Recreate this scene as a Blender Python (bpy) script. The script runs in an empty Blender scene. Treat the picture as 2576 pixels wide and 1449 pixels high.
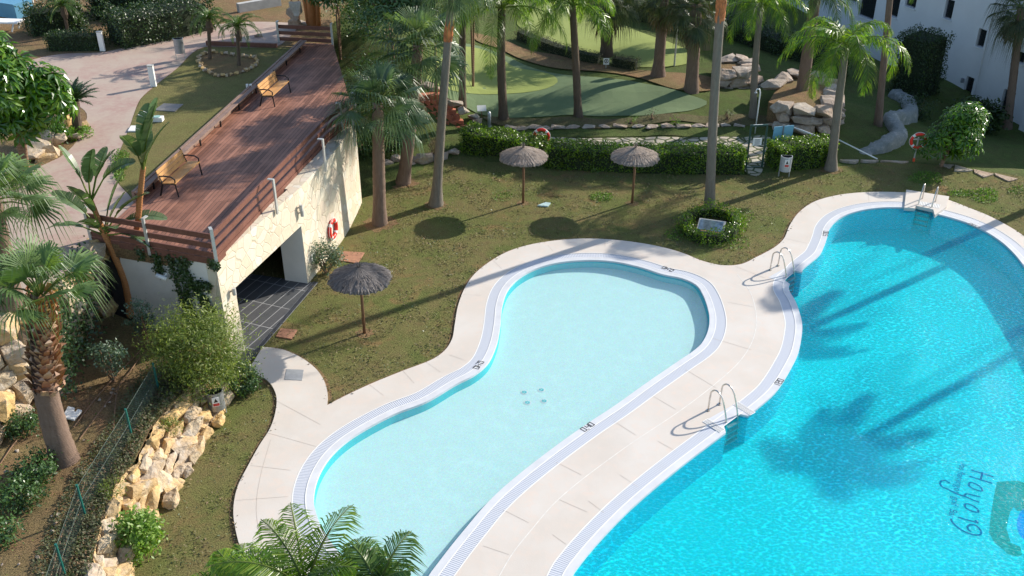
import bpy, bmesh, math, random
import numpy as np
from mathutils import Vector, Matrix, noise as mnoise
from mathutils.geometry import delaunay_2d_cdt
S = bpy.context.scene
COL = S.collection
rnd = random.Random(7)
R_ = math.radians
# ------------------------------------------------------------------ camera
FPX, TILT, CAMH = 2500.0, R_(30), 16.7
CT, ST = math.cos(TILT), math.sin(TILT)
def P(u, v, z=0.0):
    """point at height z that is seen at photo point (u, v)"""
    x = u - 1288; y = v - 724.5
    d = (x, FPX*CT - y*ST, -FPX*ST - y*CT)
    t = (z - CAMH)/d[2]
    return Vector((d[0]*t, d[1]*t, z))
def PY(u, v, Y):
    """point at depth Y that is seen at photo point (u, v)"""
    x = u - 1288; y = v - 724.5
    d = (x, FPX*CT - y*ST, -FPX*ST - y*CT)
    t = Y/d[1]
    return Vector((d[0]*t, Y, CAMH + d[2]*t))
cam = bpy.data.cameras.new('camera'); camo = bpy.data.objects.new('camera', cam); COL.objects.link(camo)
cam.sensor_width = 36; cam.lens = 36*FPX/2576; cam.clip_end = 600; cam.clip_start = 0.1
camo.location = (0, 0, CAMH); camo.rotation_euler = (math.pi/2 - TILT, 0, 0)
S.camera = camo
# ------------------------------------------------------------------ light
SUN_AZ = R_(35.0); SUN_EL = R_(27.0)         # azimuth from +X towards +Y
sd = Vector((math.cos(SUN_EL)*math.cos(SUN_AZ), math.cos(SUN_EL)*math.sin(SUN_AZ), math.sin(SUN_EL)))
sun = bpy.data.lights.new('sun', 'SUN'); suno = bpy.data.objects.new('sun', sun); COL.objects.link(suno)
sun.energy = 4.3; sun.angle = R_(0.7); sun.color = (1.0, 0.93, 0.82)
suno.rotation_euler = sd.to_track_quat('Z', 'Y').to_euler(); suno.location = (30, 30, 40)
W = bpy.data.worlds.new('World'); S.world = W; W.use_nodes = True
wn = W.node_tree.nodes; wl = W.node_tree.links
sky = wn.new('ShaderNodeTexSky'); sky.sky_type = 'NISHITA'; sky.sun_disc = False
sky.sun_elevation = SUN_EL; sky.sun_rotation = math.pi/2 - SUN_AZ; sky.altitude = 50; sky.dust_density = 0.7
wl.new(sky.outputs[0], wn['Background'].inputs[0]); wn['Background'].inputs[1].default_value = 0.14
S.view_settings.view_transform = 'Standard'; S.view_settings.look = 'None'; S.view_settings.gamma = 1
S.view_settings.exposure = 0.72
S.cycles.use_denoising = True
S.cycles.max_bounces = 8; S.cycles.transparent_max_bounces = 16; S.cycles.caustics_reflective = False
# ------------------------------------------------------------------ materials
class G:
    """small node graph helper"""
    def __init__(s, name):
        s.m = bpy.data.materials.new(name); s.m.use_nodes = True
        s.t = s.m.node_tree; s.t.nodes.clear()
        s.out = s.n('ShaderNodeOutputMaterial')
    def n(s, typ, **kw):
        nd = s.t.nodes.new(typ)
        for k, v in kw.items(): setattr(nd, k, v)
        return nd
    def l(s, a, b):
        s.t.links.new(a, b)
    def set(s, sock, v):
        if hasattr(v, 'is_output'): s.l(v, sock)
        else:
            if sock.type == 'RGBA' and len(v) == 3: v = (*v, 1)
            sock.default_value = v
    def coord(s, kind='Object'):
        return s.n('ShaderNodeTexCoord').outputs[kind]
    def pos(s):
        return s.n('ShaderNodeNewGeometry').outputs['Position']
    def island(s):
        return s.n('ShaderNodeNewGeometry').outputs['Random Per Island']
    def mapping(s, vec, scale=(1,1,1), rot=(0,0,0), loc=(0,0,0)):
        m = s.n('ShaderNodeMapping'); s.l(vec, m.inputs[0])
        m.inputs['Scale'].default_value = scale; m.inputs['Rotation'].default_value = rot; m.inputs['Location'].default_value = loc
        return m.outputs[0]
    def noise(s, vec, scale, detail=4, rough=0.55, dist=0.0):
        n = s.n('ShaderNodeTexNoise'); s.l(vec, n.inputs['Vector'])
        n.inputs['Scale'].default_value = scale; n.inputs['Detail'].default_value = detail
        n.inputs['Roughness'].default_value = rough; n.inputs['Distortion'].default_value = dist
        return n.outputs[0]
    def voro(s, vec, scale, feature='F1', rand=1.0):
        n = s.n('ShaderNodeTexVoronoi', feature=feature); s.l(vec, n.inputs['Vector'])
        n.inputs['Scale'].default_value = scale; n.inputs['Randomness'].default_value = rand
        return n
    def ramp(s, fac, stops, interp='LINEAR'):
        r = s.n('ShaderNodeValToRGB'); r.color_ramp.interpolation = interp
        e = r.color_ramp.elements
        while len(e) < len(stops): e.new(0.5)
        for i, (p, c) in enumerate(stops):
            e[i].position = p
            if not isinstance(c, (tuple, list)): c = (c, c, c)
            e[i].color = (*c, 1)
        s.l(fac, r.inputs[0]); return r.outputs[0]
    def mix(s, fac, a, b, mode='MIX'):
        m = s.n('ShaderNodeMix', data_type='RGBA', blend_type=mode)
        s.set(m.inputs['Factor'], fac); s.set(m.inputs['A'], a); s.set(m.inputs['B'], b)
        return m.outputs['Result']
    def math(s, op, a, b=0.5):
        m = s.n('ShaderNodeMath', operation=op); s.set(m.inputs[0], a); s.set(m.inputs[1], b)
        return m.outputs[0]
    def bump(s, h, strength=0.3, dist=0.02):
        b = s.n('ShaderNodeBump'); s.l(h, b.inputs['Height'])
        b.inputs['Strength'].default_value = strength; b.inputs['Distance'].default_value = dist
        return b.outputs[0]
    def bsdf(s, col, rough=0.6, normal=None, metal=0.0, spec=0.5):
        b = s.n('ShaderNodeBsdfPrincipled')
        s.set(b.inputs['Base Color'], col); s.set(b.inputs['Roughness'], rough); s.set(b.inputs['Metallic'], metal)
        b.inputs['Specular IOR Level'].default_value = spec
        if normal is not None: s.l(normal, b.inputs['Normal'])
        return b.outputs[0]
    def done(s, sh):
        s.l(sh, s.out.inputs[0]); return s.m
def plain(name, col, rough=0.5, metal=0.0, var=0.12, scale=6.0, bump=0.0, spec=0.5):
    g = G(name); v = g.pos()
    n = g.noise(v, scale, 5, 0.6)
    c = g.mix(g.ramp(n, [(0.3, 0.0), (0.7, 1.0)]), tuple(x*(1-var) for x in col), tuple(min(1, x*(1+var)) for x in col))
    nm = g.bump(g.noise(v, scale*6, 4), bump, 0.01) if bump else None
    return g.done(g.bsdf(c, rough, nm, metal, spec))
def foliage(name, cols, rough=0.42, trans=0.35, spec=0.5, big=0.9):
    """leaf material: each leaf its own tint, some light through it"""
    g = G(name)
    n = len(cols)
    c = g.ramp(g.island(), [((i+0.5)/n, k) for i, k in enumerate(cols)])
    v = g.pos()
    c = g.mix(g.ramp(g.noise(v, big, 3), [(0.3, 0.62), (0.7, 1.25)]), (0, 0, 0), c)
    m = g.n('ShaderNodeMixShader'); m.inputs[0].default_value = trans
    g.l(g.bsdf(c, rough, None, 0, spec), m.inputs[1])
    t = g.n('ShaderNodeBsdfTranslucent')
    g.l(g.mix(1.0, c, (1.25, 1.35, 0.55), 'MULTIPLY'), t.inputs[0]); g.l(t.outputs[0], m.inputs[2])
    return g.done(m.outputs[0])
def bark(name, a, b, ring=9.0, rough=0.85):
    g = G(name); v = g.coord('Object')
    w = g.n('ShaderNodeTexWave', wave_type='BANDS', bands_direction='Z'); g.l(v, w.inputs[0])
    w.inputs['Scale'].default_value = ring; w.inputs['Distortion'].default_value = 2.5; w.inputs['Detail'].default_value = 3
    w.inputs['Detail Scale'].default_value = 2.0
    n = g.noise(g.mapping(v, (14, 14, 3)), 1.0, 6, 0.65)
    n2 = g.noise(v, 1.3, 3)
    c = g.mix(g.ramp(n, [(0.3, 0), (0.72, 1)]), a, b)
    c = g.mix(g.math('MULTIPLY', w.outputs['Fac'], 0.45), c, tuple(x*0.45 for x in a))
    c = g.mix(g.ramp(n2, [(0.4, 0), (0.65, 0.5)]), c, tuple(x*0.7 for x in b))
    return g.done(g.bsdf(c, rough, g.bump(g.math('ADD', n, g.math('MULTIPLY', w.outputs['Fac'], 0.6)), 0.55, 0.03), 0, 0.2))
M = {}
# lawn: olive brown turf with green and bare reddish patches
def lawn_mat(name, base, green, dry, amount=1.0):
    g = G(name); v = g.pos()
    n1 = g.noise(v, 0.55, 5, 0.6, 0.4); n2 = g.noise(v, 2.6, 5, 0.65); n3 = g.noise(v, 22, 4, 0.7); n4 = g.noise(g.mapping(v, (1,1,1), (0,0,0), (17, 5, 3)), 0.9, 5, 0.62, 0.6)
    c = g.mix(g.ramp(n1, [(0.42, 0), (0.62, amount)]), base, green)
    c = g.mix(g.ramp(n4, [(0.54, 0), (0.7, 0.75*amount)]), c, dry)
    c = g.mix(g.ramp(n2, [(0.35, 0), (0.7, 0.55)]), c, tuple(x*1.5 for x in green))
    c = g.mix(g.ramp(n3, [(0.3, 0.0), (0.5, 0.5), (0.75, 1.0)]), g.mix(1.0, c, (0.42, 0.45, 0.4), 'MULTIPLY'), g.mix(1.0, c, (1.35, 1.32, 1.25), 'MULTIPLY'))
    h = g.math('ADD', n3, g.math('MULTIPLY', g.noise(v, 60, 2), 0.7))
    return g.done(g.bsdf(c, 0.95, g.bump(h, 0.9, 0.05), 0, 0.1))
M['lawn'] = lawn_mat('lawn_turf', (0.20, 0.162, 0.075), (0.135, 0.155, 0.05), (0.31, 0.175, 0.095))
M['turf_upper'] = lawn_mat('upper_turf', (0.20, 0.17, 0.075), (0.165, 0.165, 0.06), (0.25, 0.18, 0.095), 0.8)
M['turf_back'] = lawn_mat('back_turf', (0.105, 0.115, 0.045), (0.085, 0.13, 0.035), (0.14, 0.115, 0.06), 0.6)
def green_mat(name, a, b):
    g = G(name); v = g.pos()
    n = g.noise(v, 0.8, 4); n3 = g.noise(v, 30, 3, 0.7)
    c = g.mix(g.ramp(n, [(0.35, 0), (0.7, 1)]), a, b)
    c = g.mix(g.ramp(n3, [(0.3, 0), (0.7, 0.35)]), c, tuple(x*0.6 for x in a))
    return g.done(g.bsdf(c, 0.95, g.bump(n3, 0.4, 0.02), 0, 0.1))
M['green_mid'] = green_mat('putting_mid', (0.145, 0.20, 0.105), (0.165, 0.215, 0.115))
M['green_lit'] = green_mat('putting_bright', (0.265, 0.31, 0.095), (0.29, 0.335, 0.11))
M['soil'] = lawn_mat('planting_soil', (0.26, 0.155, 0.095), (0.205, 0.16, 0.08), (0.33, 0.18, 0.105), 0.9)
M['cover'] = lawn_mat('bank_soil', (0.15, 0.115, 0.07), (0.11, 0.115, 0.055), (0.19, 0.12, 0.075), 0.8)
M['peeled'] = plain('peeled_fibre', (0.50, 0.17, 0.06), 0.85, 0, 0.55, 5, 0.5)
# pool deck slabs
g = G('deck_slab'); v = g.pos()
n = g.noise(v, 0.7, 4); n2 = g.noise(v, 3.5, 5, 0.65, 0.5); n3 = g.noise(v, 40, 3)
c = g.mix(g.ramp(n, [(0.4, 0), (0.65, 1)]), (0.60, 0.535, 0.47), (0.635, 0.585, 0.53))
c = g.mix(g.ramp(n2, [(0.50, 0), (0.70, 0.6)]), c, (0.68, 0.55, 0.46))
n5 = g.noise(v, 0.28, 6, 0.7, 0.8)
c = g.mix(g.ramp(n5, [(0.52, 0), (0.66, 0.35)]), c, (0.52, 0.475, 0.42))
c = g.mix(g.ramp(n3, [(0.3, 0), (0.8, 0.2)]), c, (0.6, 0.54, 0.45))
M['slab'] = g.done(g.bsdf(c, 0.75, g.bump(n3, 0.15, 0.01), 0, 0.3))
M['joint'] = plain('slab_joint', (0.50, 0.43, 0.36), 0.9)
M['joint_light'] = plain('slab_joint_pale', (0.69, 0.66, 0.61), 0.8)
g = G('gutter_grate'); uv = g.coord('UV')
w = g.n('ShaderNodeTexWave', wave_type='BANDS', bands_direction='X'); g.l(g.mapping(uv, (1, 0, 0)), w.inputs[0]); w.inputs['Scale'].default_value = 5.5
st = g.ramp(w.outputs['Fac'], [(0.25, 0), (0.5, 1)])
c = g.mix(st, (0.45, 0.47, 0.52), (0.56, 0.58, 0.63))
c = g.mix(g.ramp(g.noise(g.pos(), 1.6, 4), [(0.5, 0), (0.75, 0.3)]), c, (0.5, 0.5, 0.5))
M['grate'] = g.done(g.bsdf(c, 0.45, g.bump(w.outputs['Fac'], 0.5, 0.01)))
M['rim'] = plain('white_rim', (0.61, 0.615, 0.63), 0.45, 0, 0.07, 2.5)
def mosaic(name, a, b):
    g = G(name); v = g.pos()
    n = g.noise(v, 1.2, 4); ck = g.voro(v, 38, 'F1', 0.15)
    c = g.mix(n, a, b)
    c = g.mix(0.18, c, g.mix(1.0, c, ck.outputs['Color'], 'MULTIPLY'))
    return g.done(g.bsdf(c, 0.8, None, 0, 0.03))
M['tile_deep'] = mosaic('mosaic_turquoise', (0.006, 0.57, 0.645), (0.012, 0.63, 0.70))
M['tile_deep_wall'] = mosaic('mosaic_turquoise_wall', (0.006, 0.50, 0.66), (0.01, 0.54, 0.70))
M['tile_shallow'] = mosaic('mosaic_pale', (0.485, 0.71, 0.70), (0.51, 0.73, 0.715))
M['tile_shallow_wall'] = mosaic('mosaic_shallow_wall', (0.03, 0.55, 0.62), (0.04, 0.58, 0.65))
def water_mat(name, tint, ripple_scale, contrast, bump, stretch, murk=(0.0, 0.68, 0.82), cloud=0.17):
    """clear water: a ripple pattern of brighter and darker tint stands in for caustics; the sky reflects on top"""
    g = G(name); v = g.mapping(g.pos(), stretch, (0, 0, R_(35)))
    d = g.n('ShaderNodeMix', data_type='VECTOR'); d.inputs['Factor'].default_value = 0.12
    nz = g.n('ShaderNodeTexNoise'); g.l(v, nz.inputs['Vector']); nz.inputs['Scale'].default_value = ripple_scale*0.9; nz.inputs['Detail'].default_value = 2
    g.l(v, d.inputs['A']); g.l(nz.outputs['Color'], d.inputs['B'])
    vw = d.outputs['Result']
    e = g.voro(vw, ripple_scale, 'SMOOTH_F1'); e.voronoi_dimensions = '2D'; e.inputs['Smoothness'].default_value = 0.35
    e2 = g.voro(vw, ripple_scale*1.9, 'F1'); e2.voronoi_dimensions = '2D'
    h = g.math('ADD', e.outputs['Distance'], g.math('MULTIPLY', e2.outputs['Distance'], 0.5))
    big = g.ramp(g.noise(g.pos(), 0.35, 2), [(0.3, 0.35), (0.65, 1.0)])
    pk = g.ramp(h, [(0.35, 1 - 0.45*contrast), (0.75, 1.0 - 0.05*contrast), (0.98, 1 + 0.9*contrast)])  # caustics painted as bright and dark ripples of the transparent colour
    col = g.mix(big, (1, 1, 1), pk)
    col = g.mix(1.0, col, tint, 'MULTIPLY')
    tr = g.n('ShaderNodeBsdfTransparent'); g.l(col, tr.inputs[0])
    gl = g.n('ShaderNodeBsdfGlossy'); gl.inputs['Roughness'].default_value = 0.04
    bn = g.bump(h, bump, 0.05); g.l(bn, gl.inputs['Normal'])
    gi = g.n('ShaderNodeNewGeometry'); dt = g.n('ShaderNodeVectorMath', operation='DOT_PRODUCT')
    g.l(gi.outputs['Incoming'], dt.inputs[0]); g.l(bn, dt.inputs[1])
    k = g.math('POWER', g.math('SUBTRACT', 1.0, g.math('ABSOLUTE', dt.outputs['Value'], 0)), 5.0)
    fr = g.math('MINIMUM', g.math('ADD', g.math('MULTIPLY', k, 0.62), 0.012), 0.9)
    df = g.n('ShaderNodeBsdfDiffuse'); df.inputs[0].default_value = (*murk, 1)     # light scattered back by the water itself
    m0 = g.n('ShaderNodeMixShader'); m0.inputs[0].default_value = cloud; g.l(tr.outputs[0], m0.inputs[1]); g.l(df.outputs[0], m0.inputs[2])
    mx = g.n('ShaderNodeMixShader'); g.l(fr, mx.inputs[0]); g.l(m0.outputs[0], mx.inputs[1]); g.l(gl.outputs[0], mx.inputs[2])
    return g.done(mx.outputs[0])
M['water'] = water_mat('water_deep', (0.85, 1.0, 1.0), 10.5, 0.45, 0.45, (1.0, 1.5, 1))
M['water_calm'] = water_mat('water_shallow', (0.96, 1.0, 1.0), 3.0, 0.035, 0.03, (1, 1, 1), (0.5, 0.75, 0.74), 0.12)
# crazy stone cladding
def crazy(name, scale, stones, mortar, width, bump=0.6, dist=0.06):
    g = G(name); v = g.pos()
    nz = g.n('ShaderNodeTexNoise'); g.l(v, nz.inputs['Vector']); nz.inputs['Scale'].default_value = 2.2
    d = g.n('ShaderNodeMix', data_type='VECTOR'); d.inputs['Factor'].default_value = dist; g.l(v, d.inputs['A']); g.l(nz.outputs['Color'], d.inputs['B'])
    a = g.voro(d.outputs['Result'], scale, 'F1'); e = g.voro(d.outputs['Result'], scale, 'DISTANCE_TO_EDGE')
    sep = g.n('ShaderNodeSeparateColor'); g.l(a.outputs['Color'], sep.inputs[0])
    k = len(stones)
    c = g.ramp(sep.outputs[0], [(i/(k-1), q) for i, q in enumerate(stones)])
    c = g.mix(g.ramp(g.noise(v, 7, 5, 0.65), [(0.35, 0), (0.75, 0.35)]), c, tuple(x*0.72 for x in stones[0]))
    f = g.ramp(e.outputs['Distance'], [(width*0.4, 0), (width, 1)])
    c = g.mix(f, mortar, c)
    h = g.math('ADD', f, g.math('MULTIPLY', g.noise(v, 12, 5), 0.35))
    return g.done(g.bsdf(c, 0.85, g.bump(h, bump, 0.03), 0, 0.2))
M['stonewall'] = crazy('stone_cladding', 2.9, [(0.60, 0.52, 0.385), (0.66, 0.60, 0.48), (0.64, 0.52, 0.40), (0.70, 0.655, 0.56), (0.59, 0.535, 0.39)], (0.57, 0.48, 0.36), 0.045, 0.4, 0.12)
M['flag'] = crazy('flagstones', 2.4, [(0.42, 0.37, 0.28), (0.5, 0.45, 0.36), (0.45, 0.38, 0.3), (0.52, 0.48, 0.4)], (0.07, 0.09, 0.03), 0.13, 0.7)
M['path'] = (lambda g, v: g.done(g.bsdf(
    g.mix(g.ramp(g.noise(v, 5, 5, 0.7), [(0.35, 0), (0.7, 0.7)]),
          g.mix(g.ramp(g.noise(v, 0.7, 5, 0.6, 0.6), [(0.38, 0), (0.62, 1)]), (0.42, 0.33, 0.27), (0.38, 0.24, 0.205)), (0.45, 0.37, 0.29)),
    0.8, g.bump(g.voro(v, 4, 'DISTANCE_TO_EDGE').outputs['Distance'], 0.2, 0.02), 0, 0.25)))(*(lambda g: (g, g.pos()))(G('stamped_concrete')))
def rock(name, cols, mscale=1.2):
    g = G(name); v = g.pos()
    n = g.noise(v, mscale, 6, 0.62, 0.3); n2 = g.noise(v, 9, 6, 0.68); n3 = g.noise(v, 3.1, 4)
    k = len(cols)
    c = g.ramp(g.math('ADD', g.math('MULTIPLY', g.n('ShaderNodeObjectInfo').outputs['Random'], 0.6), g.math('MULTIPLY', n, 0.5)), [((i+0.3)/k, q) for i, q in enumerate(cols)])
    c = g.mix(g.ramp(n2, [(0.4, 0), (0.75, 0.6)]), c, tuple(x*0.5 for x in cols[0]))
    c = g.mix(g.ramp(n3, [(0.55, 0), (0.72, 0.55)]), c, (0.55, 0.52, 0.48))
    return g.done(g.bsdf(c, 0.9, g.bump(g.math('ADD', n2, n3), 0.9, 0.05), 0, 0.2))
M['rock_gold'] = rock('golden_rock', [(0.60, 0.36, 0.14), (0.54, 0.39, 0.22), (0.64, 0.43, 0.18), (0.47, 0.39, 0.31), (0.58, 0.46, 0.30)])
M['rock_pink'] = rock('pinkish_rock', [(0.43, 0.31, 0.22), (0.48, 0.36, 0.27), (0.40, 0.32, 0.26), (0.46, 0.40, 0.33)])
M['rock_grey'] = rock('grey_rock', [(0.23, 0.25, 0.23), (0.3, 0.3, 0.27), (0.26, 0.28, 0.27)])
# timber
def planks(name, ang, width, a, b, gap=0.10):
    g = G(name); v = g.mapping(g.pos(), (1, 1, 1), (0, 0, -ang))     # x runs along the boards
    br = g.n('ShaderNodeTexBrick'); g.l(v, br.inputs[0])
    br.inputs['Scale'].default_value = 1.0; br.inputs['Brick Width'].default_value = 2.3; br.inputs['Row Height'].default_value = width
    br.inputs['Mortar Size'].default_value = width*gap; br.inputs['Mortar Smooth'].default_value = 0.3; br.offset = 0.37; br.inputs['Bias'].default_value = 0.0
    g.set(br.inputs['Color1'], a); g.set(br.inputs['Color2'], b); g.set(br.inputs['Mortar'], tuple(x*0.12 for x in a))
    n = g.noise(g.mapping(v, (1.2, 22, 1)), 1, 5, 0.65); n2 = g.noise(g.pos(), 1.1, 4, 0.6)
    c = g.mix(g.ramp(n, [(0.35, 0), (0.75, 0.5)]), br.outputs['Color'], tuple(x*0.62 for x in a))
    c = g.mix(g.ramp(n2, [(0.45, 0), (0.7, 0.45)]), c, tuple(x*1.25 for x in b))
    return g.done(g.bsdf(c, 0.6, g.bump(g.math('ADD', g.math('MULTIPLY', br.outputs['Fac'], -1.0), g.math('MULTIPLY', n, 0.2)), 0.6, 0.01), 0, 0.35))
def timber(name, a, b, rough=0.55):
    g = G(name); v = g.coord('Object')
    n = g.noise(g.pos(), 14, 5, 0.65); n2 = g.noise(g.pos(), 2.0, 3)
    c = g.mix(g.ramp(n, [(0.3, 0), (0.7, 1)]), a, b)
    c = g.mix(g.ramp(n2, [(0.4, 0), (0.7, 0.5)]), c, tuple(x*0.7 for x in a))
    return g.done(g.bsdf(c, rough, g.bump(n, 0.2, 0.01), 0, 0.35))
M['wood_rail'] = timber('stained_timber', (0.14, 0.058, 0.040), (0.215, 0.092, 0.065))
M['kerb_timber'] = timber('weathered_timber', (0.20, 0.13, 0.10), (0.33, 0.215, 0.165), 0.7)
M['wood_bench'] = timber('varnished_slats', (0.50, 0.25, 0.085), (0.60, 0.33, 0.12))
M['wood_pole'] = timber('pole_timber', (0.17, 0.085, 0.045), (0.24, 0.13, 0.07), 0.7)
M['iron'] = plain('black_iron', (0.02, 0.022, 0.025), 0.4, 0.6)
M['post_grey'] = plain('galvanised_post', (0.50, 0.50, 0.47), 0.45, 0.3, 0.1)
M['steel'] = plain('polished_steel', (0.62, 0.58, 0.53), 0.22, 1.0, 0.1)
M['white'] = plain('white_paint', (0.80, 0.79, 0.76), 0.6, 0, 0.05, 2)
M['white_gloss'] = plain('white_gloss', (0.85, 0.85, 0.84), 0.25, 0.0, 0.04, 2)
M['stucco'] = plain('off_white_stucco', (0.70, 0.67, 0.62), 0.85, 0, 0.10, 1.2, 0.3)  # off-white stucco of the end wall
M['facade'] = plain('facade_render', (0.64, 0.65, 0.66), 0.9, 0, 0.05, 0.7, 0.2)
M['dark'] = plain('dark_recess', (0.03, 0.03, 0.032), 0.7)  # near-black in place of shade inside the opening and the wall gap
M['glass_dark'] = plain('dark_glass', (0.015, 0.018, 0.022), 0.08)
M['frame'] = plain('window_frame', (0.20, 0.21, 0.23), 0.5)
M['metal_plate'] = plain('manhole_metal', (0.40, 0.41, 0.42), 0.5, 0.4, 0.15, 5)
M['rust'] = plain('rusty_plate', (0.36, 0.18, 0.11), 0.8, 0.1, 0.25, 7, 0.3)
M['red'] = plain('ring_red', (0.78, 0.035, 0.02), 0.38, 0, 0.06)
M['orange'] = plain('ring_orange', (0.80, 0.085, 0.03), 0.4, 0, 0.06)
M['green_post'] = plain('green_enamel', (0.015, 0.13, 0.105), 0.4)
M['green_dark'] = plain('gate_green', (0.012, 0.055, 0.045), 0.4)
M['wire'] = plain('green_wire', (0.045, 0.085, 0.07), 0.6)
M['blue_board'] = plain('blue_board', (0.22, 0.48, 0.68), 0.5, 0, 0.08, 1)
M['ink'] = plain('black_ink', (0.03, 0.025, 0.025), 0.6)
M['sign_red'] = plain('sign_red', (0.55, 0.06, 0.05), 0.5)
M['blue_ink'] = plain('mosaic_blue_line', (0.0, 0.10, 0.28), 0.8, spec=0.03)
M['logo_green'] = plain('mosaic_green', (0.0, 0.25, 0.20), 0.8, 0, 0.15, 9, spec=0.03)
M['logo_blue'] = plain('mosaic_blue', (0.0, 0.24, 0.70), 0.8, 0, 0.15, 9, spec=0.03)
M['blue_pool'] = plain('blue_cover', (0.10, 0.28, 0.42), 0.5, 0, 0.1, 1)
M['bin_metal'] = plain('perforated_steel', (0.36, 0.37, 0.39), 0.45, 0.7, 0.12, 12)
M['bin_pale'] = plain('bin_pale_steel', (0.55, 0.57, 0.60), 0.45, 0.4, 0.1, 12)
M['concrete'] = plain('grey_concrete', (0.45, 0.44, 0.41), 0.85, 0, 0.12, 4, 0.3)
g = G('dark_tiles'); v = g.mapping(g.pos(), (1, 1, 1), (0, 0, R_(-68)))
br = g.n('ShaderNodeTexBrick'); g.l(v, br.inputs[0]); br.offset = 0.0
br.inputs['Scale'].default_value = 1; br.inputs['Brick Width'].default_value = 1.2; br.inputs['Row Height'].default_value = 0.36
br.inputs['Mortar Size'].default_value = 0.012; g.set(br.inputs['Color1'], (0.075, 0.08, 0.085)); g.set(br.inputs['Color2'], (0.095, 0.095, 0.10)); g.set(br.inputs['Mortar'], (0.42, 0.42, 0.42))
M['dark_tile'] = g.done(g.bsdf(g.mix(g.ramp(g.noise(g.pos(), 3, 4), [(0.4, 0), (0.8, 0.3)]), br.outputs['Color'], (0.16, 0.16, 0.16)), 0.5))
M['terracotta'] = plain('terracotta_step', (0.50, 0.17, 0.09), 0.75, 0, 0.3, 3.5, 0.2)
g = G('thatch'); v = g.coord('UV')
n = g.noise(g.mapping(v, (70, 3, 1)), 1, 5, 0.7); n2 = g.noise(g.pos(), 3, 4)
c = g.mix(g.ramp(n, [(0.3, 0), (0.7, 1)]), (0.10, 0.085, 0.075), (0.40, 0.34, 0.29))
c = g.mix(g.ramp(n2, [(0.4, 0), (0.7, 0.5)]), c, (0.34, 0.26, 0.21))
M['thatch'] = g.done(g.bsdf(c, 0.95, g.bump(n, 1.0, 0.05), 0, 0.1))
M['thatch_dark'] = g.m  # replaced below
g = G('thatch_weathered'); v = g.coord('UV')
n = g.noise(g.mapping(v, (70, 3, 1)), 1, 5, 0.7)
c = g.mix(g.ramp(n, [(0.3, 0), (0.7, 1)]), (0.055, 0.05, 0.05), (0.27, 0.24, 0.22))
M['thatch_dark'] = g.done(g.bsdf(c, 0.95, g.bump(n, 1.0, 0.05), 0, 0.1))
# foliage
M['fan'] = foliage('fan_palm_leaf', [(0.075, 0.13, 0.065), (0.105, 0.17, 0.09), (0.15, 0.21, 0.12), (0.11, 0.175, 0.07), (0.20, 0.255, 0.16)], 0.36, 0.4)
M['fan_light'] = foliage('young_fan_leaf', [(0.085, 0.155, 0.055), (0.125, 0.205, 0.075), (0.17, 0.25, 0.10), (0.13, 0.22, 0.065)], 0.38, 0.42)
M['fan_dark'] = foliage('fan_palm_dark', [(0.045, 0.07, 0.025), (0.075, 0.105, 0.04), (0.10, 0.115, 0.055)], 0.45, 0.3)  # darker leaf tones of the palms at the back
M['feather'] = foliage('feather_palm_leaf', [(0.10, 0.21, 0.018), (0.15, 0.27, 0.022), (0.22, 0.32, 0.03)], 0.33, 0.5)
M['feather_deep'] = foliage('feather_palm_deep', [(0.055, 0.125, 0.02), (0.085, 0.17, 0.028), (0.13, 0.21, 0.038)], 0.33, 0.42)
M['cycad'] = foliage('cycad_leaf', [(0.04, 0.085, 0.03), (0.06, 0.115, 0.04)], 0.35, 0.2)
M['banana'] = foliage('paddle_leaf', [(0.085, 0.145, 0.06), (0.11, 0.18, 0.075), (0.13, 0.20, 0.085)], 0.36, 0.3)
M['schefflera'] = foliage('umbrella_tree_leaf', [(0.04, 0.12, 0.01), (0.075, 0.19, 0.015), (0.15, 0.28, 0.02)], 0.25, 0.4, 0.7)
M['hedge'] = foliage('hedge_leaf', [(0.065, 0.14, 0.012), (0.11, 0.21, 0.018), (0.20, 0.30, 0.025)], 0.3, 0.42)
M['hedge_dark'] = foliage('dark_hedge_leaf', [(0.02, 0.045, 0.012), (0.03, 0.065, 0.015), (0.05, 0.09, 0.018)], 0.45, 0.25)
M['hedge_grey'] = foliage('grey_hedge_leaf', [(0.10, 0.10, 0.06), (0.14, 0.135, 0.075), (0.09, 0.11, 0.05)], 0.7, 0.2)
M['blue_shrub'] = foliage('bluish_shrub_leaf', [(0.085, 0.15, 0.095), (0.12, 0.19, 0.12), (0.18, 0.24, 0.16)], 0.4, 0.3)
M['bush_dark'] = foliage('bush_leaf', [(0.045, 0.10, 0.03), (0.07, 0.14, 0.042), (0.10, 0.18, 0.06)], 0.3, 0.3)
M['bamboo'] = foliage('fine_yellow_green_leaf', [(0.15, 0.21, 0.04), (0.21, 0.27, 0.055), (0.28, 0.32, 0.09), (0.11, 0.165, 0.035)], 0.5, 0.45)
M['bright'] = foliage('bright_green_leaf', [(0.14, 0.27, 0.03), (0.20, 0.34, 0.05), (0.28, 0.40, 0.10)], 0.4, 0.45)
M['ivy'] = foliage('ivy_leaf', [(0.02, 0.05, 0.012), (0.035, 0.075, 0.018), (0.05, 0.10, 0.025)], 0.4, 0.15)
M['thyme'] = foliage('creeping_cover', [(0.10, 0.125, 0.055), (0.13, 0.16, 0.07), (0.17, 0.19, 0.095), (0.20, 0.175, 0.11)], 0.7, 0.35)
M['weed'] = foliage('weed_leaf', [(0.09, 0.20, 0.02), (0.13, 0.26, 0.025), (0.18, 0.31, 0.04)], 0.6, 0.4)
M['dry'] = foliage('dry_twig', [(0.20, 0.12, 0.07), (0.28, 0.19, 0.11), (0.15, 0.09, 0.05)], 0.9, 0.1)
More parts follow.
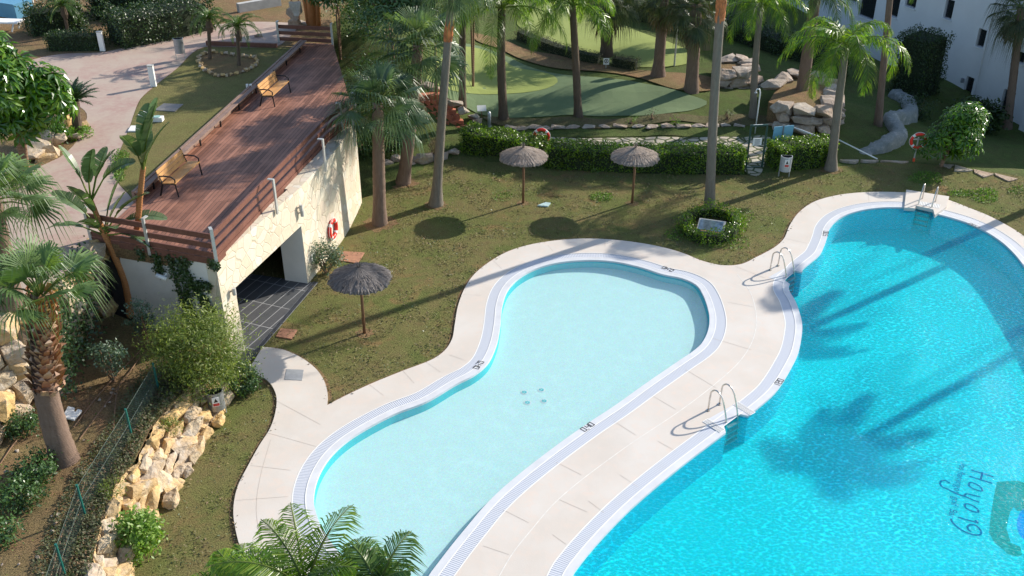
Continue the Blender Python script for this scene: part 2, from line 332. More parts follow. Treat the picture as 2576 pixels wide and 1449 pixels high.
M['hedge_core'] = plain('hedge_core_shade', (0.016, 0.026, 0.008), 0.95, 0, 0.3, 5)  # shade inside the hedges put into a near-black green
M['trunk'] = bark('palm_trunk', (0.19, 0.125, 0.09), (0.30, 0.21, 0.16))
M['trunk_grey'] = bark('palm_trunk_grey', (0.19, 0.16, 0.125), (0.30, 0.26, 0.21))
M['trunk_dark'] = bark('palm_trunk_dark', (0.12, 0.085, 0.06), (0.20, 0.145, 0.105))
M['boot'] = foliage('leaf_base', [(0.36, 0.16, 0.08), (0.46, 0.26, 0.15), (0.54, 0.36, 0.24), (0.26, 0.10, 0.05), (0.60, 0.42, 0.30)], 0.7, 0.1)
M['boot_gold'] = foliage('fresh_leaf_base', [(0.42, 0.27, 0.06), (0.46, 0.22, 0.08), (0.38, 0.15, 0.06)], 0.6, 0.15)
M['orange_bark'] = bark('orange_bark', (0.46, 0.18, 0.065), (0.58, 0.28, 0.12), 6)
M['branch'] = bark('branch_bark', (0.22, 0.13, 0.08), (0.32, 0.20, 0.13), 3)
# ------------------------------------------------------------------ mesh helpers
class MB:
    def __init__(s): s.v = []; s.f = []; s.mi = []; s.uv = None
    def add(s, vs, fs, mi=0):
        o = len(s.v); s.v.extend(tuple(p) for p in vs)
        for f in fs: s.f.append(tuple(i+o for i in f)); s.mi.append(mi)
    def box(s, c, size, ax=None, mi=0):
        """box centred at c; ax = 3 unit axes"""
        c = Vector(c); hx, hy, hz = (k/2 for k in size)
        X, Y, Z = ax or (Vector((1,0,0)), Vector((0,1,0)), Vector((0,0,1)))
        vs = [c + X*(hx*a) + Y*(hy*b) + Z*(hz*d) for d in (-1,1) for b in (-1,1) for a in (-1,1)]
        s.add(vs, [(0,2,3,1),(4,5,7,6),(0,1,5,4),(2,6,7,3),(0,4,6,2),(1,3,7,5)], mi)
    def beam(s, a, b, w, h, up=(0,0,1), mi=0):
        a, b = Vector(a), Vector(b); X = (b-a); L = X.length; X.normalize()
        Z = Vector(up); Y = Z.cross(X).normalized(); Z = X.cross(Y)
        s.box((a+b)/2, (L, w, h), (X, Y, Z), mi)
    def tube(s, pts, radii, n=8, cap=True, mi=0, jitter=0.0):
        pts = [Vector(p) for p in pts]; k = len(pts)
        if not isinstance(radii, (list, tuple)): radii = [radii]*k
        vs = []; ref = Vector((0.3, 0.9, 0.1)).normalized()
        for i, p in enumerate(pts):
            t = (pts[min(i+1, k-1)] - pts[max(i-1, 0)]).normalized()
            if abs(t.dot(ref)) > 0.95: ref = Vector((0.9, 0.1, 0.3)).normalized()
            a = t.cross(ref).normalized(); b = t.cross(a)
            for j in range(n):
                an = 2*math.pi*j/n; r = radii[i]*(1 + (rnd.random()-0.5)*jitter)
                vs.append(p + a*(r*math.cos(an)) + b*(r*math.sin(an)))
        fs = [(i*n+j, i*n+(j+1) % n, (i+1)*n+(j+1) % n, (i+1)*n+j) for i in range(k-1) for j in range(n)]
        if cap: fs += [tuple(range(n))[::-1], tuple((k-1)*n + j for j in range(n))]
        s.add(vs, fs, mi)
    def prism(s, poly, z0, z1, mi=0, side=None):
        """poly: xy list, triangulated with side walls"""
        tri = fill([poly])
        n = len(poly)
        s.add([(p[0], p[1], z1) for p in tri[0]], tri[1], mi)
        s.add([(p[0], p[1], z0) for p in tri[0]], [f[::-1] for f in tri[1]], mi)
        vs = [(p[0], p[1], z0) for p in poly] + [(p[0], p[1], z1) for p in poly]
        s.add(vs, [(i, (i+1) % n, n+(i+1) % n, n+i) for i in range(n)], mi if side is None else side)
    def mesh(s, name, mats, smooth=False, off=None):
        me = bpy.data.meshes.new(name)
        vs = s.v if off is None else [(p[0]-off[0], p[1]-off[1], p[2]-off[2]) for p in s.v]
        me.from_pydata(vs, [], s.f)
        for m in mats: me.materials.append(m)
        if len(mats) > 1: me.polygons.foreach_set('material_index', s.mi)
        if smooth: me.polygons.foreach_set('use_smooth', [True]*len(me.polygons))
        me.update()
        return me
    def obj(s, name, mats, parent=None, smooth=False, fix=False):
        if not isinstance(mats, (list, tuple)): mats = [mats]
        off = None
        if parent is not None:
            off = parent.matrix_world.translation if parent.parent is None else None
            off = WL(parent)
        me = s.mesh(name, mats, smooth, off)
        if fix:
            b = bmesh.new(); b.from_mesh(me); bmesh.ops.recalc_face_normals(b, faces=b.faces); b.to_mesh(me); b.free()
        o = bpy.data.objects.new(name, me); COL.objects.link(o)
        if parent is not None: o.parent = parent
        return o
def WL(o):
    p = Vector((0, 0, 0))
    while o is not None: p = p + o.location; o = o.parent
    return p
def tag(o, label, cat, group=None):
    o['label'] = label; o['category'] = cat
    if group: o['group'] = group
    return o
def struct(o, kind='structure'):
    o['kind'] = kind; return o
def thing(name, label, cat, loc, group=None):
    o = bpy.data.objects.new(name, None); COL.objects.link(o); o.location = Vector(loc); o.empty_display_size = 0.2
    return tag(o, label, cat, group)
def copy_tree(o, loc, label=None, rz=0.0, scale=None):
    c = o.copy(); COL.objects.link(c); c.location = Vector(loc); c.rotation_euler = (0, 0, rz)
    if label: c['label'] = label
    if scale: c.scale = (scale,)*3
    for ch in o.children:
        d = ch.copy(); COL.objects.link(d); d.parent = c
        for gch in ch.children:
            e = gch.copy(); COL.objects.link(e); e.parent = d
    return c
def inside(p, poly):
    x, y = p[0], p[1]; r = False; n = len(poly); j = n-1
    for i in range(n):
        xi, yi = poly[i][0], poly[i][1]; xj, yj = poly[j][0], poly[j][1]
        if (yi > y) != (yj > y) and x < (xj-xi)*(y-yi)/(yj-yi)+xi: r = not r
        j = i
    return r
def fill(polys, extra=None):
    """triangulate polys[0] minus polys[1:]"""
    vs = []; es = []
    for pl in polys:
        o = len(vs); n = len(pl)
        vs += [Vector((p[0], p[1])) for p in pl]; es += [(o+i, o+(i+1) % n) for i in range(n)]
    for p in (extra or []): vs.append(Vector((p[0], p[1])))
    r = delaunay_2d_cdt(vs, es, [], 0, 1e-5)
    ov, of = r[0], r[2]; keep = []
    for f in of:
        c = ((ov[f[0]].x+ov[f[1]].x+ov[f[2]].x)/3, (ov[f[0]].y+ov[f[1]].y+ov[f[2]].y)/3)
        if inside(c, polys[0]) and not any(inside(c, q) for q in polys[1:]):
            a, b, d = (ov[i] for i in f)
            keep.append(tuple(f) if (b-a).cross(d-a) > 0 else tuple(f)[::-1])
    return ov, keep
def sheet(name, polys, z, mat, extra=None, hf=None):
    ov, fs = fill(polys, extra); mb = MB()
    mb.add([(p.x, p.y, (hf(p.x, p.y) if hf else 0) + z) for p in ov], fs)
    return mb.obj(name, mat)
def grid_in(poly, step):
    xs = [p[0] for p in poly]; ys = [p[1] for p in poly]; out = []
    x = min(xs)
    while x < max(xs):
        y = min(ys)
        while y < max(ys):
            if inside((x, y), poly): out.append((x + rnd.uniform(-.1, .1)*step, y + rnd.uniform(-.1, .1)*step))
            y += step
        x += step
    return out
def smooth_loop(pts, closed=True, step=0.14):
    """Catmull-Rom through points, resampled"""
    n = len(pts); out = []
    rng = range(n if closed else n-1)
    for i in rng:
        p0, p1, p2, p3 = (Vector(pts[(i+k) % n][:2]) if closed else Vector(pts[min(max(i+k, 0), n-1)][:2]) for k in (-1, 0, 1, 2))
        L = (p2-p1).length; m = max(1, int(L/step))
        a0 = 0.0; t1 = max(1e-4, (p1-p0).length**.5); t2 = max(1e-4, (p2-p1).length**.5); t3 = max(1e-4, (p3-p2).length**.5)
        m1 = ((p1-p0)/t1 - (p2-p0)/(t1+t2) + (p2-p1)/t2)*t2 if (p1-p0).length > 1e-6 else (p2-p1)
        m2 = ((p2-p1)/t2 - (p3-p1)/(t2+t3) + (p3-p2)/t3)*t2 if (p3-p2).length > 1e-6 else (p2-p1)
        for k in range(m):
            t = k/m; h = t*t*(3-2*t)
            out.append(p1*(2*t**3-3*t*t+1) + m1*(t**3-2*t*t+t) + p2*(3*t*t-2*t**3) + m2*(t**3-t*t))
    if not closed: out.append(Vector(pts[-1][:2]))
    return out
def area(pl):
    return 0.5*sum(pl[i-1][0]*pl[i][1]-pl[i][0]*pl[i-1][1] for i in range(len(pl)))
def offset(pl, d):
    n = len(pl); s = 1 if area(pl) > 0 else -1; out = []
    for i in range(n):
        t = (pl[(i+2) % n]-pl[i-2]).normalized()
        out.append(pl[i] + Vector((t.y, -t.x))*(d*s))
    return out
def px(pts, z=0.0): return [P(u, v, z).xy for u, v in pts]
# ================================================================== SETTING
DK = 0.06; WZ = 0.0; T = 3.5
# ---- pool outlines (photo points on the ground)
shallow = [(1147,966),(1192,943),(1226,914),(1249,866),(1259,816),(1264,766),(1279,726),(1309,696),(1352,674),(1405,660),(1475,654),(1542,657),(1609,671),(1669,690),(1717,700),(1751,716),(1768,740),(1781,776),(1785,803),(1780,835),(1763,866),(1737,888),(1717,901),(1670,933),(1622,966),(1545,1021),(1475,1067),(1392,1126),(1309,1190),(1252,1239),(1212,1280),(1176,1323),(1135,1373),(1102,1416),(1078,1449),(1055,1500),(1050,1560),(1000,1590),(950,1550),(905,1485),(880,1430),(857,1396),(835,1366),(810,1329),(797,1296),(790,1266),(791,1233),(803,1193),(827,1153),(859,1120),(902,1089),(992,1041),(1072,1010)]
main = [(1439,1449),(1470,1405),(1512,1356),(1579,1287),(1642,1231),(1717,1170),(1780,1122),(1831,1084),(1881,1046),(1944,993),(1967,964),(1990,925),(2007,890),(2016,850),(2018,816),(2011,785),(2001,757),(1985,728),(1990,707),(2006,693),(2022,674),(2040,659),(2061,641),(2074,616),(2081,596),(2087,575),(2106,553),(2137,537),(2184,525.5),(2237,521),(2301,524),(2351,536),(2425,557),(2471,577),(2517,606),(2549,635),(2576,668),(2640,760),(2740,950),(2820,1200),(2800,1450),(2600,1700),(2300,1800),(1900,1800),(1600,1720),(1440,1580),(1425,1500)]
outer = [(661,872),(707,878),(750,895),(790,923),(813,953),(824,989),(823,1019),(859,1000),(929,967),(1012,933),(1089,903),(1119,881),(1137,853),(1144,816),(1152,770),(1169,725),(1192,691),(1232,658),(1279,632),(1339,614),(1425,602),(1492,600),(1575,606),(1659,620),(1717,636),(1767,656),(1817,667),(1861,665),(1904,646),(1951,620),(1972,600),(1987,566),(2011,533),(2051,506),(2111,490),(2184,483),(2277,484),(2340,490),(2387,503),(2434,521),(2484,541),(2527,563),(2576,594),(2680,690),(2800,860),(2930,1150),(2950,1500),(2700,1850),(2300,1950),(1800,1950),(1300,1900),(900,1700),(700,1540),(645,1449),(612,1396),(594,1339),(587,1283),(597,1226),(623,1173),(653,1119),(680,1076),(694,1030),(695,995),(682,967),(665,951),(642,940),(628,925)]
C1 = smooth_loop(px(shallow, DK)); C2s = smooth_loop(px(main, DK))
RIM, GUT = 0.20, 0.32
B1, A1 = offset(C1, RIM), offset(C1, RIM+GUT)
B2, A2 = offset(C2s, RIM), offset(C2s, RIM+GUT)
cusp = 6
oc = px(outer, DK)
lobe = smooth_loop(oc[0:7], False); rest = smooth_loop(oc[6:] , False)
OUT = lobe[:-1] + rest
# ladder niches cut into the main pool's edge
niches = [[(1826,1088),(1819,1063),(1832,1052),(1858,1041),(1882,1046)],
          [(1987,714),(1968,700),(2002,681),(2018,684)],
          [(2303,525),(2304,517),(2348,527),(2350,536)]]
NI = [px(n, DK) for n in niches]
C2 = list(C2s)
for nl in NI:
    ia = min(range(len(C2)), key=lambda i: (C2[i]-nl[0]).length); ib = min(range(len(C2)), key=lambda i: (C2[i]-nl[-1]).length)
    if ia > ib: ia, ib, nl = ib, ia, nl[::-1]
    C2 = C2[:ia] + list(nl) + C2[ib+1:]
niche_zone = [[p + (p - sum(nl, Vector((0,0)))/len(nl))*0.12 for p in nl] for nl in NI]
def in_niche(p): return any(inside(p, z) for z in niche_zone)
# deck slab + white rim
mb = MB()
ov, fs = fill([OUT, A1, A2]); mb.add([(p.x, p.y, DK) for p in ov], fs)
n = len(OUT); mb.add([(p.x, p.y, DK-0.2) for p in OUT]+[(p.x, p.y, DK) for p in OUT], [(i, (i+1) % n, n+(i+1) % n, n+i) for i in range(n)])
def strip(mb, pts, z, w, mi=0):
    pts = [Vector(p[:2]) for p in pts]; vs = []
    for i, p in enumerate(pts):
        t = (pts[min(i+1, len(pts)-1)]-pts[max(i-1, 0)]).normalized(); nn = Vector((-t.y, t.x))*w/2
        vs += [(*(p-nn), z), (*(p+nn), z)]
    mb.add(vs, [(2*i, 2*i+2, 2*i+3, 2*i+1) for i in range(len(pts)-1)], mi)
for a, b in [((1014,933),(1042,964)),((1072,911),(1108,936)),((1131,893),(1171,907)),((1166,741),(1210,743)),((1378,617),(1391,632)),((1522,602),(1522,622)),((673,1089),(795,1123)),((630,1171),(731,1183)),((593,1259),(725,1249)),((695,1008),(806,1068)),((1400,1163),(1463,1195)),((1407,1257),(1477,1288)),((1267,1283),(1330,1315)),((1215,1373),(1280,1395)),((1545,1060),(1600,1095)),((1640,995),(1700,1030)),((1725,930),(1800,975)),((1790,850),(1890,880)),((1830,760),(1895,772)),((1850,670),(1925,700)),((1240,655),(1262,676)),((930,968),(965,995)),((2050,508),(2068,528)),((1975,600),(2030,612)),((2184,484),(2186,508)),((2480,541),(2462,562)),((1655,1110),(1700,1135)),((1560,1195),(1605,1225)),((1480,1260),(1520,1290)),((1390,1345),(1425,1370))]:
    strip(mb, px([a, b], DK), DK+0.003, 0.010, 1)
strip(mb, smooth_loop(px([(681,1106),(668,1150),(655,1199),(645,1270),(650,1330),(668,1400)], DK), False), DK+0.003, 0.010, 1)
strip(mb, smooth_loop(px([(1855,690),(1885,730),(1899,770),(1903,815),(1891,862),(1860,910),(1800,965),(1717,1029),(1560,1135),(1405,1256),(1335,1335),(1289,1393),(1250,1460)], DK), False), DK+0.003, 0.022, 2)
sb = MB(); strip(sb, offset(OUT, 0.03)[2:-2], 0.006, 0.16); struct(sb.obj('soil_edge', M['soil']))
deck = struct(mb.obj('pool_deck', [M['slab'], M['joint'], M['joint_light']]))
mb = MB()
ov, fs = fill([B1, C1]); mb.add([(p.x, p.y, DK) for p in ov], fs)
ov, fs = fill([B2, C2] if True else []); fs = [f for f in fs]
mb.add([(p.x, p.y, DK) for p in ov], fs)
struct(mb.obj('pool_rim', M['rim']))
# gutter grating with UVs running along it
def gutter(A, B, name):
    n = len(A); vs = []; uv = []; fs = []; s = 0
    for i in range(n+1):
        a, b = A[i % n], B[i % n]
        if i: s += ((A[i % n]+B[i % n])/2-(A[i-1]+B[i-1])/2).length
        vs += [(a.x, a.y, DK-0.006), (b.x, b.y, DK-0.006)]; uv += [(s, 0), (s, 1)]
    for i in range(n):
        q = (A[i]+B[i]+A[(i+1) % n]+B[(i+1) % n])/4
        if not in_niche(q): fs.append((2*i, 2*i+1, 2*i+3, 2*i+2) if area(A) < 0 else (2*i, 2*i+2, 2*i+3, 2*i+1))
    me = bpy.data.meshes.new(name); me.from_pydata(vs, [], fs); me.materials.append(M['grate'])
    ul = me.uv_layers.new()
    for l in me.loops: ul.data[l.index].uv = uv[l.vertex_index]
    o = bpy.data.objects.new(name, me); COL.objects.link(o); return struct(o)
gutter(A1, B1, 'pool_gutter'); gutter(A2, B2, 'pool_gutter')
mb = MB()      # pale inner and outer beads of the gutters
for lp in (A1, B1, A2, B2):
    strip(mb, lp + lp[:1], DK+0.004, 0.028)
struct(mb.obj('gutter_edging', M['white']))
# pool shells and water
def shell(C, depth, zf, name, wallm, floorm):
    mb = MB(); n = len(C); s = 1 if area(C) < 0 else -1
    zs = [DK, -0.01, depth]
    for k in range(2):
        vs = [(p.x, p.y, zs[k]) for p in C] + [(p.x, p.y, zs[k+1]) for p in C]
        mb.add(vs, [(i, (i+1) % n, n+(i+1) % n, n+i)[::s] for i in range(n)], k)
    ov, fs = fill([C]); mb.add([(p.x, p.y, depth) for p in ov], fs, 2)
    return struct(mb.obj(name, [M['rim'], wallm, floorm]))
DF, SF = -0.9, -0.25
shell(C1, SF, 0, 'shallow_pool_floor', M['tile_shallow_wall'], M['tile_shallow'])
shell(C2, DF, 0, 'main_pool_floor', M['tile_deep_wall'], M['tile_deep'])
def water(C, name, mat):
    ov, fs = fill([C]); mb = MB(); mb.add([(p.x, p.y, WZ) for p in ov], fs)
    return struct(mb.obj(name, mat))
water(C1, 'shallow_water', M['water_calm']); water(C2, 'main_water', M['water'])
# ---- markings
def text_mesh(body, size, o3, X, Y, name, mat, parent, extrude=0.0, align='CENTER'):
    """lettering lying in the plane X (reading direction) / Y (up of letters), centred at o3"""
    cu = bpy.data.curves.new(name, 'FONT'); cu.body = body; cu.size = size; cu.align_x = align; cu.align_y = 'CENTER'; cu.extrude = extrude
    tmp = bpy.data.objects.new('tmp', cu); COL.objects.link(tmp)
    bpy.context.view_layer.update()
    me = bpy.data.meshes.new_from_object(tmp); bpy.data.objects.remove(tmp); bpy.data.curves.remove(cu)
    Z = X.cross(Y)
    mat4 = Matrix((X, Y, Z)).transposed().to_4x4(); mat4.translation = Vector(o3) - (WL(parent) if parent else Vector())
    me.transform(mat4); me.materials.clear(); me.materials.append(mat); me.name = name
    o = bpy.data.objects.new(name, me); COL.objects.link(o)
    if parent: o.parent = parent
    return o
def seg_text(body, c, X, Y, h, name, mat, parent, z):
    """seven-segment style depth figures made of small bars, lying flat"""
    segs = {'0': 'abcdef', '1': 'bc', '2': 'abged', '4': 'fgbc', '6': 'afgedc', '5': 'afgcd', ',': '.'}
    w = h*0.55; gap = h*0.24; t = h*0.15; mb = MB(); x = 0
    total = sum((w+gap) if ch != ',' else gap for ch in body)
    x = -total/2
    def bar(x0, y0, x1, y1):
        if abs(x1-x0) > abs(y1-y0): q = [(x0-t/2, y0-t/2), (x1+t/2, y0-t/2), (x1+t/2, y0+t/2), (x0-t/2, y0+t/2)]
        else: q = [(x0-t/2, y0), (x0+t/2, y0), (x0+t/2, y1), (x0-t/2, y1)]
        mb.add([Vector((c[0], c[1], z)) + X*a + Y*b for a, b in q], [(0,1,2,3)])
    for ch in body:
        if ch == ',':
            bar(x+t*.2, -h/2-t*0.4, x+t*1.2, -h/2-t*.4); x += gap; continue
        D = {'a': (x, h/2, x+w, h/2), 'g': (x, 0, x+w, 0), 'd': (x, -h/2, x+w, -h/2), 'f': (x, 0, x, h/2), 'b': (x+w, 0, x+w, h/2), 'e': (x, -h/2, x, 0), 'c': (x+w, -h/2, x+w, 0)}
        for k in segs[ch]: bar(*D[k])
        x += w+gap
    return mb.obj(name, mat, parent)
def edge_text(body, at, toward, up, h=0.17):
    """depth figures on the rim: reading from 'at' towards 'toward' with letter tops towards 'up'"""
    a, b, u = P(*at, DK), P(*toward, DK), P(*up, DK)
    X = (b-a).normalized(); Y = Vector((-X.y, X.x, 0)); 
    if Y.dot(u-a) < 0: Y = -Y; 
    return struct(seg_text(body, a, X, Y, h, 'depth_marking', M['ink'], None, DK+0.004))
edge_text('0,40', (1203,919), (1195,929), (1210,924))
edge_text('0,40', (1679,676), (1666,671), (1678,682))
edge_text('0,40', (1479,1073), (1492,1064), (1476,1069))
edge_text('1,60', (1959,962), (1966,953), (1962,966))
edge_text('2,00', (2077.5,587), (2079,578), (2081,588))
edge_text('2,00', (2449,567), (2438,562), (2449,572))
# club emblem laid in mosaic on the floor of the main pool
ez = DF + 0.006
H0, H1 = P(2497,1212,ez), P(2441,1345,ez)
mbk = MB()
def floor_poly(pts, mat, name, z=ez):
    return struct(sheet(name, [px(pts, z)], z, mat))
floor_poly([(2508,1212),(2560,1209),(2600,1222),(2606,1262),(2590,1284),(2560,1286),(2550,1275),(2540,1290),(2532,1330),(2543,1365),(2566,1375),(2572,1395),(2560,1401),(2535,1393),(2500,1362),(2488,1340),(2492,1300),(2500,1250)], M['logo_green'], 'emblem_green')
floor_poly([(2556+38+36*math.cos(a*.2618), 1318+46*math.sin(a*.2618)) for a in range(24)], M['logo_blue'], 'emblem_blue')
def pen(name, strokes, w, mat, z):
    mb = MB()
    for s in strokes:
        pts = smooth_loop(px(s, z), False, 0.06) if len(s) > 2 else [Vector(q) for q in px(s, z)]
        strip(mb, pts, z, w)
    return struct(mb.obj(name, mat))
def Z3(pts): return [(2309.3+k*0.46276/1.0, 1141+j*0.4628) for k, j in pts]   # from the enlarged view (450 % crop)
def L8(pts): return [(2307.7+a*0.1851, 1140.4+b*0.1851) for a, b in pts]
pen('emblem_lettering', [L8(s) for s in [
    [(730,225),(1035,320)], [(705,310),(1020,408)], [(885,255),(860,372)],
    [(700,410),(720,395),(800,420),(870,470),(885,510),(850,512),(760,480),(700,440),(700,410)],
    [(860,592),(760,570),(660,550),(640,570),(700,610),(845,665)], [(660,590),(520,545),(420,490),(330,450),(310,410),(330,372),(380,368),(430,395),(440,405)],
    [(640,690),(680,685),(770,720),(830,780),(830,800),(790,798),(700,770),(650,730),(640,690)],
    [(555,868),(830,948)], [(830,948),(785,905)],
    [(730,1065),(690,1035),(680,1000),(720,970),(800,985),(855,1040),(865,1095),(800,1112),(690,1085),(560,1015),(480,940),(455,890)]]], 0.055, M['blue_ink'], ez+0.002)
a, b = P(*L8([(615,170)])[0], ez), P(*L8([(470,850)])[0], ez)
X = (b-a).normalized(); Y = Vector((-X.y, X.x, 0))
struct(text_mesh('los flamingos  golf  Bar', 0.26, (a+b)/2 + Vector((0,0,0.003)), X, Y, 'emblem_small_lettering', M['blue_ink'], None))
# floor inlets of the shallow pool
for u, v in ((1319,987),(1362,981),(1327,1013),(1369,1009)):
    c = P(u, v, SF); mb = MB()
    for r0, r1, mi in ((0.0, 0.085, 0), (0.085, 0.11, 1)):
        vs = []; 
        for k in range(16):
            an = k*math.pi/8; vs += [(c.x+r0*math.cos(an), c.y+r0*math.sin(an), SF+0.008), (c.x+r1*math.cos(an), c.y+r1*math.sin(an), SF+0.006)]
        mb.add(vs, [(2*k, 2*k+1, (2*k+3) % 32, (2*k+2) % 32) for k in range(16)], mi)
    for k in range(8):
        an = k*math.pi/4; mb.box((c.x+0.05*math.cos(an), c.y+0.05*math.sin(an), SF+0.012), (0.05, 0.016, 0.006), (Vector((math.cos(an), math.sin(an), 0)), Vector((-math.sin(an), math.cos(an), 0)), Vector((0,0,1))), 2)
    tag(mb.obj('floor_inlet', [M['tile_shallow'], M['rim'], M['tile_shallow_wall']]), 'round slotted water inlet in the pale floor of the shallow pool', 'inlet', 'inlets in the shallow pool floor')
# ---- terrain behind and beside the lawn
CP = []
for u, v, z in [(1080,400,0),(1160,395,0),(1370,430,0),(1600,440,0),(1870,440,0),(2090,425,0),(2230,408,0),(2300,412,0),(2400,420,-.05),(2576,447,-.1),(2640,470,-.2),
    (1370,355,0),(1600,352,0),(1870,350,0),(1750,352,0),(1270,328,.1),(1500,322,.1),(1800,318,.1),(1950,335,.05),(1250,300,.5),(1450,293,.5),(1700,290,.5),(1850,285,.35),
    (1200,200,.8),(1500,200,.8),(1700,215,.75),(1400,110,.9),(1600,110,.9),(1300,50,1.0),(1600,0,1.0),(1300,-60,1.2),(1700,-60,.8),(1800,150,.5),(1780,230,.6),
    (1150,335,.1),(1078,240,1.5),(1040,200,2.0),(1000,100,2.9),(960,60,3.3),(930,0,3.5),(900,-60,3.5),(930,300,.7),(960,380,.15),(1060,330,.5),(930,420,0),(900,520,0),
    (1900,300,.2),(1980,300,.35),(2050,240,.7),(2060,330,.1),(1950,170,.1),(2120,300,-.3),(2150,380,-.2),(2200,250,-.9),(2300,250,-1.7),(2400,330,-2.2),(2500,330,-2.5),(2576,340,-2.5),(2234,153,-2.3),(2150,60,-2.0),(2060,60,-1.2),(1950,40,-1.0),(1850,0,-.5),
    (2576,410,-2.0),(2680,420,-2.2),(2450,415,-1.6),(2380,405,-1.2),(2200,385,-.5),(2700,300,-2.5),(2350,100,-2.5),(2200,-40,-2.2)]:
    p = P(u, v, z); CP.append((p.x, p.y, z))
CPa = np.array(CP)
def HT(x, y):
    d2 = (CPa[:,0]-x)**2 + (CPa[:,1]-y)**2 + 1.0
    w = 1/d2**1.6
    return float((w*CPa[:,2]).sum()/w.sum())
def GP(u, v):
    """photo point dropped on the terrain"""
    z = 0.0
    for _ in range(30):
        p = P(u, v, z); z = 0.5*z + 0.5*HT(p.x, p.y)
    return P(u, v, z)
back_edge = px([(1075,440),(1160,420),(1370,460),(1600,470),(1870,470),(2090,455),(2230,440),(2300,440),(2400,448),(2576,470),(2700,510)])
# the terrain sheet
xs = np.arange(-14, 75, 0.55); ys = np.arange(30, 150, 0.6)
mb = MB(); idx = {}
tpoly = [Vector((-14, 150)), Vector((-14, 62))] + [P(700,60,T).xy, P(800,100,T).xy, P(835,297,T).xy] + px([(870,470),(880,540),(1000,500)]) + back_edge + [Vector((75, 36)), Vector((75, 150))]
def edge_drop(x, y):
    return -0.05 if inside((x, y), lawn_zone) else HT(x, y) - 0.012
lawn_zone = [Vector((-40, 2)), Vector((40, 2)), Vector((40, 37))] + px([(2640,463)]) + px([(2576,443),(2400,416),(2300,409),(2230,406),(2090,418),(1870,436),(1600,432),(1370,420),(1160,386),(1075,408),(1000,466),(905,496),(860,556)]) + [Vector((-40, 33))]
vid = {}
for j, y in enumerate(ys):
    for i, x in enumerate(xs):
        vid[i, j] = len(mb.v); mb.v.append((x, y, edge_drop(x, y)))
for j in range(len(ys)-1):
    for i in range(len(xs)-1):
        c = ((xs[i]+xs[i+1])/2, (ys[j]+ys[j+1])/2)
        if inside(c, tpoly) or c[1] > 100: mb.f.append((vid[i,j], vid[i+1,j], vid[i+1,j+1], vid[i,j+1])); mb.mi.append(0)
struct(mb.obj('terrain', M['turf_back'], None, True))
# ---- the lawn: one flat sheet with the pool deck cut out, out to the far sides
lawn_poly = [Vector((-40, 2)), Vector((40, 2)), Vector((40, 37))] + px([(2640,463)]) + px([(2576,445),(2400,418),(2300,411),(2230,408),(2090,420),(1870,440),(1600,436),(1370,424),(1160,390),(1075,412),(1000,470),(905,500),(860,560)]) + [Vector((-7, 33)), Vector((-16, 33)), Vector((-40, 33))]
hole = offset(OUT, -0.08)
struct(sheet('lawn', [lawn_poly, hole], 0.0, M['lawn']))
mb = MB(); mb.add([(-300,-100,-3.2),(300,-100,-3.2),(300,400,-3.2),(-300,400,-3.2)], [(0,1,2,3)]); struct(mb.obj('ground', M['turf_back']))
# golf greens
def drape(name, pts, mat, off, step=0.6, z=0.8):
    pl = smooth_loop([GP(u, v).xy for u, v in pts]); pl = pl if area(pl) > 0 else pl[::-1]
    pl2 = pl[::3]
    return struct(sheet(name, [pl2], off, mat, grid_in(pl2, step), HT))
drape('golf_green', [(1072,205),(1095,170),(1120,130),(1170,110),(1210,118),(1270,140),(1330,168),(1400,186),(1500,195),(1590,205),(1660,218),(1730,238),(1780,258),(1740,278),(1660,288),(1560,292),(1450,290),(1330,296),(1260,296),(1200,286),(1160,262),(1110,240)], M['green_mid'], 0.02)
drape('golf_green_target', [(1075,200),(1110,150),(1165,118),(1215,126),(1262,150),(1300,172),(1350,180),(1390,190),(1403,208),(1380,222),(1330,233),(1260,238),(1180,236),(1115,222)], M['green_lit'], 0.035)
drape('far_golf_green', [(1300,60),(1330,30),(1370,10),(1450,0),(1500,28),(1560,58),(1650,95),(1735,130),(1730,160),(1640,170),(1560,165),(1470,140),(1400,118),(1345,92)], M['green_lit'], 0.02)
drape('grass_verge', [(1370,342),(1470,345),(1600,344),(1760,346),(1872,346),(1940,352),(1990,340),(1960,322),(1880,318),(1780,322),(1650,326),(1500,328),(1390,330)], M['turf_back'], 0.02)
# crazy-paved path behind the hedge and through the gate
drape('stone_path', [(1372,347),(1470,349),(1600,347),(1700,346),(1800,345),(1872,346),(1925,342),(1945,352),(1940,368),(1926,380),(1924,400),(1920,425),(1905,445),(1880,440),(1872,428),(1880,400),(1882,378),(1860,372),(1760,368),(1650,366),(1550,366),(1450,368),(1385,368)], M['flag'], 0.025, 0.5)
# soil beds around the greens
drape('soil_bed', [(1190,84),(1260,100),(1330,128),(1400,140),(1480,158),(1560,172),(1660,182),(1760,190),(1800,200),(1800,226),(1740,232),(1690,224),(1600,196),(1480,180),(1390,172),(1310,150),(1250,122),(1200,105)], M['soil'], 0.05)
drape('soil_bed', [(1215,296),(1300,299),(1450,295),(1600,296),(1750,292),(1890,290),(1960,296),(1930,318),(1800,314),(1600,320),(1450,322),(1300,322),(1240,312)], M['cover'], 0.035)
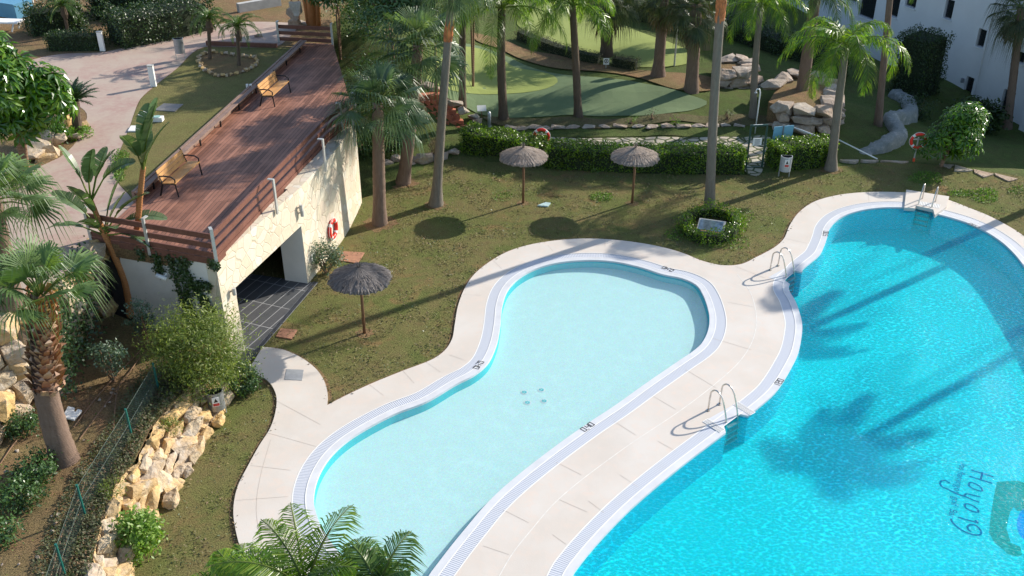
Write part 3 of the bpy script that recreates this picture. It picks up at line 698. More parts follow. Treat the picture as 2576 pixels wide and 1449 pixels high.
# ---- upper terrace, path and upper lawn
terr = px([(-420,900),(0,806),(60,776),(112,748),(162,706),(205,645),(234,604),(380,628),(541,652),(823,353),(893,297),(838,112),(832,40),(900,-20),(960,-90)], T) + [Vector((-9, 150)), Vector((-90, 150)), Vector((-90, 16))]
mb = MB(); mb.prism([Vector(p) for p in terr], T-0.45, T-0.02); struct(mb.obj('terrace', M['soil'], None, False, True))
tz = T - 0.012
path_poly = smooth_loop(px([(0,800),(60,770),(110,740),(162,698),(205,638),(235,602),(300,546),(338,508),(322,487),(300,464),(288,440),(287,420),(296,392),(312,352),(326,318),(338,282),(354,247),(393,212),(450,167),(483,133),(515,117),(600,118),(690,118),(720,100),(745,60),(700,55),(600,55),(540,62),(470,85),(400,104),(300,122),(265,130),(145,136),(80,150),(40,180),(120,240),(190,262),(218,285),(212,315),(195,352),(150,395),(95,420),(50,450),(-60,500),(-300,620),(-500,760),(-300,860)], T), True, 0.4)
struct(sheet('path', [path_poly], tz, M['path']))
grass_poly = px([(516,119),(600,119),(700,119),(745,121),(752,140),(700,190),(600,285),(500,372),(400,468),(345,515),(323,487),(301,464),(289,440),(288,420),(297,392),(313,352),(327,318),(339,282),(355,248),(394,213),(451,168),(484,134)], T)
struct(sheet('upper_lawn', [grass_poly], tz+0.006, M['turf_upper']))
struct(sheet('palm_bed', [smooth_loop(px([(500,140),(530,132),(590,138),(640,145),(650,160),(620,180),(560,195),(515,180),(505,160)], T), True, 0.2)], tz+0.012, M['soil']))
# ---- planting bed below the terrace
BZ = 1.0
bed = [P(*q, BZ).xy for q in [(-600,1700),(150,1600),(228,1449),(240,1366),(265,1283),(292,1216),(335,1166),(356,1126),(376,1083),(420,1033),(455,990),(500,945),(560,900),(585,830)]] + px([(541,655),(343,640),(230,600)], T) + [Vector((-40, 25)), Vector((-40, 10))]
def BH(x, y): return BZ + 0.12*mnoise.noise(Vector((x*0.7, y*0.7, 3))) + 0.05*mnoise.noise(Vector((x*2.3, y*2.3, 9)))
bedp = bed if area(bed) > 0 else bed[::-1]
struct(sheet('planting_bed', [bedp], 0, M['soil'], grid_in(bedp, 0.45), BH))
bank = [P(*q, BZ).xy for q in [(150,1480),(228,1449),(240,1366),(265,1283),(292,1216),(335,1166),(356,1126),(376,1083),(420,1033),(455,990),(490,945),(440,930),(400,970),(345,1060),(290,1135),(235,1225),(200,1300),(170,1370)]]
bankp = bank if area(bank) > 0 else bank[::-1]
struct(sheet('bank', [bankp], 0.04, M['cover'], grid_in(bankp, 0.4), BH))
# ================================================================== DECK HOUSE
Pc = P(541,655,T).xy; J = P(775,715).xy; w1, w2, w3 = P(866,598).xy, P(899,536).xy, P(893,297,T).xy
dw = (J-Pc).normalized(); nin = Vector((-dw.y, dw.x))           # nin points into the house
Q1 = Pc + dw*0.75; OPH = 2.2
DL = P(232,600,T).xy; de = (DL-Pc).normalized(); nfront = Vector((de.y, -de.x))
if nfront.y > 0: nfront = -nfront
F1 = Pc + de*3.3
house = thing('deck_house', 'stone-clad terrace building with a timber deck on its roof and a wide dark opening', 'building', (*Pc, 0))
mb = MB(); TOPW = T - 0.03
mb.prism([Pc, Pc-dw*0.0+nin*0.32, Q1+nin*0.32, Q1][::-1], -0.1, TOPW)
mb.prism([Q1, Q1+nin*0.32, J+nin*0.32, J][::-1], OPH, TOPW)
wc = smooth_loop([J, w1, w2, w3], False, 0.4)
inn = [p + nin*0.5 for p in wc][::-1]; inn[0] = w3 + Vector((-0.5, 0.1))
mb.prism(wc + inn, -0.1, TOPW)
o = mb.obj('stone_wall', M['stonewall'], house, False, True)
mb = MB(); mb.prism([J+nin*0.012-dw*0.004, J+nin*0.85-dw*0.004, J+nin*0.85+dw*0.3, J+nin*0.1+dw*0.3], 0.0, OPH); mb.obj('jamb', M['white'], house, False, True)
mb = MB(); mb.prism([Pc+de*0.004, F1, F1-nfront*0.3, Pc+de*0.32-nfront*0.3], -0.1, TOPW-0.004); mb.obj('end_wall', M['stucco'], house, False, True)
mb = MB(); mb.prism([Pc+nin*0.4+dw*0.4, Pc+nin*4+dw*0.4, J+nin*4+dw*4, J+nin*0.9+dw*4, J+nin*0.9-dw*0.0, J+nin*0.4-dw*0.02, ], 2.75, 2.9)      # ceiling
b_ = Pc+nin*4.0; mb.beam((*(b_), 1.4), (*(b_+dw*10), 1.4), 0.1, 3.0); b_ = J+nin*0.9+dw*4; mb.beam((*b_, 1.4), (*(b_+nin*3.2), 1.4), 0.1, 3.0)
mb.obj('inner_wall', M['dark'], house)  # walls coloured near-black for the shade inside the opening
def trimrect(mb, a, b, w, z, h): mb.beam((*a, z), (*b, z), w, h)
# tiled floor running out of the opening, with a drain along its edge
fl = [P(626,909).xy, P(793,716).xy, J+nin*0.0, J+nin*4, Pc+nin*4, Pc+nin*0.35, Q1, P(606,903).xy]
fl = [P(628,906).xy, P(797,714).xy, J+dw*0.02+nin*4, Pc+nin*4+dw*0.2, Pc+nin*0.33+dw*0.1, Pc+dw*0.02-nin*0.02]
flp = fl if area(fl) > 0 else fl[::-1]
mb = MB(); mb.prism(flp, -0.1, 0.03); mb.obj('tiled_floor', M['dark_tile'], house, False, True)
mb = MB()
a, b = P(624,912).xy, P(796,712).xy; k = 26
mb.beam((*(a+nin*0.02), 0.035), (*(b+nin*0.02), 0.035), 0.16, 0.012)
for i in range(90):
    p = a + (b-a)*(i/89); mb.beam((*(p-nin*0.05), 0.045), (*(p+nin*0.08), 0.045), 0.02, 0.008, mi=1)
mb.obj('drain_grate', [M['frame'], M['iron']], house)
# timber deck
deckpoly = [Pc - nfront*0.0, P(823,353,T).xy, w3, P(838,112,T).xy, P(764,110,T).xy, P(303,545,T).xy, DL]
deckpoly = deckpoly if area(deckpoly) > 0 else deckpoly[::-1]
dl_a, dl_b = P(362,492,T).xy, P(764,121,T).xy; dang = math.atan2((dl_b-dl_a).y, (dl_b-dl_a).x)
M['deck_boards'] = planks('deck_boards', dang, 0.135, (0.165, 0.068, 0.04), (0.37, 0.17, 0.108), 0.07)
mb = MB(); mb.prism(deckpoly, T-0.028, T+0.03); mb.obj('deck_boards', M['deck_boards'], house, False, True)
mb = MB()       # fascia boards hiding the deck edge, standing proud of the walls
def beam2(mb, a, b, z, w, h, out, mi=0): mb.beam((*(a+out), z), (*(b+out), z), w, h, mi=mi)
wr = P(823,353,T).xy
beam2(mb, Pc, wr, T-0.02, 0.05, 0.22, -nin*0.032); beam2(mb, wr, w3, T-0.02, 0.05, 0.22, -nin*0.032)
beam2(mb, Pc, DL, T-0.02, 0.05, 0.2, nfront*0.032)
mb.obj('fascia', M['wood_rail'], house)
# small cylindrical wall lamps
for u, v in ((581,732),(750,522),(753,535)):
    # on the stone wall plane
    best = min((P(u, v, z/50) for z in range(0, 175)), key=lambda q: abs((q.xy-Pc).dot(nin)+0.02))
    c = Vector((*(best.xy), best.z)); mb = MB(); oo = Vector((-nin.x, -nin.y, 0))
    mb.tube([c + oo*0.0, c + oo*0.06], 0.03, 8); mb.tube([c + oo*0.1 - Vector((0,0,0.11)), c + oo*0.1 + Vector((0,0,0.11))], 0.06, 12)
    mb.obj('wall_lamp', M['concrete'], house)
# notice beside the opening
best = min((P(788,648, z/50) for z in range(0, 175)), key=lambda q: abs((q.xy-J).dot((Vector((w1.y-J.y, J.x-w1.x))).normalized())-0.03))
dj = (w1-J).normalized(); oj = Vector((dj.y, -dj.x, 0)); cj = Vector(best)
nt = thing('wall_notice', 'small white notice on the pale stone wall beside the dark opening', 'sign', cj)
mb = MB(); mb.box(cj, (0.02, 0.3, 0.34), (oj, Vector((*dj, 0)), Vector((0,0,1)))); mb.obj('panel', M['white'], nt)
mb = MB()
for k in range(4): mb.box(cj + oj*0.012 + Vector((0,0,0.1-0.06*k)), (0.004, 0.2-0.03*(k % 2), 0.022), (oj, Vector((*dj, 0)), Vector((0,0,1))))
mb.obj('lettering', M['ink'], nt)
# ---- fences of three boards
def board_fence(name, label, pts, post_idx_t, zb, outward, h=0.86, post_h=0.95, ext=True):
    """pts: polyline; posts given as distances along the line"""
    ft = thing(name, label, 'fence', (*pts[0], zb))
    for i in range(len(pts)-1):
        a, b = pts[i], pts[i+1]
        for k in range(3):
            mb = MB(); beam2(mb, a, b, zb + 0.15 + 0.285*k, 0.045, 0.165, Vector((0,0))); mb.obj('board', M['wood_rail'], ft)
    for p, o in post_idx_t:
        mb = MB(); q = p + o*0.05; mb.box((q.x, q.y, zb+post_h/2-0.1), (0.09, 0.05, post_h+0.2), (Vector((-o.y, o.x, 0)), Vector((*o, 0)), Vector((0,0,1))))
        mb.box((q.x-o.x*0.08, q.y-o.y*0.08, zb+post_h), (0.09, 0.2, 0.03), (Vector((-o.y, o.x, 0)), Vector((*o, 0)), Vector((0,0,1))))
        mb.obj('post', M['post_grey'], ft)
    return ft
Tz = T + 0.03
inset = 0.06
A0, A1_ = Pc - nfront*0.0, DL
mid = P(382,623,T).xy; mid = Pc + de*((mid-Pc).dot(de))
board_fence('board_fence', 'reddish three-board fence with grey posts across the near end of the timber deck', [Pc+nfront*0.02, DL+nfront*0.02], [(Pc+nfront*0.0-de*0.03, (nfront-nin).normalized()), (mid, nfront), (DL, nfront)], Tz, nfront)
rp = [P(655,520,T).xy, P(757,412,T).xy, P(826,348,T).xy]
rp = [Pc + dw*((q-Pc).dot(dw)) for q in rp]
board_fence('board_fence', 'reddish board fence along the long top edge of the pale stone wall', [Pc+dw*0.08, wr, w3], [(q-nin*0.02, -nin) for q in rp] + [((wr+w3)/2, -nin), (w3, -nin)], Tz, -nin)
fa, fb = P(703,107,T).xy, P(838,113,T).xy; fo = Vector(((fb-fa).y, -(fb-fa).x)).normalized()
board_fence('board_fence', 'dark three-board fence closing the far end of the timber deck', [fa, fb], [(fa, fo), (fb, fo)], Tz, fo, 0.9)
# low timber kerb on the left of the deck
ka, kb = P(348,508,T).xy, P(766,119,T).xy; kd = (kb-ka).normalized(); kn = Vector((-kd.y, kd.x))
kt = thing('timber_kerb', 'low timber kerb along the grass side of the deck', 'kerb', (*ka, T))
mb = MB(); mb.beam((*(ka+kn*0.12), T+0.17), (*(kb+kn*0.12), T+0.17), 0.09, 0.36); mb.obj('upright_board', M['kerb_timber'], kt)
mb = MB(); mb.beam((*(ka-kn*0.05), T+0.31), (*(kb-kn*0.05), T+0.31), 0.2, 0.04); mb.obj('cap_board', M['kerb_timber'], kt)
for i in range(9):
    p = ka + (kb-ka)*((i+0.5)/9); mb = MB(); mb.beam((*(p-kn*0.13), T+0.2), (*(p-kn*0.13), T+0.2+0.001), 0.0, 0.0) if False else mb.box((*(p-kn*0.1), T+0.16), (0.05, 0.05, 0.26), (Vector((*kd, 0)), Vector((*kn, 0)), Vector((0,0,1)))); mb.obj('bracket', M['iron'], kt)
# timber edging between path and upper grass
ea, eb = P(520,113,T), P(697,119,T); mb = MB(); mb.beam(ea+Vector((0,0,0.08)), eb+Vector((0,0,0.08)), 0.14, 0.22)
tag(mb.obj('timber_edging', M['wood_rail']), 'dark timber beam edging the upper grass beside the path', 'edging')
# ---- benches
def bench(loc, ang, label):
    t = thing('park_bench', label, 'bench', loc, 'timber benches on the deck'); L = 1.8
    t.rotation_euler = (0, 0, ang)
    def part(name, mb, m):
        me = mb.mesh(name, [m]); o = bpy.data.objects.new(name, me); COL.objects.link(o); o.parent = t; return o
    for k in range(3):
        mb = MB(); mb.box((0, 0.06+0.15*k, 0.44+0.01*k), (L, 0.135, 0.035)); part('seat_slat', mb, M['wood_bench'])
    for k in range(3):
        mb = MB(); z = 0.53+0.13*k; y = -0.07-0.035*k; Y = Vector((0, -0.26, 0.965)); mb.box((0, y, z), (L, 0.115, 0.03), (Vector((1,0,0)), Y, Vector((1,0,0)).cross(Y))); part('back_slat', mb, M['wood_bench'])
    for sx in (-1, 1):
        x = sx*(L/2-0.03); mb = MB()
        mb.tube([(x, -0.16, 0), (x, -0.02, 0.42), (x, -0.19, 0.9)], [0.03, 0.028, 0.022], 6)
        mb.tube([(x, 0.44, 0), (x, 0.40, 0.4), (x, 0.41, 0.58), (x, 0.3, 0.66), (x, 0.08, 0.68), (x, -0.1, 0.66)], 0.024, 6)
        mb.tube([(x, -0.02, 0.41), (x, 0.41, 0.41)], 0.024, 6)
        part('side_frame', mb, M['iron'])
    return t
def bench_from(nb, nf, ff, label):
    nb, nf, ff = P(*nb, Tz), P(*nf, Tz), P(*ff, Tz)
    xd = (ff-nf); ang = math.atan2(xd.y, xd.x); fr = Vector((math.cos(ang), math.sin(ang)));  left = Vector((-fr.y, fr.x))
    # seat faces right of the walking direction, so turn by pi
    c = (nf+ff)/2 + Vector((*left, 0))*0.42
    return bench(c, ang + math.pi, label)
bench_from((407,489), (448,495), (507,440), 'varnished timber bench in full sun at the near end of the deck')
bench_from((653,266), (689,270), (731,231), 'varnished timber bench in dappled shade further along the deck')
# ---- things on the upper grass and path
def boxed(name, label, cat, c, size, mat, ang=0, group=None):
    X = Vector((math.cos(ang), math.sin(ang), 0)); mb = MB(); mb.box((c.x, c.y, c.z+size[2]/2), size, (X, Vector((-X.y, X.x, 0)), Vector((0,0,1))))
    return tag(mb.obj(name, mat), label, cat, group)
def plate(name, label, cat, quad, z, th, mat, group=None):
    q = px(quad, z); q = q if area(q) > 0 else q[::-1]
    mb = MB(); mb.prism([Vector(p) for p in q], z-0.02, z+th); return tag(mb.obj(name, mat, None, False, True), label, cat, group)
plate('manhole_cover', 'square grey manhole cover in the upper grass', 'manhole', [(388,278),(412,261),(461,263),(440,281)], T, 0.02, plain('weathered_slab', (0.20, 0.19, 0.18), 0.9))
plate('access_plate', 'white square lid near the path edge, furthest of the pale lids', 'lid', [(347,292),(362,282),(382,284),(374,293)], T, 0.05, M['white'])
plate('access_plate', 'white square lid at the path edge left of the slim paddle plant', 'lid', [(322,332),(330,319),(352,319),(350,332)], T, 0.05, M['white'])
vt = thing('valve_box', 'white box with a pale green round lid on the upper grass', 'box', P(397,303,T))
mb = MB(); c = P(397,304,T); mb.box((c.x, c.y, T+0.08), (0.42, 0.26, 0.16)); mb.obj('case', M['white'], vt)
mb = MB(); mb.tube([(c.x, c.y, T+0.161), (c.x, c.y, T+0.18)], 0.13, 14); mb.obj('lid', plain('pale_green_lid', (0.3, 0.48, 0.42)), vt)
def bollard(u, v, label, h=0.85):
    c = P(u, v, T); t = thing('bollard', label, 'bollard', c, 'bollards beside the path')
    mb = MB(); mb.box((c.x, c.y, T+h/2), (0.22, 0.13, h)); mb.obj('body', M['white'], t)
    mb = MB(); mb.box((c.x, c.y, T+h+0.02), (0.25, 0.16, 0.04)); mb.obj('cap', M['concrete'], t)
bollard(259,128, 'pale rectangular bollard in front of the low dark hedge'); bollard(387,217, 'pale rectangular bollard at the grass edge of the path')
t = thing('path_light', 'small bluish white light post beside the deck kerb', 'lamp', P(629,236,T)); c = P(629,236,T)
for d in (-0.07, 0.07):
    mb = MB(); mb.box((c.x+d, c.y, T+0.2), (0.09, 0.08, 0.4)); mb.obj('upright', M['white_gloss'], t)
def bin_(u, v, z, h, w, label, mat, facing, sign=True):
    c = P(u, v, z); t = thing('litter_bin', label, 'bin', c, 'metal litter bins')
    fx = Vector((*facing, 0)).normalized(); rx = Vector((-fx.y, fx.x, 0))
    mb = MB(); n = 14; prof = []
    for i in range(n):      # D-shaped body, flat to the back
        an = math.pi*i/(n-1) - math.pi/2
        prof.append(rx*(w/2*math.sin(an)) + fx*(w*0.42*math.cos(an)+0.02))
    prof += [rx*(w/2) - fx*0.1, rx*(-w/2) - fx*0.1]; m = len(prof)
    z0, z1 = z+h*0.32, z+h
    vs = [Vector((c.x, c.y, z0)) + p*0.94 for p in prof] + [Vector((c.x, c.y, z1)) + p for p in prof]
    vi = [Vector((c.x, c.y, z1)) + p*0.9 for p in prof] + [Vector((c.x, c.y, z0+0.05)) + p*0.84 for p in prof]
    mb.add(vs, [(i, (i+1) % m, m+(i+1) % m, m+i) for i in range(m)] + [tuple(range(m))[::-1]])
    mb.add(vs[m:] + vi[:m], [(i, (i+1) % m, m+(i+1) % m, m+i) for i in range(m)])
    mb.obj('body', mat, t)
    mb = MB(); mb.add(vi, [(i, m+i, m+(i+1) % m, (i+1) % m) for i in range(m)] + [tuple(m+i for i in range(m))]); mb.obj('liner', M['dark'], t)
    for s in (-1, 1):
        mb = MB(); p = c + rx*(s*w*0.46) - fx*0.08; mb.tube([p, p + Vector((0,0,h*0.9))], 0.02, 6); mb.obj('leg', M['post_grey'], t)
    if sign:
        cc = Vector((c.x, c.y, z+h*0.74)) + fx*(w*0.44+0.03)
        mb = MB(); mb.box(cc, (0.012, w*0.42, h*0.34), (fx, rx, Vector((0,0,1)))); sg = mb.obj('notice', M['white'], t)
        mb = MB(); mb.box(cc + fx*0.008 - Vector((0,0,h*0.1)), (0.006, w*0.36, h*0.1), (fx, rx, Vector((0,0,1)))); mb.obj('red_band', M['sign_red'], sg)
        mb = MB(); q = cc + fx*0.01 + Vector((0,0,h*0.06)); mb.add([q - rx*(w*0.12) - Vector((0,0,h*.07)), q + rx*(w*0.12) - Vector((0,0,h*.07)), q + Vector((0,0,h*0.08))], [(0,1,2)]); mb.obj('symbol', M['ink'], sg)
    return t
bin_(456,150,T,0.95,0.42, 'grey metal litter bin on the upper path', M['bin_metal'], (0.3,-1), False)
bin_(550,1046,0,0.85,0.46, 'perforated steel bin with a warning sticker beside the golden boulder wall', M['bin_metal'], (0.35,-1))
bin_(1972,446,0,0.95,0.46, 'pale steel bin with a warning sticker in front of the clipped hedge near the gate', M['bin_pale'], (-0.1,-1))
# ---- lids in the lawn and deck
for q, lab in (([(850,656),(865,634),(917,637),(900,664)], 'rusty double lid in the lawn beside the small shrub at the stone wall'), ([(694,848),(707,828),(748,831),(735,855)], 'rusty plate in the lawn beside the tiled floor')):
    plate('rusty_cover', lab, 'cover', q, 0.0, 0.035, M['rust'])
plate('deck_hatch', 'grey square access hatch set in the pale paving', 'hatch', [(716,955),(721,929),(764,931),(760,957)], DK, 0.012, M['metal_plate'])
plate('plastic_sheet', 'light blue plastic lid lying in the lawn between the two far parasols', 'lid', [(1352,519),(1372,511),(1385,513),(1378,521)], 0, 0.05, plain('pale_blue_plastic', (0.42, 0.56, 0.55)))
plate('notched_board', 'white notched board lying on the soil right of the big leaning palm trunk', 'board', [(157,1051),(172,1024),(188,1028),(185,1036),(191,1038),(196,1031),(206,1034),(187,1057)], BZ+0.1, 0.03, M['white'])
# ---- ladders
def ladder(nl, dwidth, tilt, label, reach=0.62):
    """handrails stand on the deck behind the niche and run down into the water"""
    a, b = Vector(nl[1]), Vector(nl[-2]); mid = (a+b)/2; along = (b-a).normalized(); out = Vector((-along.y, along.x))
    cen = sum(C2s, Vector((0,0)))/len(C2s)
    if out.dot(cen-mid) < 0: out = -out
    al3, o3 = Vector((*along, 0)), Vector((*out, 0)); m3 = Vector((*mid, DK))
    t = thing('pool_ladder', label, 'ladder', m3, 'steel ladders of the main pool')
    for s in (-1, 1):
        q = m3 + al3*(s*dwidth/2)
        path = [q - o3*reach, q - o3*(reach-0.02) + Vector((0,0,0.55)), q - o3*(reach-0.07) + Vector((0,0,0.70)), q - o3*(reach-0.2) + Vector((0,0,0.78)), q - o3*(reach-0.36) + Vector((0,0,0.72)), q - o3*(reach-0.5)+ Vector((0,0,0.5)), q + o3*0.06 + Vector((0,0,-0.1)), q + o3*0.1 + Vector((0,0,-0.75))]
        sm = []
        for i in range(len(path)-1):
            p0, p1, p2, p3 = path[max(i-1,0)], path[i], path[i+1], path[min(i+2, len(path)-1)]
            for k in range(4):
                u = k/4; sm.append(0.5*((2*p1) + (p2-p0)*u + (2*p0-5*p1+4*p2-p3)*u*u + (3*p1-p0-3*p2+p3)*u**3))
        sm.append(path[-1])
        mb = MB(); mb.tube(sm, 0.023, 8); h = mb.obj('handrail', M['steel'], t, True)
        mb = MB(); mb.tube([q - o3*reach, q - o3*reach + Vector((0,0,0.02))], 0.055, 12); mb.obj('flange', M['steel'], h)
    for k in range(4):
        z = -0.16 - 0.19*k; mb = MB(); mb.box(m3 + o3*(0.09) + Vector((0,0,z)), (dwidth, 0.10, 0.03), (al3, o3, Vector((0,0,1)))); mb.obj('step', M['frame'], t)
    return t
ladder(NI[0], 0.46, 0, 'steel ladder with looped handrails at the near side of the main pool')
ladder(NI[1], 0.46, 0, 'steel ladder with looped handrails where the two pools meet')
ladder(NI[2], 0.50, 0, 'steel ladder at the far rounded end of the main pool')
# raised slab around the far ladder, and the plates behind the other niches
sl = px([(2280,477),(2388,494),(2382,519),(2352,541),(2350,536),(2348,527),(2304,517),(2302,524),(2275,522)], 0.14); sl = sl if area(sl) > 0 else sl[::-1]
mb = MB(); mb.prism([Vector(p) for p in sl], DK-0.05, 0.14); 
gq = px([(2312,506),(2366,514),(2363,524),(2310,515)], 0.145)
mb.add([(p.x, p.y, 0.145) for p in gq], [(0,1,2,3)], 1)
for i in range(14):
    f = (i+0.5)/14; p = gq[0].lerp(gq[1], f); q = gq[3].lerp(gq[2], f); strip(mb, [p, q], 0.149, 0.014, 2)
tag(mb.obj('ladder_plinth', [M['slab'], M['white'], M['frame']], None, False, True), 'raised pale slab around the far pool ladder', 'slab')
for i, nl in enumerate(NI[:2]):
    mb = MB(); a, b = Vector(nl[1]), Vector(nl[-2]); al = (b-a).normalized(); ot = Vector((-al.y, al.x)); cen = sum(C2s, Vector((0,0)))/len(C2s)
    if ot.dot(cen-a) > 0: ot = -ot
    q = [Vector(nl[0])+al*(-0.05), Vector(nl[1]), (a+b)/2, Vector(nl[-2]), Vector(nl[-1])+al*0.05, b+ot*0.36+al*0.3, a+ot*0.36-al*0.3]
    qq = q if area(q) > 0 else q[::-1]
    mb.prism([Vector(p) for p in qq], DK-0.04, DK+0.002)
    struct(mb.obj('niche_paving', M['rim'], None, False, True))
    if i == 0:
        for s in (-1, 1):
            mb = MB(); c0 = (a+b)/2 + al*(s*0.62) + ot*0.06; X, Y = Vector((*ot, 0)), Vector((*al, 0))
            mb.box((*c0, DK+0.006), (0.62, 0.22, 0.012), (X, Y, Vector((0,0,1))))
            for k in range(17):
                for h in (-1, 1): mb.box((*(c0 + ot*(-0.28+0.035*k) + al*(h*0.05)), DK+0.014), (0.014, 0.08, 0.006), (X, Y, Vector((0,0,1))), 1)
            tag(mb.obj('floor_grate', [M['white'], M['frame']]), 'white slotted drain grate %s of the near pool ladder' % ('below and left' if s*al.x < 0 else 'above and right'), 'grate', 'grates by the near ladder')
# ---- thatched parasols
def parasol(u, v, label, mat, rot, r=0.95):
    c = P(u, v); t = thing('thatch_parasol', label, 'parasol', c, 'thatched parasols on the lawn')
    rr = random.Random(u); zr, za = 1.98, 2.36
    mb = MB(); mb.tube([(c.x, c.y, -0.05), (c.x+0.01, c.y, 1.2), (c.x, c.y, za-0.02)], [0.05, 0.045, 0.045], 9); mb.obj('pole', M['wood_pole'], t, True)
    n = 120; rings = [0.03, 0.12, 0.3, 0.5, 0.7, 0.86, 0.97, 1.0]; vs = []; fs = []; uv = []
    jit = [rr.uniform(-0.03, 0.03) for _ in range(n)]; edge = [rr.uniform(-0.05, 0.035) for _ in range(n)]; rdg = [rr.uniform(-1, 1) for _ in range(n)]
    for side in (0, 1):
        for k, q in enumerate(rings):
            for i in range(n):
                an = 2*math.pi*i/n + rot; R = r*(q + (edge[i] if q > 0.9 else 0)*q)
                drop = (za-zr)*(0.86*q + 0.14*q**3); z = za - drop + rdg[i]*0.012*q + (0.02*math.sin(an*3+k)*q)
                if side: z -= 0.05 + 0.02*q
                if k == len(rings)-1 and not side: z -= 0.035
                vs.append((c.x+R*math.cos(an), c.y+R*math.sin(an), z)); uv.append((i/n, q))
    K = len(rings)
    for k in range(K-1):
        for i in range(n):
            j = (i+1) % n
            fs.append((k*n+i, (k+1)*n+i, (k+1)*n+j, k*n+j)); fs.append(((K+k)*n+i, (K+k)*n+j, (K+k+1)*n+j, (K+k+1)*n+i))
    for i in range(n):
        j = (i+1) % n; fs.append(((K-1)*n+i, (2*K-1)*n+i, (2*K-1)*n+j, (K-1)*n+j))
    for i in range(420):        # loose straw ends along the ribs and the rim
        an = rr.uniform(0, 6.28); q0 = rr.uniform(0.35, 0.93); q1 = min(1.06, q0 + rr.uniform(0.08, 0.2)); o_ = len(vs); w_ = 0.009; pu = rr.random()
        for q in (q0, q1):
            z = za - (za-zr)*(0.86*q+0.14*q**3) + (0.002 if q == q0 else 0.03)
            for s_ in (-1, 1): vs.append((c.x+r*q*math.cos(an)-s_*w_*math.sin(an), c.y+r*q*math.sin(an)+s_*w_*math.cos(an), z)); uv.append((pu, q))
        fs.append((o_, o_+1, o_+3, o_+2))
    for i in range(26):
        an = rr.uniform(0, 6.28); a = 0.25*rr.random(); o_ = len(vs); pu = rr.random()
        for q, z, w_ in ((0.02, za-0.05, .012), (0.03+a*0.4, za+0.14+rr.uniform(-.05, .06), .004)):
            for s_ in (-1, 1): vs.append((c.x+q*math.cos(an)-s_*w_*math.sin(an), c.y+q*math.sin(an)+s_*w_*math.cos(an), z)); uv.append((pu, 0.1))
        fs.append((o_, o_+1, o_+3, o_+2))
    me = bpy.data.meshes.new('canopy'); me.from_pydata([(x-c.x, y-c.y, z-c.z) for x, y, z in vs], [], fs); me.materials.append(mat)
    ul = me.uv_layers.new()
    for l in me.loops: ul.data[l.index].uv = uv[l.vertex_index]
    o = bpy.data.objects.new('canopy', me); COL.objects.link(o); o.parent = t
    return t
parasol(917,838, 'dark weathered thatched parasol standing alone beside the tiled floor', M['thatch_dark'], 0.3)
parasol(1316,511, 'pale thatched parasol below the orange life ring in the hedge', M['thatch'], 1.0, 0.93)
parasol(1590,511, 'pale thatched parasol in front of the middle of the hedge', M['thatch'], 2.0, 0.93)
# ---- life rings
def life_ring(c, axis, label, R=0.30, r=0.062, mat=None):
    axis = Vector(axis).normalized(); up = Vector((0,0,1)); X = up.cross(axis).normalized(); Yv = axis.cross(X)
    t = thing('life_ring', label, 'life ring', c, 'life rings round the pools'); c = Vector(c)
    def tor(a0, a1, rr, n, name, m):
        mb = MB(); vs = []; fs = []; k = 10
        full = abs(a1-a0) > 6.2
        for i in range(n + (0 if full else 1)):
            an = a0 + (a1-a0)*i/n; cc = X*math.cos(an) + Yv*math.sin(an)
            for j in range(k):
                b = 2*math.pi*j/k; vs.append(c + cc*(R + rr*math.cos(b)) + axis*(rr*0.85*math.sin(b)))
        m_ = n if full else n
        for i in range(m_):
            ii = (i+1) % n if full else i+1
            for j in range(k): fs.append((i*k+j, i*k+(j+1) % k, ii*k+(j+1) % k, ii*k+j))
        mb.add(vs, fs); return mb.obj(name, m, t, True, True)
    tor(0, 2*math.pi, r, 40, 'ring', mat or M['red'])
    for k in range(4):
        a = math.pi/4 + k*math.pi/2; tor(a-0.16, a+0.16, r*1.05, 5, 'band', M['white'])
    mb = MB(); pts = []
    for i in range(49):
        an = 2*math.pi*i/48; q = R + r*1.15 + 0.02*abs(math.sin(2*(an-math.pi/4))); pts.append(c + (X*math.cos(an) + Yv*math.sin(an))*q + axis*0.02)
    mb.tube(pts, 0.008, 5, False); mb.obj('rope', M['white'], t)
    return t
def ring_post(u, v, z, zr, label, plabel, mat, facing=(-0.15, -1, 0)):
    b = P(u, v, z); t = thing('ring_post', plabel, 'post', b)
    fx = Vector(facing).normalized(); sx = Vector((0,0,1)).cross(fx)
    mb = MB(); mb.tube([b, b + Vector((0,0,zr+0.12))], 0.032, 8); mb.obj('pole', M['post_grey'], t)
    mb = MB(); mb.tube([b, b + Vector((0,0,0.16))], 0.05, 8); mb.obj('foot', M['orange'], t)
    q = b + Vector((0,0,zr)); mb = MB(); mb.beam(q - sx*0.24 + Vector((0,0,0.03)), q + sx*0.24 + Vector((0,0,0.03)), 0.04, 0.05); mb.obj('bracket', M['post_grey'], t)
    life_ring(q + fx*0.09, fx, label, mat=mat)
ring_post(1362,392,0,0.95, 'red and orange life ring on a post rising from the hedge', 'grey post holding the life ring behind the pale parasol', M['red'])
ring_post(2298,406,0,0.98, 'red life ring with grey bands on a post beside the bright leafy tree', 'post with an orange foot holding the life ring beside the leafy tree', M['red'], (-0.1, -1, 0))
best = min((P(838,576, z/50) for z in range(0, 175)), key=lambda q: abs((q.xy-J).dot((Vector((w1.y-J.y, J.x-w1.x))).normalized())-0.1))
life_ring(best, (oj.x, oj.y, 0), 'bright red life ring hanging on the pale stone wall', mat=M['red'], R=0.31, r=0.07)
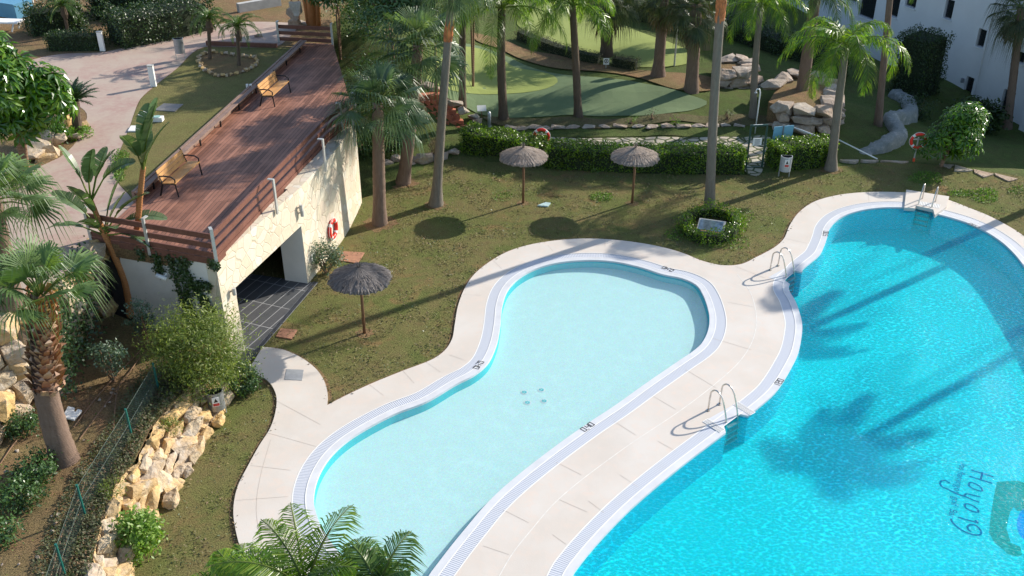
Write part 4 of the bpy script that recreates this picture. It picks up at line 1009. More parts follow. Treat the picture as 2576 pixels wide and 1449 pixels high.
# ---- gate, shower, handrails, signs
t = thing('garden_gate', 'dark green metal gate frame standing open between two clipped hedges', 'gate', P(1895,424))
ga, gb = P(1876,424), P(1916,422); gh = 1.95; gx = (gb-ga).normalized()
for p, nm in ((ga, 'post'), (gb, 'post')):
    mb = MB(); mb.beam(p, p + Vector((0,0,gh)), 0.07, 0.07, (1, 0, 0)); mb.obj(nm, M['green_dark'], t)
mb = MB(); mb.beam(ga + Vector((0,0,gh-0.035)) + gx*0.036, gb + Vector((0,0,gh-0.035)) - gx*0.036, 0.07, 0.07); mb.obj('top_bar', M['green_dark'], t)
mb = MB(); mb.beam(ga + Vector((0,0,0.05)) + gx*0.036, gb + Vector((0,0,0.05)) - gx*0.036, 0.05, 0.04); mb.obj('threshold', M['green_dark'], t)
mb = MB(); mb.beam(ga + Vector((0,0,gh+0.004)) + gx*0.1, gb + Vector((0,0,gh+0.004)) - gx*0.2, 0.03, 0.008); mb.obj('white_strip', M['white_gloss'], t)  # thin white strip on part of the top bar
sg = thing('gate_sign', 'white notice hung in the middle of the green gate frame', 'sign', (ga+gb)/2 + Vector((0,0,1.25)))
c = (ga+gb)/2 + Vector((0,-0.02,1.2)); mb = MB(); mb.box(c, (0.38, 0.02, 0.32), (gx, Vector((-gx.y, gx.x, 0)), Vector((0,0,1)))); mb.obj('panel', M['white'], sg)
mb = MB()
for k in range(5): mb.box(c + Vector((0,-0.014,0.1-0.05*k)), (0.24-0.04*(k % 2), 0.004, 0.015), (gx, Vector((-gx.y, gx.x, 0)), Vector((0,0,1))))
mb.obj('lettering', M['ink'], sg)
for s in (-1, 1):
    mb = MB(); mb.tube([c + gx*(s*0.19) + Vector((0,0,0.12)), c + gx*(s*0.62) + Vector((0,0,0.2))], 0.006, 4); mb.obj('wire', M['wire'], sg)
t = thing('garden_shower', 'white hooked shower pipe rising behind the gate frame', 'shower', P(1899,338))
b = P(1899,336,0.1); mb = MB(); mb.tube([b, b + Vector((0,0,1.95)), b + Vector((-0.05,0,2.1)), b + Vector((-0.16,-0.02,2.12)), b + Vector((-0.2,-0.03,2.02))], 0.03, 8); mb.obj('pipe', M['white_gloss'], t, True)
mb = MB(); q = b + Vector((-0.2,-0.03,1.99)); mb.tube([q, q - Vector((0,0,0.05))], [0.03, 0.08], 10); mb.obj('shower_head', M['post_grey'], t)
t = thing('notice_board', 'pale blue board on a dark post behind the clipped hedge', 'board', P(1960,392)); b = P(1961,392)
bx = Vector((0.97, 0.24, 0)); mb = MB(); mb.box(b + Vector((0.02,0.03,1.05)), (0.92, 0.03, 0.62), (bx, Vector((-0.24,0.97,0)), Vector((0,0,1)))); mb.obj('panel', M['blue_board'], t)
mb = MB(); mb.beam(b, b + Vector((0,0,1.42)), 0.06, 0.05, (1,0,0)); mb.obj('post', M['frame'], t)
t = thing('stair_handrail', 'long metal handrail coloured white for its sun glare, sloping down past the palm trunk', 'handrail', GP(2075,380))
hp = [PY(1982,315,GP(1982,345).y), PY(2030,333,GP(2030,372).y), PY(2075,350,GP(2075,385).y), PY(2110,352,GP(2110,380).y), PY(2207,400,GP(2207,405).y)]
mb = MB(); mb.tube(hp[:3], 0.035, 8); mb.obj('upper_rail', M['white_gloss'], t, True)  # white colour stands in for sun glare on the metal
mb = MB(); mb.tube(hp[3:], 0.03, 8); mb.obj('lower_rail', M['white_gloss'], t, True)
for p in (hp[0], hp[2]):
    mb = MB(); mb.tube([p, Vector((p.x, p.y, HT(p.x, p.y)-0.05))], 0.022, 6); mb.obj('baluster', M['post_grey'], t)
t = thing('no_walking_sign', 'small white pictogram sign at the foot of the low grey hedge', 'sign', GP(1524,173)); b = GP(1524,174)
mb = MB(); mb.beam(b, b + Vector((0,0,0.5)), 0.03, 0.03, (1,0,0)); mb.obj('stake', M['post_grey'], t)
mb = MB(); mb.box(b + Vector((0,-0.03,0.42)), (0.30, 0.02, 0.34)); pn = mb.obj('panel', M['white'], t)
mb = MB(); q = b + Vector((0,-0.045,0.44)); pts = [q + Vector((0.1*math.cos(a*.5236), 0, 0.1*math.sin(a*.5236))) for a in range(13)]; mb.tube(pts, 0.014, 4, False); mb.tube([pts[2], pts[8]], 0.012, 4); mb.tube([pts[4], pts[10]], 0.012, 4); mb.obj('symbol', M['ink'], pn)
t = thing('lectern_sign', 'small tilted white board at the top corner of the brick steps', 'sign', GP(1212,296)); b = GP(1212,297)
mb = MB(); mb.tube([b, b + Vector((0,0,0.4))], 0.02, 6); mb.obj('stake', M['wood_pole'], t)
mb = MB(); Xl = Vector((1,0.1,0)).normalized(); Yl = Vector((-0.08,0.8,0.5)).normalized(); mb.box(b + Vector((0,0.05,0.46)), (0.42, 0.34, 0.02), (Xl, Yl, Xl.cross(Yl))); mb.obj('panel', M['white'], t)
t = thing('standpipe', 'short grey round-topped standpipe behind the hedge corner', 'pipe', GP(1231,318)); b = GP(1231,319)
mb = MB(); mb.tube([b, b + Vector((0,0,0.62)), b + Vector((0,0,0.7)), b + Vector((0,0,0.74))], [0.08, 0.08, 0.065, 0.02], 12); mb.obj('body', M['bin_pale'], t, True)
mb = MB(); mb.tube([b, b + Vector((0,0,0.05))], 0.11, 12); mb.obj('base', M['concrete'], t)
# floodlight mast between the greens
t = thing('floodlight_mast', 'slim grey mast carrying a square floodlight behind the leaning palm', 'lamp', GP(1696,166)); b = GP(1696,166); top = PY(1727,40,b.y)
mb = MB(); mb.tube([b, Vector((b.x, b.y, top.z))], [0.05, 0.04], 8); mb.obj('pole', M['post_grey'], t)
hh = Vector((b.x, b.y, top.z)); mb = MB(); mb.beam(hh - Vector((0.15,0,0)), hh + Vector((0.55,0,0)), 0.05, 0.05); mb.obj('cross_arm', M['post_grey'], t)
mb = MB(); mb.box(hh + Vector((0.38,0,0.34)), (0.44, 0.16, 0.56)); mb.obj('lamp_housing', M['frame'], t)
# glazed ground light inside the round hedge
t = thing('ground_light_box', 'glass-topped metal box inside the ring of clipped shrubs', 'light box', P(1787,592)); c = P(1787,588)
X = P(1820,592)-P(1757,583); X.normalize(); Yv = Vector((-X.y, X.x, 0)); Zt = (Vector((0,0,1)) - Yv*0.35).normalized(); Yt = Zt.cross(X)
mb = MB(); mb.box(c + Vector((0,0,0.12)), (0.92, 0.62, 0.24), (X, Yv, Vector((0,0,1)))); mb.obj('base', M['rust'], t)
mb = MB(); mb.box(c + Vector((0,0,0.3)), (0.98, 0.68, 0.05), (X, Yt, Zt)); mb.obj('lid_frame', M['concrete'], t)
mb = MB(); mb.box(c + Vector((0,0,0.332)), (0.84, 0.54, 0.02), (X, Yt, Zt)); mb.obj('glass', plain('pale_glass', (0.20, 0.26, 0.29), 0.06, 0.5, 0.5, 5), t)
# ---- brick steps, each with a saw-toothed front
t = thing('brick_steps', 'flight of red brick steps with saw-toothed fronts climbing beside the palms', 'steps', GP(1130,340))
NS = 8; b0, b1 = P(1088,352,0.0), P(1186,336,0.0); t0, t1 = P(1046,246,1.5), P(1122,240,1.5)
for k in range(NS):
    f = k/(NS-1); a = b0.lerp(t0, f); b = b1.lerp(t1, f); a2 = t0 + (t0-b0)*0.3; b2 = t1 + (t1-b1)*0.3
    z = 0.14 + 1.42*f; d = (b-a).xy; L = d.length; d.normalize(); nn = Vector((-d.y, d.x)); poly = []
    m = 5
    for i in range(m):
        poly += [a.xy + d*(L*i/m) + nn*0.15, a.xy + d*(L*(i+0.86)/m) - nn*0.08]
    poly.append(b.xy + nn*0.2)
    f2 = min(1.35, f + 2.2/(NS-1)); a3 = b0 + (t0-b0)*f2; b3 = b1 + (t1-b1)*f2
    poly += [b3.xy, a3.xy]
    mb = MB(); mb.prism([Vector(p) for p in (poly if area(poly) > 0 else poly[::-1])], z-0.5, z); mb.obj('step', M['terracotta'], t, False, True)
# ---- apartment building at the right
f0 = Vector((27.2, 51.0)); fd = Vector((-0.35, 0.937)).normalized(); fnv = Vector((-fd.y, fd.x)); fnv = -fnv if fnv.x > 0 else fnv
BB = -2.6
def PF(u, v, depth=0.0):
    x = u-1288; y = v-724.5; d = Vector((x, FPX*CT - y*ST, -FPX*ST - y*CT)); o = Vector((0, 0, CAMH))
    base = f0 - fnv*depth
    tt = ((base - o.xy).dot(fnv))/(d.xy.dot(fnv)); q = o + d*tt
    return ((q.xy-f0).dot(fd), q.z)
def Fp(s, z, depth=0.0): q = f0 + fd*s - fnv*depth; return (q.x, q.y, z)
t = thing('apartment_building', 'white rendered apartment building in shade with small dark windows', 'building', (*f0, BB))
S0, S1, ZT = -4.0, 34.0, 8.3
holes = []
def D3(a, b): return (1717.3 + a/3, b/3)
wins = [[(1985,-20),(2055,12),(2025,155),(1972,135)], [(2240,212),(2303,232),(2262,365),(2207,345)], [(2145,572),(2206,592),(2172,715),(2117,698)], [(1690,-60),(1772,-35),(1757,68),(1678,45)], [(2520,380),(2590,400),(2570,500),(2503,450)]]
wrect = []
for w in wins:
    q = [PF(*D3(*p)) for p in w]; s_ = sorted(p[0] for p in q); z_ = sorted(p[1] for p in q)
    wrect.append(((s_[0]+s_[1])/2, (s_[2]+s_[3])/2, (z_[0]+z_[1])/2, (z_[2]+z_[3])/2))
doors = [[(2425,672),(2505,692),(2478,905),(2375,890)], [(1325,-60),(1470,-20),(1436,150),(1345,128)]]
for w in doors:
    q = [PF(*D3(*p)) for p in w]; s_ = sorted(p[0] for p in q); z_ = sorted(p[1] for p in q)
    wrect.append(((s_[0]+s_[1])/2, (s_[2]+s_[3])/2, (z_[0]+z_[1])/2, (z_[2]+z_[3])/2))
for s in (10.5, 14.5, 21.0, 25.0, 29.0):
    for z in (0.6, 3.6): wrect.append((s, s+0.9, z, z+1.2))
wrect = [w for i, w in enumerate(wrect) if not any(i > j and w[0] < v[1]+0.2 and w[1] > v[0]-0.2 and w[2] < v[3]+0.2 and w[3] > v[2]-0.2 for j, v in enumerate(wrect))]
outl = [Vector((S0, BB-1)), Vector((S1, BB-1)), Vector((S1, ZT)), Vector((S0, ZT))]
hl = [[Vector((a, c)), Vector((b, c)), Vector((b, d)), Vector((a, d))] for a, b, c, d in wrect]
ov, fs = fill([outl] + hl); mb = MB()
mb.add([Fp(p.x, p.y) for p in ov], fs)
for h in hl:
    n = 4; mb.add([Fp(p.x, p.y) for p in h] + [Fp(p.x, p.y, 0.16) for p in h], [(i, (i+1) % n, n+(i+1) % n, n+i) for i in range(n)])
q = [Fp(S0, BB-1), Fp(S0, ZT), Fp(S0, ZT, 9), Fp(S0, BB-1, 9), Fp(S1, BB-1), Fp(S1, ZT), Fp(S1, ZT, 9), Fp(S1, BB-1, 9)]
mb.add(q, [(0,1,2,3), (4,7,6,5), (1,5,6,2), (3,2,6,7)])
# the protruding wing at the right edge and the low stepped wall beside it
mb.add([Fp(-4.0, BB-1, -0.5), Fp(-0.75, BB-1, -0.5), Fp(-0.75, ZT, -0.5), Fp(-4.0, ZT, -0.5), Fp(-0.75, BB-1, 0), Fp(-0.75, ZT, 0), Fp(-4.0, ZT, 0)], [(0,1,2,3), (1,4,5,2), (2,5,6,3)])
mb.obj('wall', M['facade'], t)
for i, (a, b, c, d) in enumerate(wrect):
    isdoor = len(wins) <= i < len(wins)+1
    mb = MB(); e = 0.06
    for p, r in (((a, c), (b, c+e)), ((a, d-e), (b, d)), ((a, c+e), (a+e, d-e)), ((b-e, c+e), (b, d-e))):
        mb.add([Fp(p[0], p[1], 0.13), Fp(r[0], p[1], 0.13), Fp(r[0], r[1], 0.13), Fp(p[0], r[1], 0.13)], [(0,1,2,3)])
    fr = mb.obj('door' if isdoor else 'window', M['frame'], t)
    mb = MB(); mb.add([Fp(a, c, 0.155), Fp(b, c, 0.155), Fp(b, d, 0.155), Fp(a, d, 0.155)], [(0,1,2,3)]); mb.obj('pane', M['glass_dark'], fr)
    if not isdoor:
        mb = MB(); A = Vector(Fp(a-0.06, c-0.03, -0.03)); B = Vector(Fp(b+0.06, c-0.03, -0.03)); mb.beam(A, B, 0.10, 0.06); mb.obj('sill', M['facade'], fr)
for (s_, z0_, z1_) in ((3.2, BB, ZT-0.3),):
    mb = MB(); mb.tube([Vector(Fp(s_, z0_, -0.07)), Vector(Fp(s_, z1_, -0.07))], 0.05, 8); mb.obj('downpipe', M['facade'], t)
q = PF(2423.7, 202); mb = MB(); c_ = Vector(Fp(q[0], q[1], -0.08)); mb.tube([c_ - Vector((0,0,0.12)), c_ + Vector((0,0,0.12))], 0.09, 10); mb.obj('wall_lamp', M['frame'], t)
# ---- winding low wall in the shaded dip
t_pts = [(2117,392),(2170,385),(2237,368),(2258,345),(2248,325),(2234,312),(2262,305),(2288,296),(2284,275),(2268,258),(2250,246)]
wl = smooth_loop([GP(u, v).xy for u, v in t_pts], False, 0.4)
wl = smooth_loop(wl[::2], False, 0.12)
mb = MB(); prof = [(-0.34, -0.8), (-0.36, -0.2), (-0.35, 0.15), (-0.30, 0.40), (-0.2, 0.50), (0, 0.52), (0.2, 0.50), (0.30, 0.40), (0.35, 0.15), (0.36, -0.2), (0.34, -0.8)]
vs = []
for i, p in enumerate(wl):
    tt = (wl[min(i+1, len(wl)-1)]-wl[max(i-1, 0)]).normalized(); nn = Vector((-tt.y, tt.x)); z = HT(p.x, p.y) - 0.9*max(0, 1-6*i/len(wl))
    for a, h in prof:
        q = p + nn*a; k1 = Vector((q.x*3.2, q.y*3.2, h*3.2)); o_ = mnoise.noise(k1)*0.09 + mnoise.noise(k1*2.7)*0.06
        q = q + nn*(o_*(1 if a > 0 else -1)); vs.append((q.x, q.y, z + h + o_*0.9))
k = len(prof); mb.add(vs, [(i*k+j, i*k+j+1, (i+1)*k+j+1, (i+1)*k+j) for i in range(len(wl)-1) for j in range(k-1)])
tag(mb.obj('winding_wall', M['rock_grey'], None, True, True), 'winding grey rubble wall in the shaded dip before the building', 'wall')
# pale kerb stones along the lawn's far right edge
for i, (a, b, w) in enumerate([((2112,404),(2160,404),.25),((2165,404),(2210,405),.2),((2215,405),(2285,408),.2),((2362,414),(2400,417),.4),((2402,417),(2448,430),.65),((2450,428),(2500,440),.6),((2502,438),(2560,452),.5)]):
    A, B = P(*a, 0.0), P(*b, 0.0); d = (B-A).xy.normalized(); nn = Vector((d.y, -d.x)); rr = random.Random(i)
    poly = [A.xy, B.xy, B.xy + nn*(w*rr.uniform(.3, .7)) - d*0.12, (A.xy+B.xy)/2 + nn*w + d*rr.uniform(-.2, .3), A.xy + nn*(w*rr.uniform(.2, .6)) + d*0.1]
    mb = MB(); mb.prism([Vector(p) for p in (poly if area(poly) > 0 else poly[::-1])], -0.1, 0.05)
    tag(mb.obj('kerb_stone', M['rock_pink'], None, False, True), 'flat pale stone along the far right edge of the lawn', 'stone', 'kerb stones at the right lawn edge')
# ---- pool-side furniture seen at the top left corner
t = thing('covered_basin', 'long blue covered basin at the top left corner', 'basin', P(20,30,T)); mb = MB()
a, b = P(-60,22,T), P(66,42,T); mb.beam(a + Vector((0,0,0.35)), b + Vector((0,0,0.35)), 1.1, 0.7); mb.obj('body', M['blue_pool'], t)
mb = MB(); mb.beam(a + Vector((0,0,0.72)), b + Vector((0,0,0.72)), 1.2, 0.04); mb.obj('cover', M['blue_pool'], t)
t = thing('sun_lounger', 'white plastic sun lounger in front of the blue basin', 'lounger', P(20,84,T)); a, b = P(-70,72,T), P(58,76,T)
mb = MB(); mb.beam(a + Vector((0,0,0.42)), b + Vector((0,0,0.42)), 0.7, 0.07); mb.obj('bed', M['white'], t)
d = (b-a).normalized(); n3 = Vector((-d.y, d.x, 0))
for q in (0.45, 0.85):
    for s in (-1, 1):
        p = a.lerp(b, q) + n3*(s*0.3); mb = MB(); mb.beam(p + d*0.0, p + d*0.18 + Vector((0,0,0.4)), 0.06, 0.06, (0,1,0.2)); mb.obj('leg', M['white'], t)
for i, (u, v) in enumerate(((10,22),(32,24),(52,12),(75,8))):
    c = P(u, v, T); t = thing('terrace_chair', 'white slim-legged terrace chair at the top left edge', 'chair', c, 'white chairs at the top left')
    mb = MB(); mb.box(c + Vector((0,0.2,0.45)), (0.45, 0.45, 0.04)); mb.obj('seat', M['white'], t)
    mb = MB(); mb.box(c + Vector((0,0.42,0.72)), (0.45, 0.04, 0.5)); mb.obj('backrest', M['white'], t)
    for sx in (-0.19, 0.19):
        for sy in (0.02, 0.4): mb = MB(); mb.beam(c + Vector((sx, sy, 0)), c + Vector((sx*0.9, sy, 0.43)), 0.045, 0.045, (0,1,0)); mb.obj('leg', M['white'], t)
# low wall and step at the top centre
mb = MB(); a, b = P(600,30,T), P(705,12,T); mb.beam(a + Vector((0,0,0.2)), b + Vector((0,0,0.2)), 0.3, 0.45); tag(mb.obj('garden_wall', M['concrete']), 'low pale wall beyond the far end of the upper path', 'wall')
# white security camera on the end wall
cw = P(447,672,2.7); base = Pc + de*((cw.xy-Pc).dot(de)); cw = Vector((*(base+nfront*0.02), 2.75)); n3 = Vector((*nfront, 0)); d3 = Vector((*de, 0))
t = thing('security_camera', 'white security camera fixed to the shaded end wall among ivy', 'camera', cw)
mb = MB(); mb.box(cw + n3*0.02, (0.12, 0.03, 0.12), (d3, n3, Vector((0,0,1)))); mb.tube([cw, cw + n3*0.18], 0.025, 6); mb.obj('bracket', M['white'], t)
mb = MB(); mb.tube([cw + n3*0.16 - d3*0.12 + Vector((0,0,-0.06)), cw + n3*0.22 + d3*0.16 + Vector((0,0,0.06))], 0.065, 10); mb.obj('housing', M['white'], t, True)
# dark block put in for the shaded gap beside the end wall
mb = MB(); a = F1 + de*0.02; mb.prism([a, a + de*0.55, a + de*0.55 - nfront*0.5, a - nfront*0.5][::1], 0.4, T-0.25); tag(mb.obj('gap_shade_block', M['dark'], None, False, True), 'dark block standing in for shade in the gap between end wall and boulder bank', 'recess')
# ================================================================== PLANTS AND ROCKS
V = Vector; UP = V((0,0,1))
def rdir(r): 
    z = r.uniform(-1, 1); a = r.uniform(0, 2*math.pi); q = math.sqrt(1-z*z); return V((q*math.cos(a), q*math.sin(a), z))
def fan_frond(mb, c, az, el, pl, Rf, r, nseg=29, droop=0.35, mi=0, pmi=1, spread=120):
    h = V((math.cos(az), math.sin(az), 0)); d = h*math.cos(el) + UP*math.sin(el)
    hub = c + d*pl - UP*(pl*0.10)
    mb.tube([c, c + d*pl*0.55 + UP*pl*0.02, hub], [0.028, 0.022, 0.014], 4, False, pmi)
    el2 = el - 0.22; d2 = h*math.cos(el2) + UP*math.sin(el2)
    tw = r.uniform(-0.35, 0.35)
    s = d2.cross(UP)
    s = s.normalized() if s.length > 1e-3 else V((1,0,0)); n = s.cross(d2).normalized()
    s = (s*math.cos(tw) + n*math.sin(tw)).normalized(); n = s.cross(d2).normalized()
    da = R_(2*spread)/nseg
    for i in range(nseg):
        a = -R_(spread) + da*(i+0.5); e = d2*math.cos(a) + s*math.sin(a); t = e.cross(n)
        L = Rf*(1 - 0.22*(abs(a)/R_(spread))**2)*r.uniform(0.9, 1.06); dr = droop*r.uniform(0.6, 1.4)
        vs = []
        for q, wq in ((0.04, 0.06), (0.40, 0.36), (0.70, 0.19)):
            w = L*math.tan(da/2)*wq*1.02; p = hub + e*(L*q) + n*(0.10*L*math.sin(q*2.2)*(1-abs(a)/R_(spread)*0.5)) - UP*(dr*L*q**3*0.9)
            vs += [p - t*w + n*(w*0.5), p + t*w - n*(w*0.5)]
        vs.append(hub + e*(L*0.96) - UP*(dr*L*1.7))
        mb.add(vs, [(0,2,3,1), (2,4,5,3), (4,6,5)], mi)
def fan_crown(c, R, nf, seed, emin=-0.75, emax=1.35, droop=0.35, skirt=0, nseg=29):
    r = random.Random(seed); mb = MB(); c = V(c)
    for i in range(nf):
        f = (i+0.5)/nf; el = emax - (emax-emin)*f**0.85 + r.uniform(-0.12, 0.12); az = i*2.39996 + r.uniform(-0.25, 0.25)
        k = r.uniform(0.9, 1.1)
        fan_frond(mb, c - UP*(0.25*f*R*0.3), az, el, R*0.53*k*(0.72+0.28*min(1, f*2)), R*0.53*k, r, nseg, droop*(0.7+0.6*f))
    for i in range(skirt):
        az = i*2.39996*1.7; fan_frond(mb, c - UP*(0.25*R+0.1), az, -1.2 + r.uniform(-.15, .15), R*0.28, R*0.5, r, 11, 0.25, 2, 2)
    return mb
def feather_frond(mb, c, az, el, L, bend, r, nl=34, ll=0.5, mi=0, pmi=1, hang=0.75, w=0.020, side=0.0):
    h = V((math.cos(az), math.sin(az), 0)); sd_ = V((-h.y, h.x, 0)); n = 16; pts = []; p = V(c); e = el
    for i in range(n+1):
        pts.append(V(p)); f = i/n; ee = el - bend*f**1.25; p = p + (h*math.cos(ee) + UP*math.sin(ee) + sd_*(side*f))*(L/n)
    mb.tube(pts, [0.026*(1-0.85*i/n)+0.003 for i in range(n+1)], 4, False, pmi)
    for i in range(nl):
        f = 0.10 + 0.90*(i+0.5)/nl; x = f*n; k = min(int(x), n-1); q = pts[k].lerp(pts[k+1], x-k); t = (pts[k+1]-pts[k]).normalized()
        nn = sd_.cross(t).normalized()
        if nn.z < 0: nn = -nn
        length = ll*(math.sin(math.pi*min(1, 0.22+0.80*f))**0.7)*r.uniform(0.85, 1.12)
        for s in (-1, 1):
            lift = r.uniform(-0.15, 0.45); fw = 0.45 + 0.5*f
            d = (sd_*s*0.9 + t*fw + nn*lift).normalized(); g = hang*r.uniform(0.7, 1.3)
            a = q; b = q + d*length*0.5 - UP*(g*length*0.16); e_ = q + d*length*0.86 - UP*(g*length*0.62)
            wv = t*w
            mb.add([a - wv*0.6, a + wv*0.6, b - wv, b + wv, e_], [(0,1,3,2), (2,3,4)], mi)
def feather_crown(c, L, nf, seed, bend=1.9, emax=1.35, emin=0.15, ll=0.5, hang=0.8, nl=34, w=0.02):
    r = random.Random(seed); mb = MB()
    for i in range(nf):
        f = (i+0.5)/nf; el = emax - (emax-emin)*f + r.uniform(-0.08, 0.08)
        feather_frond(mb, V(c), i*2.39996 + r.uniform(-.2, .2), el, L*r.uniform(0.88, 1.08)*(0.75+0.25*min(1, 2*f)), bend*r.uniform(0.85, 1.15), r, nl, ll, hang=hang, w=w, side=r.uniform(-.15, .15))
    return mb
def bend_path(a, b, n=9, sag=0.0, mids=None):
    a, b = V(a), V(b); out = []
    for i in range(n+1):
        f = i/n; p = a.lerp(b, f); p.x = a.x + (b.x-a.x)*(f + sag*math.sin(math.pi*f)*0.5); out.append(p)
    return out
def trunk(par, path, r0, r1, mat, flare=1.35, jit=0.05, n=12):
    k = len(path); rad = [(r0 + (r1-r0)*(i/(k-1)))*(1 + (flare-1)*max(0, 1-6*i/(k-1))) for i in range(k)]
    full = smooth3(path, max(2, int(60/(k-1)))) if k < 40 else path; K = len(full); rr_ = random.Random(int(r0*1000)+K); rad2 = []
    for i in range(K):
        x = i*(k-1)/(K-1); j = min(int(x), k-2); q = rad[j] + (rad[j+1]-rad[j])*(x-j); rad2.append(q*(1 + (0.012 if i % 3 == 0 else -0.006) + rr_.uniform(-.014, .014)))
    mb = MB(); mb.tube(full, rad2, n, True, 0, jit); return mb.obj('trunk', mat, par, True)
def palm(label, base, top, r0, r1, kind, R, nf, seed, tm='trunk', group=None, sag=0.0, leaf=None, flare=1.3, mid=None, **kw):
    base = V(base); t = thing('fan_palm' if kind == 'fan' else 'feather_palm', label, 'palm', base, group)
    path = bend_path(base - UP*0.1, top, 10, sag)
    if mid is not None:
        q = smooth3([base - UP*0.1, V(mid), V(top)]); path = q
    trunk(t, path, r0, r1, M[tm], flare)
    if kind == 'fan':
        mb = fan_crown(top, R, nf, seed, **kw); mb.obj('crown', [M[leaf or 'fan'], M['bamboo'], M['dry']], t)
    else:
        mb = feather_crown(top, R, nf, seed, **kw); mb.obj('crown', [M[leaf or 'feather'], M['bamboo']], t)
        # smooth green crownshaft
    return t
def smooth3(pts, n=10):
    pts = [V(p) for p in pts]; out = []
    for i in range(len(pts)-1):
        p0, p1, p2, p3 = pts[max(i-1, 0)], pts[i], pts[i+1], pts[min(i+2, len(pts)-1)]
        for k in range(n):
            u = k/n; out.append(0.5*((2*p1) + (p2-p0)*u + (2*p0-5*p1+4*p2-p3)*u*u + (3*p1-p0-3*p2+p3)*u**3))
    out.append(pts[-1]); return out
PG = 'tall palms around the lawn and greens'
def up_at(base, u, v): return PY(u, v, base.y)
def lawnpalm(label, bu, bv, tu, tv, r0, r1, kind, R, nf, seed, ground='lawn', mid=None, **kw):
    b = P(bu, bv) if ground == 'lawn' else (P(bu, bv, T) if ground == 'top' else (P(bu, bv, BZ) if ground == 'bed' else GP(bu, bv)))
    m = up_at(b, *mid) if mid else None
    return palm(label, b, up_at(b, tu, tv), r0, r1, kind, R, nf, seed, group=PG, mid=m, **kw)
lawnpalm('stout fan palm with a full grey green crown beside the end of the stone wall', 955, 563, 950, 258, .25, .20, 'fan', 2.0, 36, 1, droop=0.24, emin=-0.6)
lawnpalm('leaning fan palm with a ragged crown just behind the stout one', 1013, 460, 1052, 112, .27, .20, 'fan', 2.15, 36, 2, mid=(1035, 300), droop=0.26, emin=-0.55)
c_ = lawnpalm('slender curved palm with an orange scar high on its trunk', 1096, 515, 1140, -62, .21, .12, 'fan', 1.6, 26, 3, tm='trunk_grey', mid=(1112, 290), flare=1.6)
d_ = lawnpalm('tall straight palm rising behind the ring of clipped shrubs', 1785, 520, 1822, -95, .19, .15, 'feather', 2.5, 14, 4, tm='trunk_grey', mid=(1797, 250), leaf='feather_deep')
e_ = lawnpalm('queen palm with arching bright fronds at the end of the clipped hedge', 2090, 426, 2128, 118, .20, .13, 'feather', 3.5, 13, 5, tm='trunk_grey', mid=(2108, 270), leaf='feather', bend=2.6, ll=0.75, hang=1.0, emin=0.1, nl=58, flare=1.7, w=.024)
lawnpalm('palm with a thick brown boot standing in the boulder terrace at the right', 2014, 258, 2052, -10, .30, .24, 'feather', 3.0, 14, 6, 'back', tm='trunk', bend=2.5, ll=0.7, hang=1.1, leaf='feather_deep', nl=48)
lawnpalm('slim palm with a pale ringed trunk behind the gate frame', 1894, 296, 1913, 18, .17, .13, 'feather', 2.9, 13, 7, 'back', tm='trunk_grey', mid=(1900, 160), bend=2.5, ll=0.65, hang=1.1, nl=50)
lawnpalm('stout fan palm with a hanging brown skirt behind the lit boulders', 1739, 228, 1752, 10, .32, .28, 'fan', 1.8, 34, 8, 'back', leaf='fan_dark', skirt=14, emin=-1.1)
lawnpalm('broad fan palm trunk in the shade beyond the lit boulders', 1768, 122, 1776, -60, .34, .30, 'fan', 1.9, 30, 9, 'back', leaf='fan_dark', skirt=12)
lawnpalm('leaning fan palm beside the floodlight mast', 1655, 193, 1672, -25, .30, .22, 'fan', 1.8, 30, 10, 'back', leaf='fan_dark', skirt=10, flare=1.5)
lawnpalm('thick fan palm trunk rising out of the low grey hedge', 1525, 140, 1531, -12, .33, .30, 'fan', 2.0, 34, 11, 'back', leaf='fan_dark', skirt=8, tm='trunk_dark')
lawnpalm('dark slim palm in the middle of the putting green', 1455, 293, 1440, 14, .20, .15, 'feather', 3.1, 15, 12, 'back', tm='trunk_dark', mid=(1449, 170), bend=2.2, ll=0.7, hang=1.0, nl=56, emin=0.0)
lawnpalm('dark palm with a pale scarred neck at the front edge of the putting green', 1267, 299, 1262, 22, .22, .17, 'feather', 4.0, 16, 13, 'back', tm='trunk_dark', mid=(1261, 170), bend=2.1, ll=0.8, hang=1.0, nl=64, emin=0.0)
lawnpalm('thin dark palm at the top of the brick steps', 1163, 270, 1163, 6, .17, .15, 'feather', 2.6, 13, 14, 'back', tm='trunk_dark', bend=2.2, hang=1.1, leaf='feather_deep')
lawnpalm('tall thin palm in front of the white building', 2209, 314, 2244, -60, .17, .13, 'feather', 2.2, 12, 15, 'back', tm='trunk', leaf='feather_deep')
lawnpalm('fan palm with drooping grey leaves against the building at the right edge', 2534, 322, 2568, 20, .22, .18, 'fan', 1.6, 26, 16, 'back', leaf='fan_dark', skirt=12, droop=0.6, emin=-1.2, mid=(2552, 170))
def sleeve(pt, p0, p1, r0, r1, mat, name='peeled_bark'):
    mb = MB(); mb.tube([p0, p0.lerp(p1, .3), p0.lerp(p1, .7), p1], [r0*1.04, r0*1.12, r1*1.12, r1*1.02], 12, False, 0, 0.12); mb.obj(name, M[mat], pt, True)
def vpix(p): q = V((p.x, p.y, p.z-CAMH)); zc = q.y*CT - q.z*ST; return 724.5 + FPX*(-(q.z*CT) - q.y*ST)/zc
